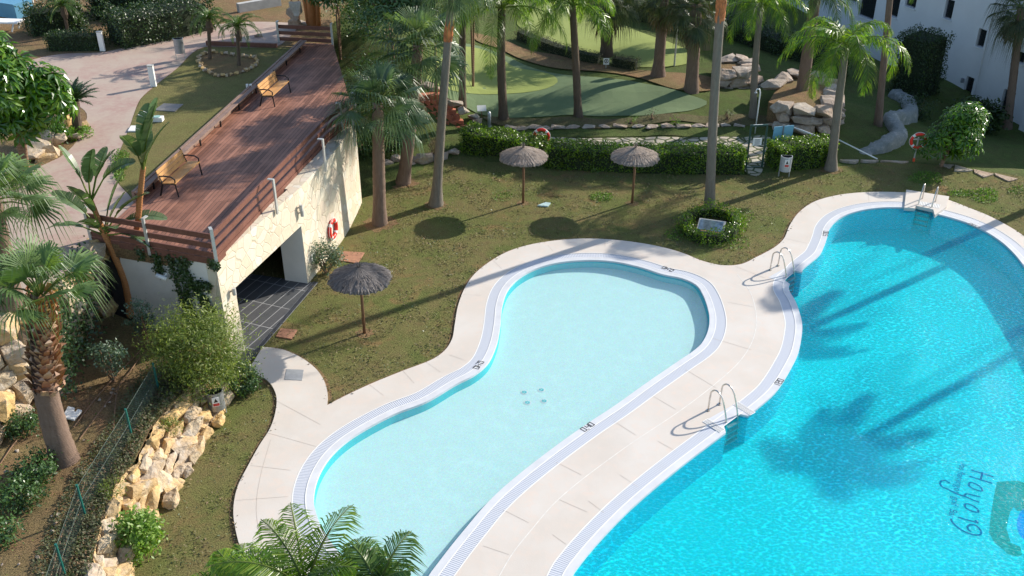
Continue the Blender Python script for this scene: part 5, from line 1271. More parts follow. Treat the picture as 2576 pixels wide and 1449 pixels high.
def band(pt, pts, v0, v1, r):
    full = smooth3(pts, 60); sel = [p for p in full if v0 < vpix(p) < v1]; mb = MB(); k = len(sel); rr_ = random.Random(k)
    for i in range(70):         # ragged strips of torn fibre
        a = rr_.uniform(0, 2*math.pi); j0 = int(rr_.uniform(0, 0.6)*(k-1)); j1 = min(k-1, j0 + int(rr_.uniform(0.25, 0.7)*k)); w_ = rr_.uniform(.03, .07); o = V((math.cos(a), math.sin(a), 0)); t_ = V((-o.y, o.x, 0)); q = rr_.uniform(1.03, 1.16)
        A, B, C = sel[j0], sel[(j0+j1)//2], sel[j1]
        mb.add([A + o*r*1.0 - t_*w_*.3, A + o*r*1.0 + t_*w_*.3, B + o*r*q - t_*w_, B + o*r*q + t_*w_, C + o*r*1.0 - t_*w_*.2, C + o*r*1.0 + t_*w_*.2], [(0,1,3,2), (2,3,5,4)])
    mb.obj('peeled_bark', M['peeled'], pt)
B_ = P(1096, 515); band(c_, [B_ - UP*.1, PY(1112, 290, B_.y), PY(1140, -62, B_.y)], 48, 108, .15)
B_ = P(1785, 520); band(d_, [B_ - UP*.1, PY(1797, 250, B_.y), PY(1822, -95, B_.y)], -20, 62, .165)
# palms outside the frame whose shadows lie on the water
dsh = V((math.cos(SUN_AZ), math.sin(SUN_AZ), 0))/math.tan(SUN_EL)
for (u, v, h, sz, lab, sd0) in ((2185, 1068, 9.0, 2.45, 'palm beyond the right edge whose shadow lies mid pool', 31), (2045, 795, 7.2, 2.6, 'palm beyond the right edge whose shadow reaches the ladder between the pools', 32)):
    s = P(u, v, -0.45); c = s + dsh*(h+0.45); b = V((c.x, c.y, 0))
    palm(lab, b, V((c.x, c.y, h)), .2, .15, 'feather', sz, 13, sd0, tm='trunk_grey', group=PG, leaf='feather', bend=2.1, ll=0.75, hang=0.8, nl=54, w=0.042)
# leaning palm with peeled boots in the planting bed and its smooth neighbour
b = P(163,1160,BZ); q = palm('big leaning fan palm with peeling orange leaf bases in the lower left bed', b, PY(101,742,b.y+0.15), .33, .20, 'fan', 1.75, 16, 21, tm='trunk', leaf='fan_light', group=PG, mid=PY(112,965,b.y+0.1), emin=0.25, droop=0.3, flare=1.15)
mb = MB(); rr = random.Random(5); pa, pb = PY(118,985,b.y+0.1), PY(101,745,b.y+0.15); axis = (pb-pa).normalized(); sx = axis.cross(V((0,1,0))).normalized(); sy = axis.cross(sx)
for i in range(230):
    f = i/230; p = pa.lerp(pb, f); a = i*2.39996; rad = 0.30 - 0.07*f; o_ = sx*math.cos(a) + sy*math.sin(a); t_ = axis.cross(o_)
    L = rr.uniform(0.16, 0.3); w = rr.uniform(0.10, 0.17)
    p0 = p + o_*rad*0.92; p1 = p + o_*(rad+rr.uniform(0.05, 0.13)) + axis*L*0.7; p2 = p + o_*(rad+rr.uniform(0.02, 0.24)) + axis*L + t_*rr.uniform(-.05, .05)
    mb.add([p0 - t_*w*0.6, p0 + t_*w*0.6, p1 - t_*w*0.5, p1 + t_*w*0.5, p2], [(0,1,3,2), (2,3,4)], 1 if f > 0.72 and rr.random() < 0.7 else 0)
mb.obj('leaf_base', [M['boot'], M['boot_gold']], q)
b2 = P(104,1010,BZ); b2.y += 0.5
palm('smooth-trunked fan palm leaning out over the left edge of the picture', b2, PY(-28,500,b2.y+0.3), .40, .27, 'fan', 1.75, 24, 22, tm='trunk', leaf='fan_light', group=PG, mid=PY(40,800,b2.y+0.2), emin=-0.25, droop=0.4)
# foreground palms rising from below the frame
for (u, v, z, L, nf, lab, sd0, lf) in ((770, 1490, 4.3, 1.75, 10, 'feather palm whose fresh fronds rise into the bottom edge of the picture', 41, 'feather'), (950, 1490, 4.4, 1.2, 8, 'feather palm with a rusty tip at the bottom edge over the shallow pool', 42, 'feather_deep'), (610, 1500, 3.8, 1.15, 9, 'feather palm just entering the bottom edge over the grass', 43, 'feather')):
    c = P(u, v, z); palm(lab, V((c.x, c.y, 0)), c, .11, .08, 'feather', L, nf, sd0, group='feather palms at the bottom edge', leaf=lf, bend=1.5, ll=0.72, hang=1.0, nl=50, w=0.013, emin=0.7)
# small date palms on the terrace
for (bu, bv, tu, tv, lab, sd0) in ((528,148,524,46,'small feathery palm on the left in the stone-ringed bed',51), (601,164,597,66,'small feathery palm on the right in the stone-ringed bed',52), (172,88,158,14,'small feathery palm standing among the dark hedges at the top left',53)):
    b = P(bu, bv, T); t = up_at(b, tu, tv); pp = palm(lab, b, t, .07, .09, 'feather', 1.35, 20, sd0, tm='trunk_dark', group='small palms on the upper terrace', leaf='feather_deep', bend=2.0, ll=0.24, hang=0.5, nl=36, w=0.011, emin=-0.1)
    mb = MB(); mb.tube([t - UP*0.62, t - UP*0.4, t - UP*0.05], [0.09, 0.16, 0.10], 10, True, 0, 0.25); mb.obj('boot', M['trunk_dark'], pp)
# cycad
b = P(195,334,T); t = thing('cycad', 'dark stiff-leaved cycad on a stubby brown trunk beside the path', 'cycad', b); top = up_at(b, 187, 256)
mb = MB(); mb.tube(bend_path(b - UP*0.1, top, 8), [0.17]*9, 12, True, 0, 0.18); mb.obj('trunk', M['trunk_dark'], t)
mb = feather_crown(top, 1.05, 40, 61, bend=0.75, emax=1.4, emin=0.35, ll=0.2, hang=0.1, nl=40, w=0.012); mb.obj('crown', [M['cycad'], M['cycad']], t)
# ---- leaves, shrubs and hedges
def leaf_quad(mb, p, n, d, L, W, mi=0, fold=0.25):
    n = n.normalized(); d = (d - n*d.dot(n)); d = d.normalized() if d.length > 1e-4 else n.orthogonal().normalized(); s = n.cross(d)
    a = p; m = p + d*L*0.5 + n*L*0.06; e = p + d*L - n*L*0.08
    mb.add([a, m - s*W*0.5 + n*W*fold, m + s*W*0.5 + n*W*fold, e, m], [(0,4,1), (0,2,4), (1,4,3), (4,2,3)], mi)
def simple_leaf(mb, p, n, d, L, W, mi=0):
    n = n.normalized(); d = (d - n*d.dot(n)); d = d.normalized() if d.length > 1e-4 else n.orthogonal().normalized(); s = n.cross(d)
    mb.add([p, p + d*L*0.5 - s*W*0.5, p + d*L, p + d*L*0.5 + s*W*0.5], [(0,1,2,3)], mi)
def hedge(name, label, cat, line, width, height, mat, leaf, dens, seed, zf, group=None, taper=0.9, core=True, rough=0.10):
    r = random.Random(seed); line = [V(p[:2]) for p in line]; segs = []; tot = 0
    for i in range(len(line)-1): L = (line[i+1]-line[i]).length; segs.append((tot, L, i)); tot += L
    t = thing(name, label, cat, (*line[0], zf(*line[0])), group); mb = MB(); per = width*taper + 2*height
    def at(s):
        for s0, L, i in segs:
            if s <= s0+L or i == len(segs)-1:
                f = min(1, max(0, (s-s0)/max(L, 1e-5))); d = (line[i+1]-line[i]).normalized(); return line[i].lerp(line[i+1], f), d
    n_ = int(tot*per*dens)
    for k in range(n_ + int(2*width*height*dens)):
        end = k >= n_
        s = r.uniform(0, tot) if not end else r.choice((0, tot)) + r.uniform(-.05, .05)
        q, d = at(s); nn = V((-d.y, d.x)); u = r.uniform(0, per)
        if end: off = r.uniform(-.5, .5)*width; h = r.uniform(0, height); nor = V((*(d if s > tot/2 else -d), 0.2))
        elif u < height: off = -width/2; h = u; nor = V((*(-nn), 0.15))
        elif u < height + width*taper: off = (u-height) - width*taper/2; h = height; nor = UP*1.0
        else: off = width/2; h = per-u; nor = V((*nn, 0.15))
        e_ = (h/height); off *= (taper + (1-taper)*(1-e_)) if not end else 1
        bump_ = rough*1.6*mnoise.noise(V((q.x*1.7+off, q.y*1.7, h*1.7)))
        p = V((q.x + nn.x*off, q.y + nn.y*off, zf(q.x, q.y) + h)) + nor.normalized()*(bump_ + r.uniform(-rough, rough*0.6))
        n3 = (nor.normalized() + rdir(r)*0.9); L = leaf*r.uniform(0.7, 1.3)
        simple_leaf(mb, p, n3, rdir(r) + UP*0.3, L, L*0.55)
    mb.obj('foliage', mat, t)
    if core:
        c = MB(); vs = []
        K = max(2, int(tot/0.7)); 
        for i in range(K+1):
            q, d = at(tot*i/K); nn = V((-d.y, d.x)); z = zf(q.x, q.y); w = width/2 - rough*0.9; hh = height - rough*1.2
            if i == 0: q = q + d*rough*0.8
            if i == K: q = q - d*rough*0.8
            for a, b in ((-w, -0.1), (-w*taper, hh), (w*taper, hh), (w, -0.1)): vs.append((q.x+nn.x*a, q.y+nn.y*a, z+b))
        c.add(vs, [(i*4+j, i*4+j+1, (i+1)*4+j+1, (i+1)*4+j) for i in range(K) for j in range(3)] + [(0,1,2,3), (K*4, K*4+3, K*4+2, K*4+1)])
        c.obj('shade_core', M['hedge_core'], t, False, True)  # solid block whose dark colour stands in for shade between the leaves
    return t
z0 = lambda x, y: 0.0
HG = 'clipped hedges at the back of the lawn'
def hl_(pts, zf=None): return [(P(u, v).xy if zf is None else GP(u, v).xy) for u, v in pts]
hedge('clipped_hedge', 'bright clipped hedge at the foot of the brick steps', 'hedge', hl_([(1172,374),(1250,386),(1362,408)]), 1.25, 1.0, M['hedge'], .085, 560, 1, z0, HG)
hedge('clipped_hedge', 'long clipped hedge behind the two pale parasols, shaded in its middle', 'hedge', hl_([(1378,412),(1500,420),(1640,424),(1760,426),(1864,427)]), 1.15, 0.95, M['hedge'], .085, 520, 2, z0, HG)
hedge('clipped_hedge', 'bright short clipped hedge between the gate frame and the queen palm', 'hedge', hl_([(1938,420),(2010,412),(2082,404)]), 1.25, 1.05, M['hedge'], .085, 600, 3, z0, HG)
ring = [P(1787 + 66*math.cos(a*math.pi/11), 579 + 36*math.sin(a*math.pi/11)).xy for a in range(23)]
hedge('round_hedge', 'ring of clipped bright green shrubs enclosing the ground light', 'hedge', ring, 0.42, 0.5, M['hedge'], .075, 420, 4, z0, None, rough=0.14)
hz = lambda x, y: HT(x, y)
GHG = 'low grey hedges between the greens'
hedge('grey_hedge', 'low greyish hedge dividing the two golf greens, left stretch', 'hedge', hl_([(1308,96),(1345,112),(1400,134),(1462,152),(1510,160)], 1), 0.75, 0.55, M['hedge_grey'], .06, 420, 5, hz, GHG)
hedge('grey_hedge', 'low greyish hedge dividing the two golf greens, right stretch behind the white sign', 'hedge', hl_([(1540,166),(1572,171),(1604,176)], 1), 0.75, 0.6, M['hedge_grey'], .06, 420, 6, hz, GHG)
zt = lambda x, y: T
DH = 'dark hedges of the upper terrace'
hedge('dark_hedge', 'low dark hedge beside the pale bollard at the top left', 'hedge', [P(u, v, T).xy for u, v in ((128,122),(180,122),(258,121))], 0.9, 0.75, M['hedge_dark'], .09, 330, 7, zt, DH)
hedge('dark_hedge', 'tall dark hedge along the far side of the upper path', 'hedge', [P(u, v, T).xy for u, v in ((285,112),(370,96),(440,82),(505,64))], 2.4, 1.5, M['hedge_dark'], .11, 230, 8, zt, DH, rough=0.25)
hedge('dark_hedge', 'dark hedge beside the blue basin at the top left', 'hedge', [P(u, v, T).xy for u, v in ((75,84),(140,78),(215,70))], 1.6, 1.3, M['hedge_dark'], .11, 230, 9, zt, DH, rough=0.25)
hedge('dark_hedge', 'dark hedge filling the very top of the picture above the upper path', 'hedge', [P(u, v, T).xy for u, v in ((230,38),(330,30),(440,24),(480,22))], 2.6, 1.7, M['hedge_dark'], .13, 170, 10, zt, DH, rough=0.3)
RH = 'dark hedges in the shade before the building'
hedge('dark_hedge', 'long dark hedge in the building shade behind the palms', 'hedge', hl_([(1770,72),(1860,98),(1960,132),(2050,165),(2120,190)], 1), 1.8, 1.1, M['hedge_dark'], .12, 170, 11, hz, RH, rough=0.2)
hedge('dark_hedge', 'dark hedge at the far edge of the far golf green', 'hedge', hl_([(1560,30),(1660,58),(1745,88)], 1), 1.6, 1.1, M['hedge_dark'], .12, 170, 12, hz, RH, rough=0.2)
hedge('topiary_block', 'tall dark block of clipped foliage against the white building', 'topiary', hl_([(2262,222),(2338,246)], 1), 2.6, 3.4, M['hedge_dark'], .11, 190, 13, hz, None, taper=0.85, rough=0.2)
def shrub(name, label, cat, c, rad, nclus, nleaf, leaf, mat, seed, base=None, stems=5, stem_mat='branch', width=0.5, spread=0.30, shell=0.55, group=None, upb=0.2, stem_r=0.018):
    """leaf clusters on thin stems; c = crown centre"""
    r = random.Random(seed); c = V(c); base = V(base) if base else V((c.x, c.y, c.z - rad[2]))
    t = thing(name, label, cat, base, group); mb = MB(); tips = []
    for i in range(nclus):
        d = rdir(r); q = shell + (1-shell)*r.random()**0.6; p = c + V((d.x*rad[0], d.y*rad[1], d.z*rad[2]))*q; tips.append(p)
        out = (p-c); out = out.normalized() if out.length > 1e-4 else UP
        sc = spread*min(rad)*r.uniform(0.7, 1.3)
        for k in range(nleaf):
            g_ = V((r.gauss(0, sc), r.gauss(0, sc), r.gauss(0, sc*0.8))); L = leaf*r.uniform(0.65, 1.3)
            simple_leaf(mb, p + g_, out*0.7 + UP*0.45 + rdir(r)*0.8, out*0.8 + rdir(r) + UP*upb, L, L*width)
    mb.obj('crown', mat, t)
    mb = MB()
    for i in range(stems):
        p = tips[(i*7) % len(tips)]; m = base.lerp(p, 0.5) + V((r.uniform(-.1, .1), r.uniform(-.1, .1), 0.05)); mb.tube([base - UP*0.05 + V((r.uniform(-.05, .05), r.uniform(-.05, .05), 0)), m, p], [stem_r*1.4, stem_r, stem_r*0.4], 5, False)
    if stems: mb.obj('stem', M[stem_mat], t)
    return t
def shrub_px(name, label, cat, u, v, gz, h, rad, *a, **k):
    """shrub standing at photo point (u,v) on height gz, crown centre h above it"""
    b = P(u, v, gz); return shrub(name, label, cat, b + UP*h, rad, *a, base=b, **k)
shrub_px('fine_leaved_bush', 'large feathery yellow green bush in front of the house corner', 'bush', 512, 955, BZ*0.8, 1.05, (1.2, 0.95, 1.15), 300, 60, .10, M['bamboo'], 1, stems=14, width=0.28, spread=0.26, shell=0.35, upb=0.6)
shrub_px('round_bush', 'small round dark green bush at the edge of the pale paving', 'bush', 606, 985, 0, 0.45, (0.48, 0.44, 0.5), 80, 36, .07, M['bush_dark'], 2, width=0.6, spread=0.22, shell=0.7)
shrub_px('bright_bush', 'bright lime green bush growing against the golden boulders', 'bush', 357, 1388, 0.15, 0.52, (0.42, 0.38, 0.62), 80, 40, .10, M['bright'], 3, width=0.5, spread=0.25, shell=0.6)
shrub_px('wall_shrub', 'open blue green shrub against the pale stone wall below the red ring', 'bush', 822, 690, 0, 0.72, (0.55, 0.48, 0.52), 70, 30, .085, M['blue_shrub'], 4, width=0.45, spread=0.25, stems=9, shell=0.4)
shrub_px('blue_shrub', 'bluish shrub on bare stems in the middle of the lower bed', 'bush', 285, 955, BZ, 0.75, (0.48, 0.38, 0.5), 44, 26, .085, M['blue_shrub'], 5, width=0.5, spread=0.25, stems=8, shell=0.3)
shrub_px('blue_shrub', 'tall thin bluish shrub with two long stems before the end wall', 'bush', 374, 880, BZ, 1.15, (0.42, 0.3, 0.55), 34, 26, .085, M['blue_shrub'], 6, width=0.5, spread=0.24, stems=5, shell=0.3, stem_r=0.03)
LS = 'dark leafy shrubs at the lower left edge'
shrub_px('leafy_shrub', 'dark leafy shrub beside the golden boulders at the left edge', 'bush', 52, 1085, BZ, 0.3, (0.48, 0.36, 0.3), 46, 30, .085, M['bush_dark'], 7, width=0.5, group=LS)
shrub_px('leafy_shrub', 'leafy shrub just left of the big leaning palm foot', 'bush', 96, 1205, BZ, 0.34, (0.46, 0.4, 0.32), 46, 30, .085, M['bush_dark'], 8, width=0.5, group=LS)
shrub_px('leafy_shrub', 'widest leafy shrub on the bare soil at the left edge', 'bush', 48, 1270, BZ, 0.34, (0.56, 0.42, 0.36), 54, 30, .085, M['bush_dark'], 9, width=0.5, group=LS)
shrub_px('leafy_shrub', 'lowest leafy shrub cut by the left edge', 'bush', 8, 1360, BZ, 0.3, (0.45, 0.36, 0.3), 40, 30, .085, M['bush_dark'], 10, width=0.5, group=LS)
# shrubs between the steps and the house, and in the shade
shrub_px('shade_shrub', 'dark shrub between the leaning fan palm and the brick steps', 'bush', 985, 378, 0.2, 0.55, (0.8, 0.6, 0.6), 60, 30, .10, M['bush_dark'], 11)
shrub_px('low_cover_plant', 'bright low plants under the lower end of the brick steps', 'plant', 1082, 348, 0.1, 0.15, (0.7, 0.45, 0.2), 34, 24, .09, M['weed'], 12, stems=0)
shrub_px('dry_tuft', 'dry reddish tuft of stalks beside the slender curved palm', 'plant', 1093, 395, 0.0, 0.45, (0.22, 0.2, 0.4), 40, 12, .16, M['dry'], 13, width=0.1, upb=2.0)
shrub_px('dark_shrub', 'rounded dark shrub at the foot of the white building', 'bush', 2452, 326, -2.3, 0.7, (1.2, 0.8, 0.75), 90, 34, .2, M['hedge_dark'], 14)
shrub_px('dark_shrub', 'dark shrub in the dip behind the winding wall', 'bush', 2300, 300, -1.7, 0.6, (1.0, 0.7, 0.6), 46, 26, .12, M['hedge_dark'], 15)
for i, (u, v) in enumerate(((1590,312),(1640,300),(1700,312),(1830,302),(1960,280),(2000,292),(2040,300))):
    b = GP(u, v); shrub('sparse_plant', 'sparse twiggy plant in the strip along the front of the greens', 'plant', b + UP*0.22, (0.25, 0.22, 0.25), 14, 8, .09, M['hedge_grey' if i % 2 else 'weed'], 100+i, base=b, stems=6, group='sparse plants along the greens', width=0.35)
# tree with umbrella-like leaf whorls
def whorl(mb, p, out, r, L, k=8, mi=0):
    a0 = r.uniform(0, 6.28); X = out.orthogonal().normalized(); Yv = out.cross(X)
    for i in range(k):
        a = a0 + i*2*math.pi/k; d = (X*math.cos(a) + Yv*math.sin(a)); d = (d + out*0.15 - UP*0.38).normalized(); n = (out + UP*0.4 + d*0.2)
        leaf_quad(mb, p + d*L*0.18, n, d, L*r.uniform(0.85, 1.1), L*0.33, mi, 0.2)
def whorl_tree(name, label, base, c, rad, n, L, mat, seed, k=8, stems=4, tr=0.07, tm='branch', group=None):
    r = random.Random(seed); c = V(c); base = V(base); t = thing(name, label, 'tree', base, group); mb = MB(); tips = []
    lobes = []
    for i in range(9):
        d = rdir(r); d.z = d.z*0.9; lobes.append((V((d.x*rad[0], d.y*rad[1], d.z*rad[2]))*0.62, r.uniform(0.38, 0.58)))
    lobes.append((V((0,0,0)), 0.7))
    for i in range(n):
        lc, lr = lobes[i % 10]; d = rdir(r)
        if d.z < -0.6: d.z *= -0.5
        q = 0.6 + 0.4*r.random()**0.5
        p = c + lc + V((d.x*rad[0], d.y*rad[1], d.z*rad[2]))*(q*lr); out = (d + UP*0.35 + rdir(r)*0.3).normalized(); tips.append(p); whorl(mb, p, out, r, L*r.uniform(0.75, 1.15), k)
    mb.obj('crown', mat, t); mb = MB()
    for i in range(stems):
        p = tips[i*5 % len(tips)].lerp(c, 0.3); m = base.lerp(c, 0.55) + V((r.uniform(-.2, .2), r.uniform(-.2, .2), 0)); mb.tube([base - UP*0.1, m, p], [tr, tr*0.7, tr*0.3], 7, False)
    for i in range(22):
        p = tips[i*3 % len(tips)]; mb.tube([c.lerp(p, 0.1), p], [tr*0.35, tr*0.12], 4, False)
    mb.obj('trunk', M[tm], t, True); return t
b = P(68,440,T+0.1); whorl_tree('umbrella_tree', 'dense glossy umbrella tree at the upper left edge', b, PY(34,200,b.y+0.2), (1.45, 1.35, 2.0), 420, .46, M['schefflera'], 3, k=9, tr=0.10, tm='branch')
b = P(2366,420,0); whorl_tree('leafy_tree', 'bright leafy tree beside the life ring at the far right of the lawn', b, PY(2400,338,b.y+0.4), (1.6, 1.2, 1.45), 400, .33, M['schefflera'], 4, k=7, tr=0.06)
for i, (x, y, z, rx, lab) in enumerate(((-8.3, 47.2, 6.0, 1.7, 'dark broadleaf tree nearest the right post of the far fence'), (-5.3, 43.0, 6.1, 2.1, 'broad dark tree just behind the leaning fan palm crown'), (-3.5, 44.2, 7.7, 2.3, 'tall dark broadleaf tree cut by the top edge left of the slender palm'), (-5.6, 46.2, 6.4, 2.2, 'dark broadleaf tree half hidden behind its neighbours at the top centre'), (-1.9, 47.0, 8.6, 2.1, 'dark broadleaf tree cut by the top edge above the brick steps'))):
    b = V((x, y, HT(x, y))); whorl_tree('broadleaf_tree', lab, b, (x, y, z), (rx, rx*0.95, rx*0.85), int(250*rx), .33, M['bush_dark'], 20+i, k=6, tr=0.06, stems=2, group='broadleaf trees at the top centre')
for i, (x, y, rr_, lab) in enumerate(((-6.6, 40.6, 1.0, 'dark shrub against the deck side nearest the stone wall end'), (-6.2, 44.0, 1.2, 'dark shrub below the broadleaf trees beside the far half of the deck'), (-7.2, 49.0, 1.2, 'dark shrub just right of the far fence'))):
    b = V((x, y, HT(x, y))); shrub('understory_shrub', lab, 'bush', b + UP*0.9*rr_, (rr_*1.15, rr_, rr_), 110, 30, .14, M['bush_dark'], 200+i, base=b, group='dark shrubs beside the deck', shell=0.5)
b = P(788,66,T); t = thing('yucca_tree', 'multi-stemmed brown yucca behind the far fence', 'tree', b); mb = MB()
for dx, dz, rr_, lean in ((0, 3.2, .2, .05), (0.35, 3.0, .13, .3), (-0.3, 3.4, .12, -.25)): mb.tube([b + V((dx*0.6, 0, -.1)), b + V((dx, 0, dz*0.5)), b + V((dx+lean, 0.1, dz))], [rr_*1.3, rr_, rr_*0.8], 8, True, 0, 0.15)
mb.obj('trunk', M['orange_bark'], t, True)
mb = MB(); r = random.Random(3)
for dx, dz in ((0.05, 3.2), (0.65, 3.0), (-0.55, 3.4)):
    for i in range(60):
        d = rdir(r); d.z = abs(d.z)*0.9 - 0.15; simple_leaf(mb, b + V((dx, 0.1, dz)), d.cross(V((.3,.5,.2))), d, r.uniform(.5, .8), .05)
mb.obj('crown', M['bush_dark'], t)
for i, (dx, h) in enumerate(((-1.15, 2.6), (-0.85, 2.9))):
    bb = P(735+i*18, 60, T); t = thing('bare_sapling', 'thin bare sapling left of the yucca, %s' % ('nearer the path' if i == 0 else 'closer to the yucca'), 'tree', bb, 'bare saplings by the far fence'); mb = MB(); mb.tube([bb, bb + V((0.1, 0, h*0.5)), bb + V((0.02, 0, h))], [0.05, 0.04, 0.03], 6); mb.tube([bb + V((0.1, 0, h*0.5)), bb + V((0.3, 0, h*0.8))], [0.03, 0.02], 5); mb.obj('trunk', M['branch'], t)
# bird-of-paradise plants with torn paddle leaves
def paddle(mb, p0, d0, pl, L, Wd, r, curl=0.9, mi=0, pmi=1):
    d0 = d0.normalized(); h = V((d0.x, d0.y, 0)); h = h.normalized() if h.length > 1e-3 else V((1,0,0)); el = math.asin(max(-1, min(1, d0.z)))
    hub = p0 + d0*pl; mb.tube([p0, p0 + d0*pl*0.5, hub], [0.035, 0.025, 0.02], 5, False, pmi)
    L *= 1.3; Wd *= 1.35; n = 18; pts = [hub]; 
    for i in range(n): e = el - 0.15 - curl*((i+1)/n)**1.3; pts.append(pts[-1] + (h*math.cos(e) + UP*math.sin(e))*(L/n))
    s = V((-h.y, h.x, 0)); tw = r.uniform(-0.5, 0.5)
    mb.tube(pts, [0.018*(1-i/(n+1)) + 0.004 for i in range(n+1)], 4, False, pmi)
    for sg in (-1, 1):
        i = 0
        while i < n:
            k = min(n-i, r.choice((2, 3, 4, 6))); gap = r.uniform(0.02, 0.25); dr = r.uniform(0.05, 0.45)
            for j in range(i, i+k):
                w0 = Wd*math.sin(math.pi*(0.06 + 0.92*j/n))**0.6; w1 = Wd*math.sin(math.pi*(0.06 + 0.92*(j+1)/n))**0.6 if j+1 < n else 0.02
                t = (pts[j+1]-pts[j]).normalized(); nn = s.cross(t).normalized(); nn = nn if nn.z > 0 else -nn
                def ed(p, w, last): 
                    q = p + (s*sg*math.cos(tw*sg) + nn*(0.35 + math.sin(tw)*sg))*w*0.85 - UP*(dr*w*0.6) + t*(w*0.28)
                    return q - t*(gap*L/n*1.2) if last else q
                a, b_ = pts[j], pts[j+1]; mb.add([a, b_, ed(b_, w1, j == i+k-1), ed(a, w0, False)], [(0,1,2,3)], mi)
            i += k
def paddle_plant(label, base, path, leaves, seed, r0=.135, tm='orange_bark'):
    t = thing('paddle_plant', label, 'plant', base, 'bird of paradise plants'); r = random.Random(seed); mb = MB(); k = len(path)
    mb.tube(path, [r0*(1-0.35*i/(k-1)) for i in range(k)], 9, True, 0, 0.1); mb.obj('trunk', M[tm], t, True); mb = MB()
    for p0, d, pl, L, Wd, curl in leaves: paddle(mb, V(p0), V(d), pl, L, Wd, r, curl)
    mb.obj('leaves', [M['banana'], M['bamboo']], t); return t
b = P(330,795,BZ); Yb = b.y
def L_(u, v, du, dv, pl, L, Wd=0.17, curl=0.8, dy=0.0, Y=None):
    p = PY(u, v, Y or Yb); q = PY(u+du, v+dv, Y or Yb); d = (q-p); d = d.normalized() + V((0, dy, 0)); return (p, d, pl, L, Wd, curl)
pt = smooth3([b, PY(318,715,Yb), PY(285,635,Yb), PY(262,585,Yb)])
paddle_plant('broad paddle-leaved plant with torn leaves before the left end of the board fence', b, pt, [
    L_(262,588,-110,-110,.75,.85,.18,.5,.1), L_(262,588,-60,-160,.8,.9,.2,.3,-.2), L_(262,588,12,-150,.75,.95,.2,.2,.2), L_(264,588,90,-150,.8,.95,.19,.5), L_(264,590,120,-75,.7,.95,.19,.9,.15), L_(262,592,-100,-40,.6,.85,.18,.8), L_(264,592,80,-20,.55,.9,.18,.9,-.3), L_(262,590,40,-170,.5,.7,.18,.2,.3), L_(262,592,-40,-90,.35,.7,.17,.7,-.5), L_(263,592,30,-80,.3,.7,.17,.8,-.5)], 1)
b3 = P(330,730,BZ+0.3); Y3 = b3.y; pt = smooth3([PY(268,600,Yb), PY(243,540,Yb), PY(230,505,Yb)], 6)
paddle_plant('upright paddle-leaved plant whose leaves stand against the upper path', V(pt[0]), pt, [
    L_(228,505,-50,-100,.7,.8,.18,.3,.1), L_(228,505,-5,-110,.7,.85,.2,.2,-.1), L_(230,505,25,-120,.75,.85,.19,.35), L_(230,505,60,-110,.8,.9,.2,.7), L_(228,505,-20,-70,.5,.7,.17,.6,.4), L_(230,505,10,-130,.7,.7,.18,.1,.3)], 2, .09)
b4 = P(338,790,BZ); Y4 = b4.y; pt = smooth3([b4, PY(338,690,Y4), PY(344,590,Y4), PY(352,500,Y4), PY(358,440,Y4), PY(361,420,Y4)])
paddle_plant('slim tall paddle-leaved plant with upright leaves beside the near bench', b4, pt, [
    L_(361,425,0,-110,.55,1.0,.2,.1), L_(360,425,-10,-110,.6,.95,.19,.15,.2), L_(361,425,12,-110,.6,1.0,.2,.15,-.2), L_(361,425,24,-100,.5,.85,.19,.35,.1), L_(360,425,-24,-100,.45,.8,.19,.4,-.3), L_(361,425,4,-120,.75,1.0,.2,.05,.15), L_(361,425,16,-90,.3,.75,.18,.45,-.4), L_(360,425,-14,-90,.3,.7,.18,.5,.5), L_(360,425,8,-120,.9,.9,.17,.1,.0)], 3, .105)
# ivy on the end wall
t = thing('ivy', 'dark ivy trailing down the shaded end wall of the house', 'ivy', (*(Pc+de*1.2), BZ)); r = random.Random(9); mb = MB(); st = MB()
n3 = V((*nfront, 0)); d3 = V((*de, 0))
def wallp(s, z, o=0.03): q = Pc + de*s + nfront*o; return V((q.x, q.y, z))
vines = [([(1.15,3.35),(1.2,2.9),(1.05,2.4),(1.15,1.9),(1.0,1.4),(1.1,1.0)],.16), ([(0.95,3.4),(1.0,3.0),(0.85,2.5),(0.6,2.2),(0.42,1.9),(0.4,1.5)],.12), ([(1.5,3.4),(1.45,2.9),(1.35,2.3),(1.3,1.6),(1.2,1.1)],.12), ([(1.9,3.4),(1.95,3.1),(1.85,2.8)],.16), ([(0.75,2.6),(0.5,2.65),(0.3,2.6)],.07), ([(0.62,2.2),(0.6,1.7),(0.65,1.3),(0.7,1.0)],.13), ([(0.02,3.42),(-.05,3.38),(0.15,3.4)],.08), ([(2.5,3.4),(2.45,3.25)],.10)]
for pts, wd in vines:
    sm = smooth3([V((a, b_, 0)) for a, b_ in pts], 8); st.tube([wallp(p.x, p.y, 0.02) for p in sm], 0.008, 4, False)
    for p in sm:
        for k in range(16):
            q = wallp(p.x + r.gauss(0, wd*0.6), p.y + r.gauss(0, 0.08), 0.03 + r.random()*0.06); simple_leaf(mb, q, n3 + rdir(r)*0.5, rdir(r) - UP*0.6, r.uniform(.05, .09), .065)
mb.obj('leaves', M['ivy'], t); st.obj('stem', M['branch'], t)
# ivy over the terrace edge
t = thing('ivy', 'mottled ivy hanging over the boulder bank behind the leaning palm', 'ivy', P(185,720,2.5)); mb = MB()
for i in range(2600):
    f = r.random()**1.4; u = 120 + 95*f + r.gauss(0, 12); v = 775 - 150*f + r.gauss(0, 16); k = r.random()**1.3; z = T - 2.2*k; p = P(u, v, T); p = p + V((0.25*k, -0.9*k, z-T)) + V((r.gauss(0, .08), r.gauss(0, .08), .12))
    simple_leaf(mb, p, V((.3, -.8, .6)) + rdir(r)*0.6, rdir(r) - UP*0.5, r.uniform(.06, .10), .07)
mb.obj('leaves', M['ivy'], t)
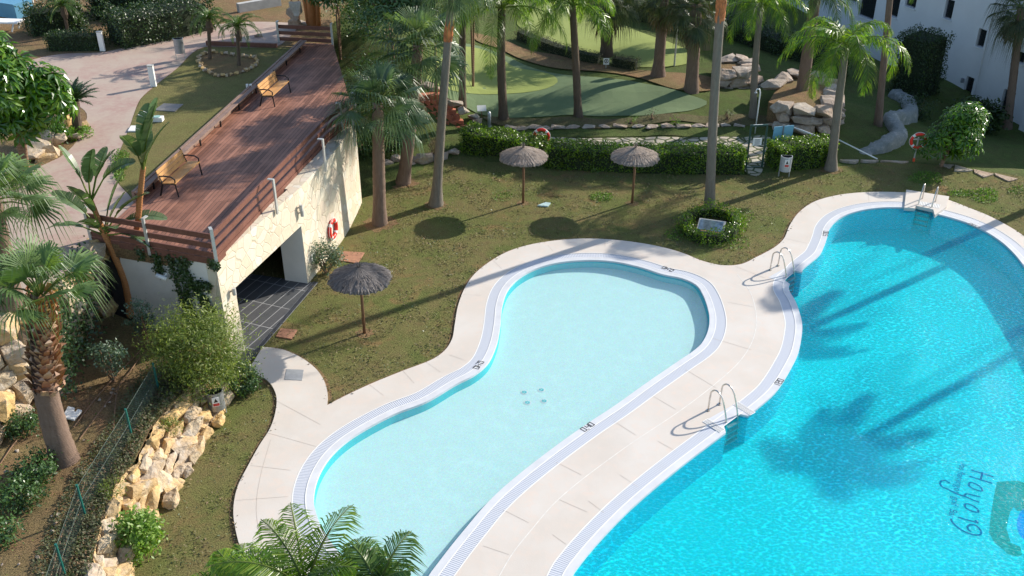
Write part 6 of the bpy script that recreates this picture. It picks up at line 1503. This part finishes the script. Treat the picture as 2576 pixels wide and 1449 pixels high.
# ---- rocks
def boulder_mesh(size, seed, n=30, rough=1.0):
    """angular quarried block: hull of points on a worn box, cracked and roughened"""
    r = random.Random(seed); bm = bmesh.new()
    for i in range(n):
        d = rdir(r); m = max(abs(d.x), abs(d.y), abs(d.z)); q = d/m*0.5; q = q*r.uniform(0.82, 1.0); bm.verts.new((q.x*size[0], q.y*size[1], q.z*size[2]))
    bmesh.ops.convex_hull(bm, input=bm.verts); loose = [v for v in bm.verts if not v.link_faces]; bmesh.ops.delete(bm, geom=loose, context='VERTS')
    ms = min(size)
    for _ in range(2): bmesh.ops.subdivide_edges(bm, edges=[e for e in bm.edges if e.calc_length() > ms*0.28], cuts=1, use_grid_fill=False); bmesh.ops.triangulate(bm, faces=bm.faces)
    o = V((seed*1.7, seed*0.9, seed*0.3))
    for v in bm.verts:
        k = v.co*(1.6/ms) + o; k2 = v.co*(5/ms) + o
        v.co += V((mnoise.noise(k), mnoise.noise(k + V((9, 0, 0))), mnoise.noise(k + V((0, 9, 0)))))*ms*0.10*rough + V((mnoise.noise(k2), mnoise.noise(k2 + V((9, 0, 0))), mnoise.noise(k2 + V((0, 9, 0)))))*ms*0.05*rough
    me = bpy.data.meshes.new('boulder'); bm.to_mesh(me); bm.free(); return me
RM = {}
def boulder(p, size, seed, mat, par=None, name='boulder', rot=None, rough=1.0, n=30):
    me = boulder_mesh(size, seed, n, rough); me.materials.append(M[mat]); o = bpy.data.objects.new(name, me); COL.objects.link(o)
    o.location = V(p) - (WL(par) if par else V((0,0,0))); r = random.Random(seed*3+1); o.rotation_euler = rot or (r.uniform(-.25, .25), r.uniform(-.25, .25), r.uniform(0, 6.28))
    if par: o.parent = par
    return o
# golden boulder wall between the bed and the lawn
t = thing('boulder_wall', 'wall of golden boulders holding up the planting bed beside the lawn', 'rock wall', P(420,1180))
lo = smooth_loop(px([(318,1475),(335,1420),(350,1385),(388,1290),(420,1255),(445,1212),(476,1168),(500,1125),(528,1090),(545,1058),(575,1010),(590,985)], 0), False, 0.3)
hi = smooth_loop([P(*q, BZ).xy for q in [(222,1475),(232,1420),(240,1372),(265,1285),(292,1218),(335,1168),(356,1128),(376,1085),(420,1035),(452,992),(485,960),(520,925)]], False, 0.3)
r = random.Random(4); k = 0
for row in range(4):
    f = (row+0.2)/4; s = 0.0
    N = len(lo); i = r.uniform(0, 1.5)
    while i < N-1:
        a = lo[int(i)]; b = hi[min(len(hi)-1, int(i*len(hi)/N))]; p = a.lerp(b, f + r.uniform(-.06, .06)); sz = r.uniform(0.42, 0.8) if row < 3 else r.uniform(0.3, 0.55)
        tg = lo[min(int(i)+2, N-1)] - lo[max(int(i)-2, 0)]; boulder((p.x, p.y, BZ*f*1.02 + 0.02), (sz*r.uniform(1.1, 1.7), sz*r.uniform(.5, .75), sz*r.uniform(.6, .9)), 300+k, 'rock_gold', t, rot=(r.uniform(-.3, .3), r.uniform(-.3, .3), math.atan2(tg.y, tg.x) + r.uniform(-.35, .35)), n=20); k += 1
        i += sz*r.uniform(2.2, 2.9)
for (u, v, z, s) in ((445,1216,0,.3),(468,1185,.05,.35),(430,1258,.1,.4),(548,1060,.1,.35),(560,1000,.2,.5),(380,1300,.1,.35),(592,978,.1,.3),(235,1450,.9,.5),(480,1150,.1,.4)):
    boulder(P(u, v, z), (s*1.2, s, s*.8), 400+k, 'rock_gold', t); k += 1
mb = MB(); ww = [p.lerp(q, 0.5) for p, q in zip(lo, [hi[min(len(hi)-1, int(i*len(hi)/len(lo)))] for i in range(len(lo))])]
def rough_bank(tops, z1, feet, z0, mat, t, rows=14, amp=0.13):
    A = smooth_loop(tops, False, 0.09); vs = []; mb = MB(); N = len(A)
    for i in range(N):
        x = i*(len(feet)-1)/(N-1); j = min(int(x), len(feet)-2); b = feet[j].lerp(feet[j+1], x-j); a = A[i]
        for k in range(rows+1):
            f = k/rows; p = V((*a.lerp(b, f), z1 + (z0-z1)*f**0.8)); q = p*2.6
            o = mnoise.noise(q)*amp*1.3 + mnoise.noise(p*7)*amp*0.6 + abs(mnoise.noise(p*4.1))*amp
            vs.append(p + V((o*0.7, -o*0.7, o if 0 < k < rows else 0)))
    mb.add(vs, [(i*(rows+1)+k, i*(rows+1)+k+1, (i+1)*(rows+1)+k+1, (i+1)*(rows+1)+k) for i in range(N-1) for k in range(rows)])
    return mb.obj('infill', M[mat], t, False, True)
rough_bank([hi[i] for i in range(0, len(hi), 3)] + [hi[-1]], BZ-0.01, [lo[i] for i in range(0, len(lo), 3)] + [lo[-1]], -0.05, 'rock_gold', t)
# boulder bank under the terrace edge
t = thing('boulder_bank', 'bank of large golden boulders below the terrace at the left edge', 'rock wall', P(60,900,2)); k = 0
ed = smooth_loop([V(P(*q, T).xy) for q in [(-60,835),(0,806),(60,776),(112,748),(162,706),(205,645),(234,604)]] + [F1 + de*0.6], False, 0.3)
ft_ = smooth_loop([V(P(*q, BZ).xy) for q in [(-60,1160),(0,1100),(60,1030),(110,950),(160,880),(205,815),(245,765)]] + [F1 + de*0.65 + nfront*0.15], False, 0.3)
r = random.Random(8)
for row in range(5):
    f = (row+0.3)/5; i = r.uniform(0, 2); N = len(ed)
    while i < N-1:
        a = ed[int(i)]; b = ft_[min(len(ft_)-1, int(i*len(ft_)/N))]; p = a.lerp(b, f + r.uniform(-.05, .05)); sz = r.uniform(0.55, 1.0)
        boulder((p.x, p.y, T - 0.15 + (BZ-T)*f), (sz*r.uniform(.9, 1.3), sz*r.uniform(.7, 1.0), sz*r.uniform(.7, 1.0)), 500+k, 'rock_gold', t); k += 1
        i += sz*r.uniform(2.1, 2.9)
rough_bank([ed[i] for i in range(0, len(ed), 3)] + [ed[-1]], T-0.04, [ft_[i] for i in range(0, len(ft_), 3)] + [ft_[-1]], BZ-0.1, 'rock_gold', t, 22, 0.2)
# rock gardens at the back
SC = 1.0
def rock_group(label, loc, items, mat, seed0):
    t = thing('rock_terrace', label, 'rock wall', loc)
    for i, (u, v, z, a, b, c) in enumerate(items):
        p = P(u, v, z); boulder(p, (a*SC, b*SC, c*SC), seed0+i, mat, t, rot=(0, 0, 0.12*(i % 5)-.2), rough=0.5, n=15)
    return t
def terrace_ring(label, loc, front, right, backl, z0, ztop, mat, seed0, fillpoly, bs=1.0):
    """stepped courses of quarried blocks round a bed of soil: photo points at height 0.5*(z0+ztop)"""
    t = thing('rock_terrace', label, 'rock wall', loc); r = random.Random(seed0); k = 0
    zm = 0.5*(z0+ztop)
    fp_ = [P(u, v, zm).xy for u, v in fillpoly]; fp_ = fp_ if area(fp_) > 0 else fp_[::-1]
    mb = MB(); mb.prism([V(p) for p in fp_], z0-1.2, ztop-0.12); mb.obj('soil_fill', M['soil'], t, False, True)
    for line, courses in ((front, 3), (right, 3), (backl, 1)):
        ln = [P(u, v, zm).xy for u, v in line]; tot = sum((ln[i+1]-ln[i]).length for i in range(len(ln)-1))
        for c in range(courses):
            z = ztop - 0.12 - (ztop-z0)*c/max(1, courses) if courses > 1 else ztop - 0.05
            x = r.uniform(-.2, .2)
            while x < tot:
                L = r.uniform(0.7, 1.35)*bs; acc = 0; q = x + L/2
                for i in range(len(ln)-1):
                    sl_ = (ln[i+1]-ln[i]).length
                    if q <= acc+sl_ or i == len(ln)-2: p = ln[i].lerp(ln[i+1], min(1.05, (q-acc)/sl_)); d = (ln[i+1]-ln[i]).normalized(); break
                    acc += sl_
                h = (ztop-z0)/3*1.15 if courses > 1 else 0.4
                out = V((d.y, -d.x)); 
                p = p + out*(0.10*c)
                boulder((p.x, p.y, z), (L*1.06, r.uniform(.75, 1.05)*bs if c else r.uniform(.9, 1.3)*bs, h*r.uniform(.95, 1.2)), seed0+k, mat, t, rot=(r.uniform(-.07, .07), r.uniform(-.07, .07), math.atan2(d.y, d.x) + r.uniform(-.12, .12)), rough=0.6, n=22); k += 1
                x += L*0.95
    return t
terrace_ring('sunlit stack of flat pinkish boulders beside the putting green', GP(1845,235), [(1795,214),(1840,210),(1885,203)], [(1886,200),(1878,178)], [(1875,176),(1840,174),(1800,178)], -0.05, 1.2, 'rock_pink', 600, [(1792,176),(1880,174),(1886,204),(1795,214)])
terrace_ring('boulder terrace of big pinkish blocks around the thick palm foot', GP(2040,310), [(1945,292),(1990,300),(2040,305),(2085,302)], [(2090,300),(2093,265),(2082,232)], [(2080,226),(2030,214),(1985,216),(1945,240)], 0.05, 1.25, 'rock_pink', 640, [(1930,282),(1955,240),(1990,218),(2078,226),(2090,298),(2040,302),(1985,298)], 1.05)
rock_group('rough stones edging both sides of the brick steps', GP(1145,270), [(1052,206,1.75,.6,.5,.4),(1075,216,1.65,.7,.45,.35),(1098,226,1.55,.7,.45,.35),(1146,258,1.25,.8,.5,.4),(1166,276,.95,.6,.5,.4),(1190,292,.6,.6,.45,.35),(1200,305,.4,.5,.4,.3),(1064,318,.5,.7,.4,.3),(1040,290,1.0,.6,.4,.35),(1085,344,.25,.5,.4,.3)], 'rock_pink', 680)
rock_group('row of squared stones under the fan palms at the back left of the lawn', P(1060,405), [(1000,400,.15,.6,.45,.4),(1030,409,.12,.6,.45,.4),(1064,400,.2,.9,.5,.5),(1108,394,.12,.8,.6,.35),(975,410,.1,.5,.4,.35),(1140,382,.12,.6,.5,.3),(1045,402,.15,.5,.4,.4)], 'rock_pink', 700)
rock_group('dim pale stones in front of the dark hedge in the shade', GP(1950,215), [(1878,212,.3,.6,.5,.4),(1905,216,.3,.6,.5,.4),(1940,226,.2,.7,.6,.4),(2005,232,.1,.7,.6,.4)], 'rock_grey', 720)
rock_group('rocks of the raised bed under the umbrella tree beside the path', P(130,380,T), [(160,305,T+.2,.8,.6,.7),(150,330,T+.2,.7,.6,.6),(110,350,T+.3,.9,.7,.7),(95,372,T+.2,.9,.7,.6),(125,378,T+.15,.8,.6,.5),(150,352,T+.2,.7,.6,.6),(82,395,T+.15,.8,.6,.5),(115,398,T+.05,.7,.5,.4),(158,285,T+.5,.5,.4,.5),(210,315,T+.1,.5,.4,.35),(190,345,T+.1,.5,.4,.3)], 'rock_gold', 740)
rock_group('stone pillar and rubble behind the far fence', P(745,55,T), [(742,52,T+.3,.7,.6,.8),(738,36,T+1.0,.6,.5,.8),(744,22,T+1.6,.6,.5,.7),(765,60,T+.1,.5,.4,.4),(650,90,T+.05,.4,.3,.2)], 'rock_pink', 760)
shrub_px('bed_plant', 'leafy ground plants around the cycad foot', 'plant', 200, 345, T, 0.15, (0.5, 0.4, 0.25), 40, 22, .10, M['weed'], 31, stems=0, group='plants of the raised bed')
shrub_px('bed_plant', 'leafy ground plants between the rocks under the umbrella tree', 'plant', 130, 345, T+.2, 0.3, (0.6, 0.5, 0.4), 60, 22, .10, M['schefflera'], 32, stems=0, group='plants of the raised bed')
shrub_px('bed_plant', 'grassy plants at the left edge above the leaning palm', 'plant', 20, 470, T, 0.3, (1.0, 0.6, 0.4), 70, 22, .14, M['weed'], 33, stems=0, group='plants of the raised bed', width=0.2)
# ring of small stones around the young palms, and flat edging stones before the greens
r = random.Random(12); rg = smooth_loop([V(p) for p in px([(505,143),(530,134),(590,140),(640,147),(648,160),(618,180),(560,193),(518,180),(503,160)], T)], True, 0.19)
protos = [boulder_mesh((.20, .15, .16), 800+i, 14) for i in range(5)]
for me in protos: me.materials.append(M['rock_gold'])
for i, p in enumerate(rg):
    o = bpy.data.objects.new('edging_stone', protos[i % 5]); COL.objects.link(o); o.location = (p.x + r.uniform(-.05, .05), p.y + r.uniform(-.05, .05), T + .06); o.rotation_euler = (r.uniform(-.3, .3), r.uniform(-.3, .3), r.uniform(0, 6.28)); o.scale = (r.uniform(.7, 1.25),)*3
    tag(o, 'small rough stone in the ring around the two young palms', 'stone', 'stones ringing the young palms')
protos = [boulder_mesh((.75, .42, .14), 820+i, 18) for i in range(4)]
for me in protos: me.materials.append(M['rock_pink'])
for i, (u, v) in enumerate(((1285,322),(1310,324),(1345,322),(1375,324),(1405,322),(1440,320),(1480,321),(1520,320),(1560,319),(1605,318),(1640,321),(1680,318),(1720,319),(1755,317),(1790,318),(1825,316),(1860,318),(1940,314),(1975,318))):
    o = bpy.data.objects.new('edging_stone', protos[i % 4]); COL.objects.link(o); o.location = GP(u, v) + UP*0.04; o.rotation_euler = (0, 0, r.uniform(-.3, .3)); o.scale = (r.uniform(.7, 1.2),)*3
    tag(o, 'flat pinkish stone in the row along the front of the greens', 'stone', 'flat stones edging the greens')
# ---- wire fence on the bank
t = thing('wire_fence', 'green wire mesh fence running down the dark bank', 'fence', P(333,1103,BZ))
fp = [P(*q, BZ) for q in [(470,905),(400,985),(333,1103),(215,1298),(165,1450),(130,1560)]]
for p in fp: mb = MB(); mb.tube([p - UP*.1, p + UP*0.92], 0.03, 7); mb.obj('post', M['green_post'], t)
mb = MB()
for i in range(len(fp)-1):
    a, b = fp[i], fp[i+1]; L = (b-a).length; d = (b-a)/L
    for h in (0.06, 0.45, 0.86): mb.tube([a + UP*h, b + UP*h], 0.0035, 3, False)
    st_ = 0.075; n = int((L+0.8)/st_)
    for k in range(n):
        s = -0.8 + k*st_
        for sg in (0, 1):
            s0, s1 = (s, s+0.8) if sg == 0 else (s+0.8, s); z0_, z1_ = 0.06, 0.86
            for (sa, za, sb, zb) in (((s0, z0_, s1, z1_)),):
                if sa > sb: sa, za, sb, zb = sb, zb, sa, za
                if sb < 0 or sa > L: continue
                if sa < 0: za = za + (zb-za)*(0-sa)/(sb-sa); sa = 0
                if sb > L: zb = za + (zb-za)*(L-sa)/(sb-sa); sb = L
                A = a + d*sa + UP*za; B = a + d*sb + UP*zb
                if (B-A).length > .02: mb.tube([A, B], 0.0022, 3, False)
mb.obj('wire_mesh', M['wire'], t)
# ---- ground cover, weeds, twigs, litter
def cover(name, poly, z, n, mat, leaf, seed, zf=None, hmax=0.15, width=0.5, up=0.5):
    r = random.Random(seed); xs = [p[0] for p in poly]; ys = [p[1] for p in poly]; mb = MB(); k = 0
    while k < n:
        x, y = r.uniform(min(xs), max(xs)), r.uniform(min(ys), max(ys))
        if not inside((x, y), poly): continue
        k += 1; h = hmax*(0.4 + 0.8*max(0, mnoise.noise(V((x*1.6, y*1.6, seed))) + 0.3))*r.random()
        L = leaf*r.uniform(.6, 1.4); simple_leaf(mb, V((x, y, (zf(x, y) if zf else 0) + z + h)), UP + rdir(r)*0.9, rdir(r) + UP*up, L, L*width)
    return struct(mb.obj(name, mat), 'stuff')
cover('ground_cover', bankp, 0.04, 6000, M['thyme'], .07, 3, BH, 0.2)
cover('dry_ground_cover', bankp, 0.04, 3000, M['dry'], .07, 23, BH, 0.14, 0.3)
lb = [P(*q, BZ).xy for q in [(110,1480),(150,1440),(195,1300),(240,1215),(290,1130),(350,1050),(400,965),(440,920),(400,905),(340,960),(280,1060),(230,1140),(170,1230),(120,1340),(80,1440)]]; lb = lb if area(lb) > 0 else lb[::-1]
cover('ground_cover', lb, 0.03, 3800, M['thyme'], .07, 13, BH, 0.16)
cover('ground_cover', [V(p) for p in bedp], 0.02, 2600, M['weed'], .05, 4, BH, 0.05)
cover('leaf_litter', [V(p) for p in bedp], 0.02, 5200, M['dry'], .06, 5, BH, 0.03, 0.6, 0)
lp = [V((-12, 17)), V((24, 17)), V((24, 42)), V((-9, 38))]
def on_lawn(x, y): return not inside((x, y), OUT)
def lawn_cover(name, n, mat, leaf, seed, clump, zmax):
    r = random.Random(seed); mb = MB(); k = 0
    while k < n:
        x, y = r.uniform(-11.5, 24), r.uniform(15.5, 41)
        if not inside((x, y), lawn_poly) or inside((x, y), OUT) or inside((x, y), bedp) or inside((x, y), flp): continue
        g = mnoise.noise(V((x*clump, y*clump, seed)))
        if g < 0.0 and r.random() < 0.85: continue
        k += 1; L = leaf*r.uniform(.6, 1.4); simple_leaf(mb, V((x, y, r.random()*zmax)), UP + rdir(r)*0.7, rdir(r) + UP*0.6, L, L*0.5)
    return struct(mb.obj(name, mat), 'stuff')
lawn_cover('lawn_grass', 26000, M['turf_leaf'] if 'turf_leaf' in M else foliage('turf_leaf', [(0.15, 0.13, 0.055), (0.20, 0.16, 0.075), (0.11, 0.14, 0.04), (0.25, 0.17, 0.095)], 0.8, 0.2), .07, 6, 0.8, 0.05)
lawn_cover('lawn_clover', 3500, M['blue_shrub'], .05, 7, 1.2, 0.04)
def patch(u, v, ru, rv, n, seed, mat='weed', z=0.0, h=0.06):
    poly = [P(u + ru*math.cos(a*.3927)*(0.8+.3*((a*7) % 5)/5), v + rv*math.sin(a*.3927), z).xy for a in range(16)]; poly = poly if area(poly) > 0 else poly[::-1]
    cover('weed_patch', poly, z + 0.005, n, M[mat], .075, seed, None, h, 0.45)
for i, a in enumerate(((1513,497,34,12,500),(2330,448,48,16,900),(2480,493,40,20,800),(2420,487,40,9,450),(1870,545,34,20,260),(1840,610,60,20,350),(1700,590,30,18,250),(1262,495,30,14,120),(2560,480,30,10,220))): patch(*a, 60+i)
patch(305,405,26,26,700,80,'weed',T+0.01,0.12); patch(300,440,16,20,300,81,'weed',T+0.01,0.1)
for i, pts in enumerate(([(128,1449),(160,1330),(205,1240),(214,1190)],[(150,1449),(170,1350),(235,1225)],[(185,1075),(255,985),(345,890),(372,862)],[(200,1105),(270,1010),(330,930),(365,880)],[(0,1168),(25,1130),(42,1108)],[(5,1316),(32,1282)],[(285,1080),(292,1000),(300,970)],[(52,1085),(60,1050)],[(140,890),(150,840),(128,800)],[(166,960),(158,905),(140,870)])):
    zz = [BZ+0.06]*len(pts)
    if i in (8, 9): zz = [BZ, BZ+0.35, BZ+0.8]
    mb = MB(); mb.tube(smooth3([P(u, v, z) for (u, v), z in zip(pts, zz)], 5), 0.017, 5); tag(mb.obj('dry_branch', M['branch']), 'long thin dry branch lying or leaning in the lower left bed', 'branch', 'dry branches in the lower bed')
r = random.Random(77); pm = [boulder_mesh((.13, .1, .09), 900+i, 12) for i in range(3)]
for me in pm: me.materials.append(M['rock_pink'])
for i in range(46):
    u, v = r.uniform(0, 300), r.uniform(960, 1449)
    if not inside(P(u, v, BZ).xy, bedp): continue
    o = bpy.data.objects.new('loose_stone', pm[i % 3]); COL.objects.link(o); p = P(u, v, BZ); o.location = (p.x, p.y, BH(p.x, p.y) + .03); o.scale = (r.uniform(.4, 1.2),)*3; o.rotation_euler = (0, 0, r.uniform(0, 6))
    tag(o, 'small pale loose stone on the bare soil of the lower bed', 'stone', 'loose stones on the lower bed')

mb = MB(); r = random.Random(15)
for u, v, q in ((955,563,.62),(1013,460,.62),(1096,515,.5),(1785,520,.5),(2090,426,.5),(917,838,.28),(1316,511,.25),(1590,511,.25)):
    c = P(u, v); k = 22; vs = [(c.x, c.y, 0.007)] + [(c.x + q*math.cos(i*2*math.pi/k)*r.uniform(.7, 1.2), c.y + q*math.sin(i*2*math.pi/k)*r.uniform(.7, 1.2), 0.007) for i in range(k)]
    mb.add(vs, [(0, 1+i, 1+(i+1) % k) for i in range(k)])
struct(mb.obj('bare_soil', M['soil']))

for i, (u, v, z, rr_, lab) in enumerate(((455,1010,.8,.28,'yellow green tuft growing out of the top of the boulder wall near the fence'), (497,1005,.6,.28,'yellow green tuft in the boulder wall just left of the steel bin'), (432,1080,.7,.2,'small tuft in the middle of the boulder wall'), (285,1240,.95,.22,'small tuft on the top edge of the boulder wall further down'))):
    shrub_px('wall_tuft', lab, 'plant', u, v, z, rr_*0.6, (rr_*1.2, rr_*1.2, rr_), 22, 20, .08, M['bamboo'], 300+i, stems=0, group='tufts on the boulder wall', width=0.25, upb=0.8)

# ragged turf creeping over the paving edge
r = random.Random(91); mb = MB(); OE = offset(OUT, 0.02)
for i in range(len(OE)-1):
    a, b = OE[i], OE[i+1]
    for k in range(9):
        if r.random() < 0.35: continue
        p = a.lerp(b, r.random()); n_ = (offset([a, b, a], 0)[0] if False else V((b.y-a.y, a.x-b.x))); n_ = n_.normalized() if n_.length > 1e-6 else V((1, 0)); p = p + n_*r.gauss(0.0, 0.05)
        g_ = mnoise.noise(V((p.x*0.9, p.y*0.9, 5)))
        if g_ < -0.1: continue
        L = r.uniform(.05, .11); simple_leaf(mb, V((p.x, p.y, 0.01 + r.random()*0.05)), UP + rdir(r)*0.8, V((*(n_*r.choice((-1, 1))), 0.4)) + rdir(r)*0.5, L, L*0.35)
struct(mb.obj('edge_grass', bpy.data.materials['turf_leaf']), 'stuff')
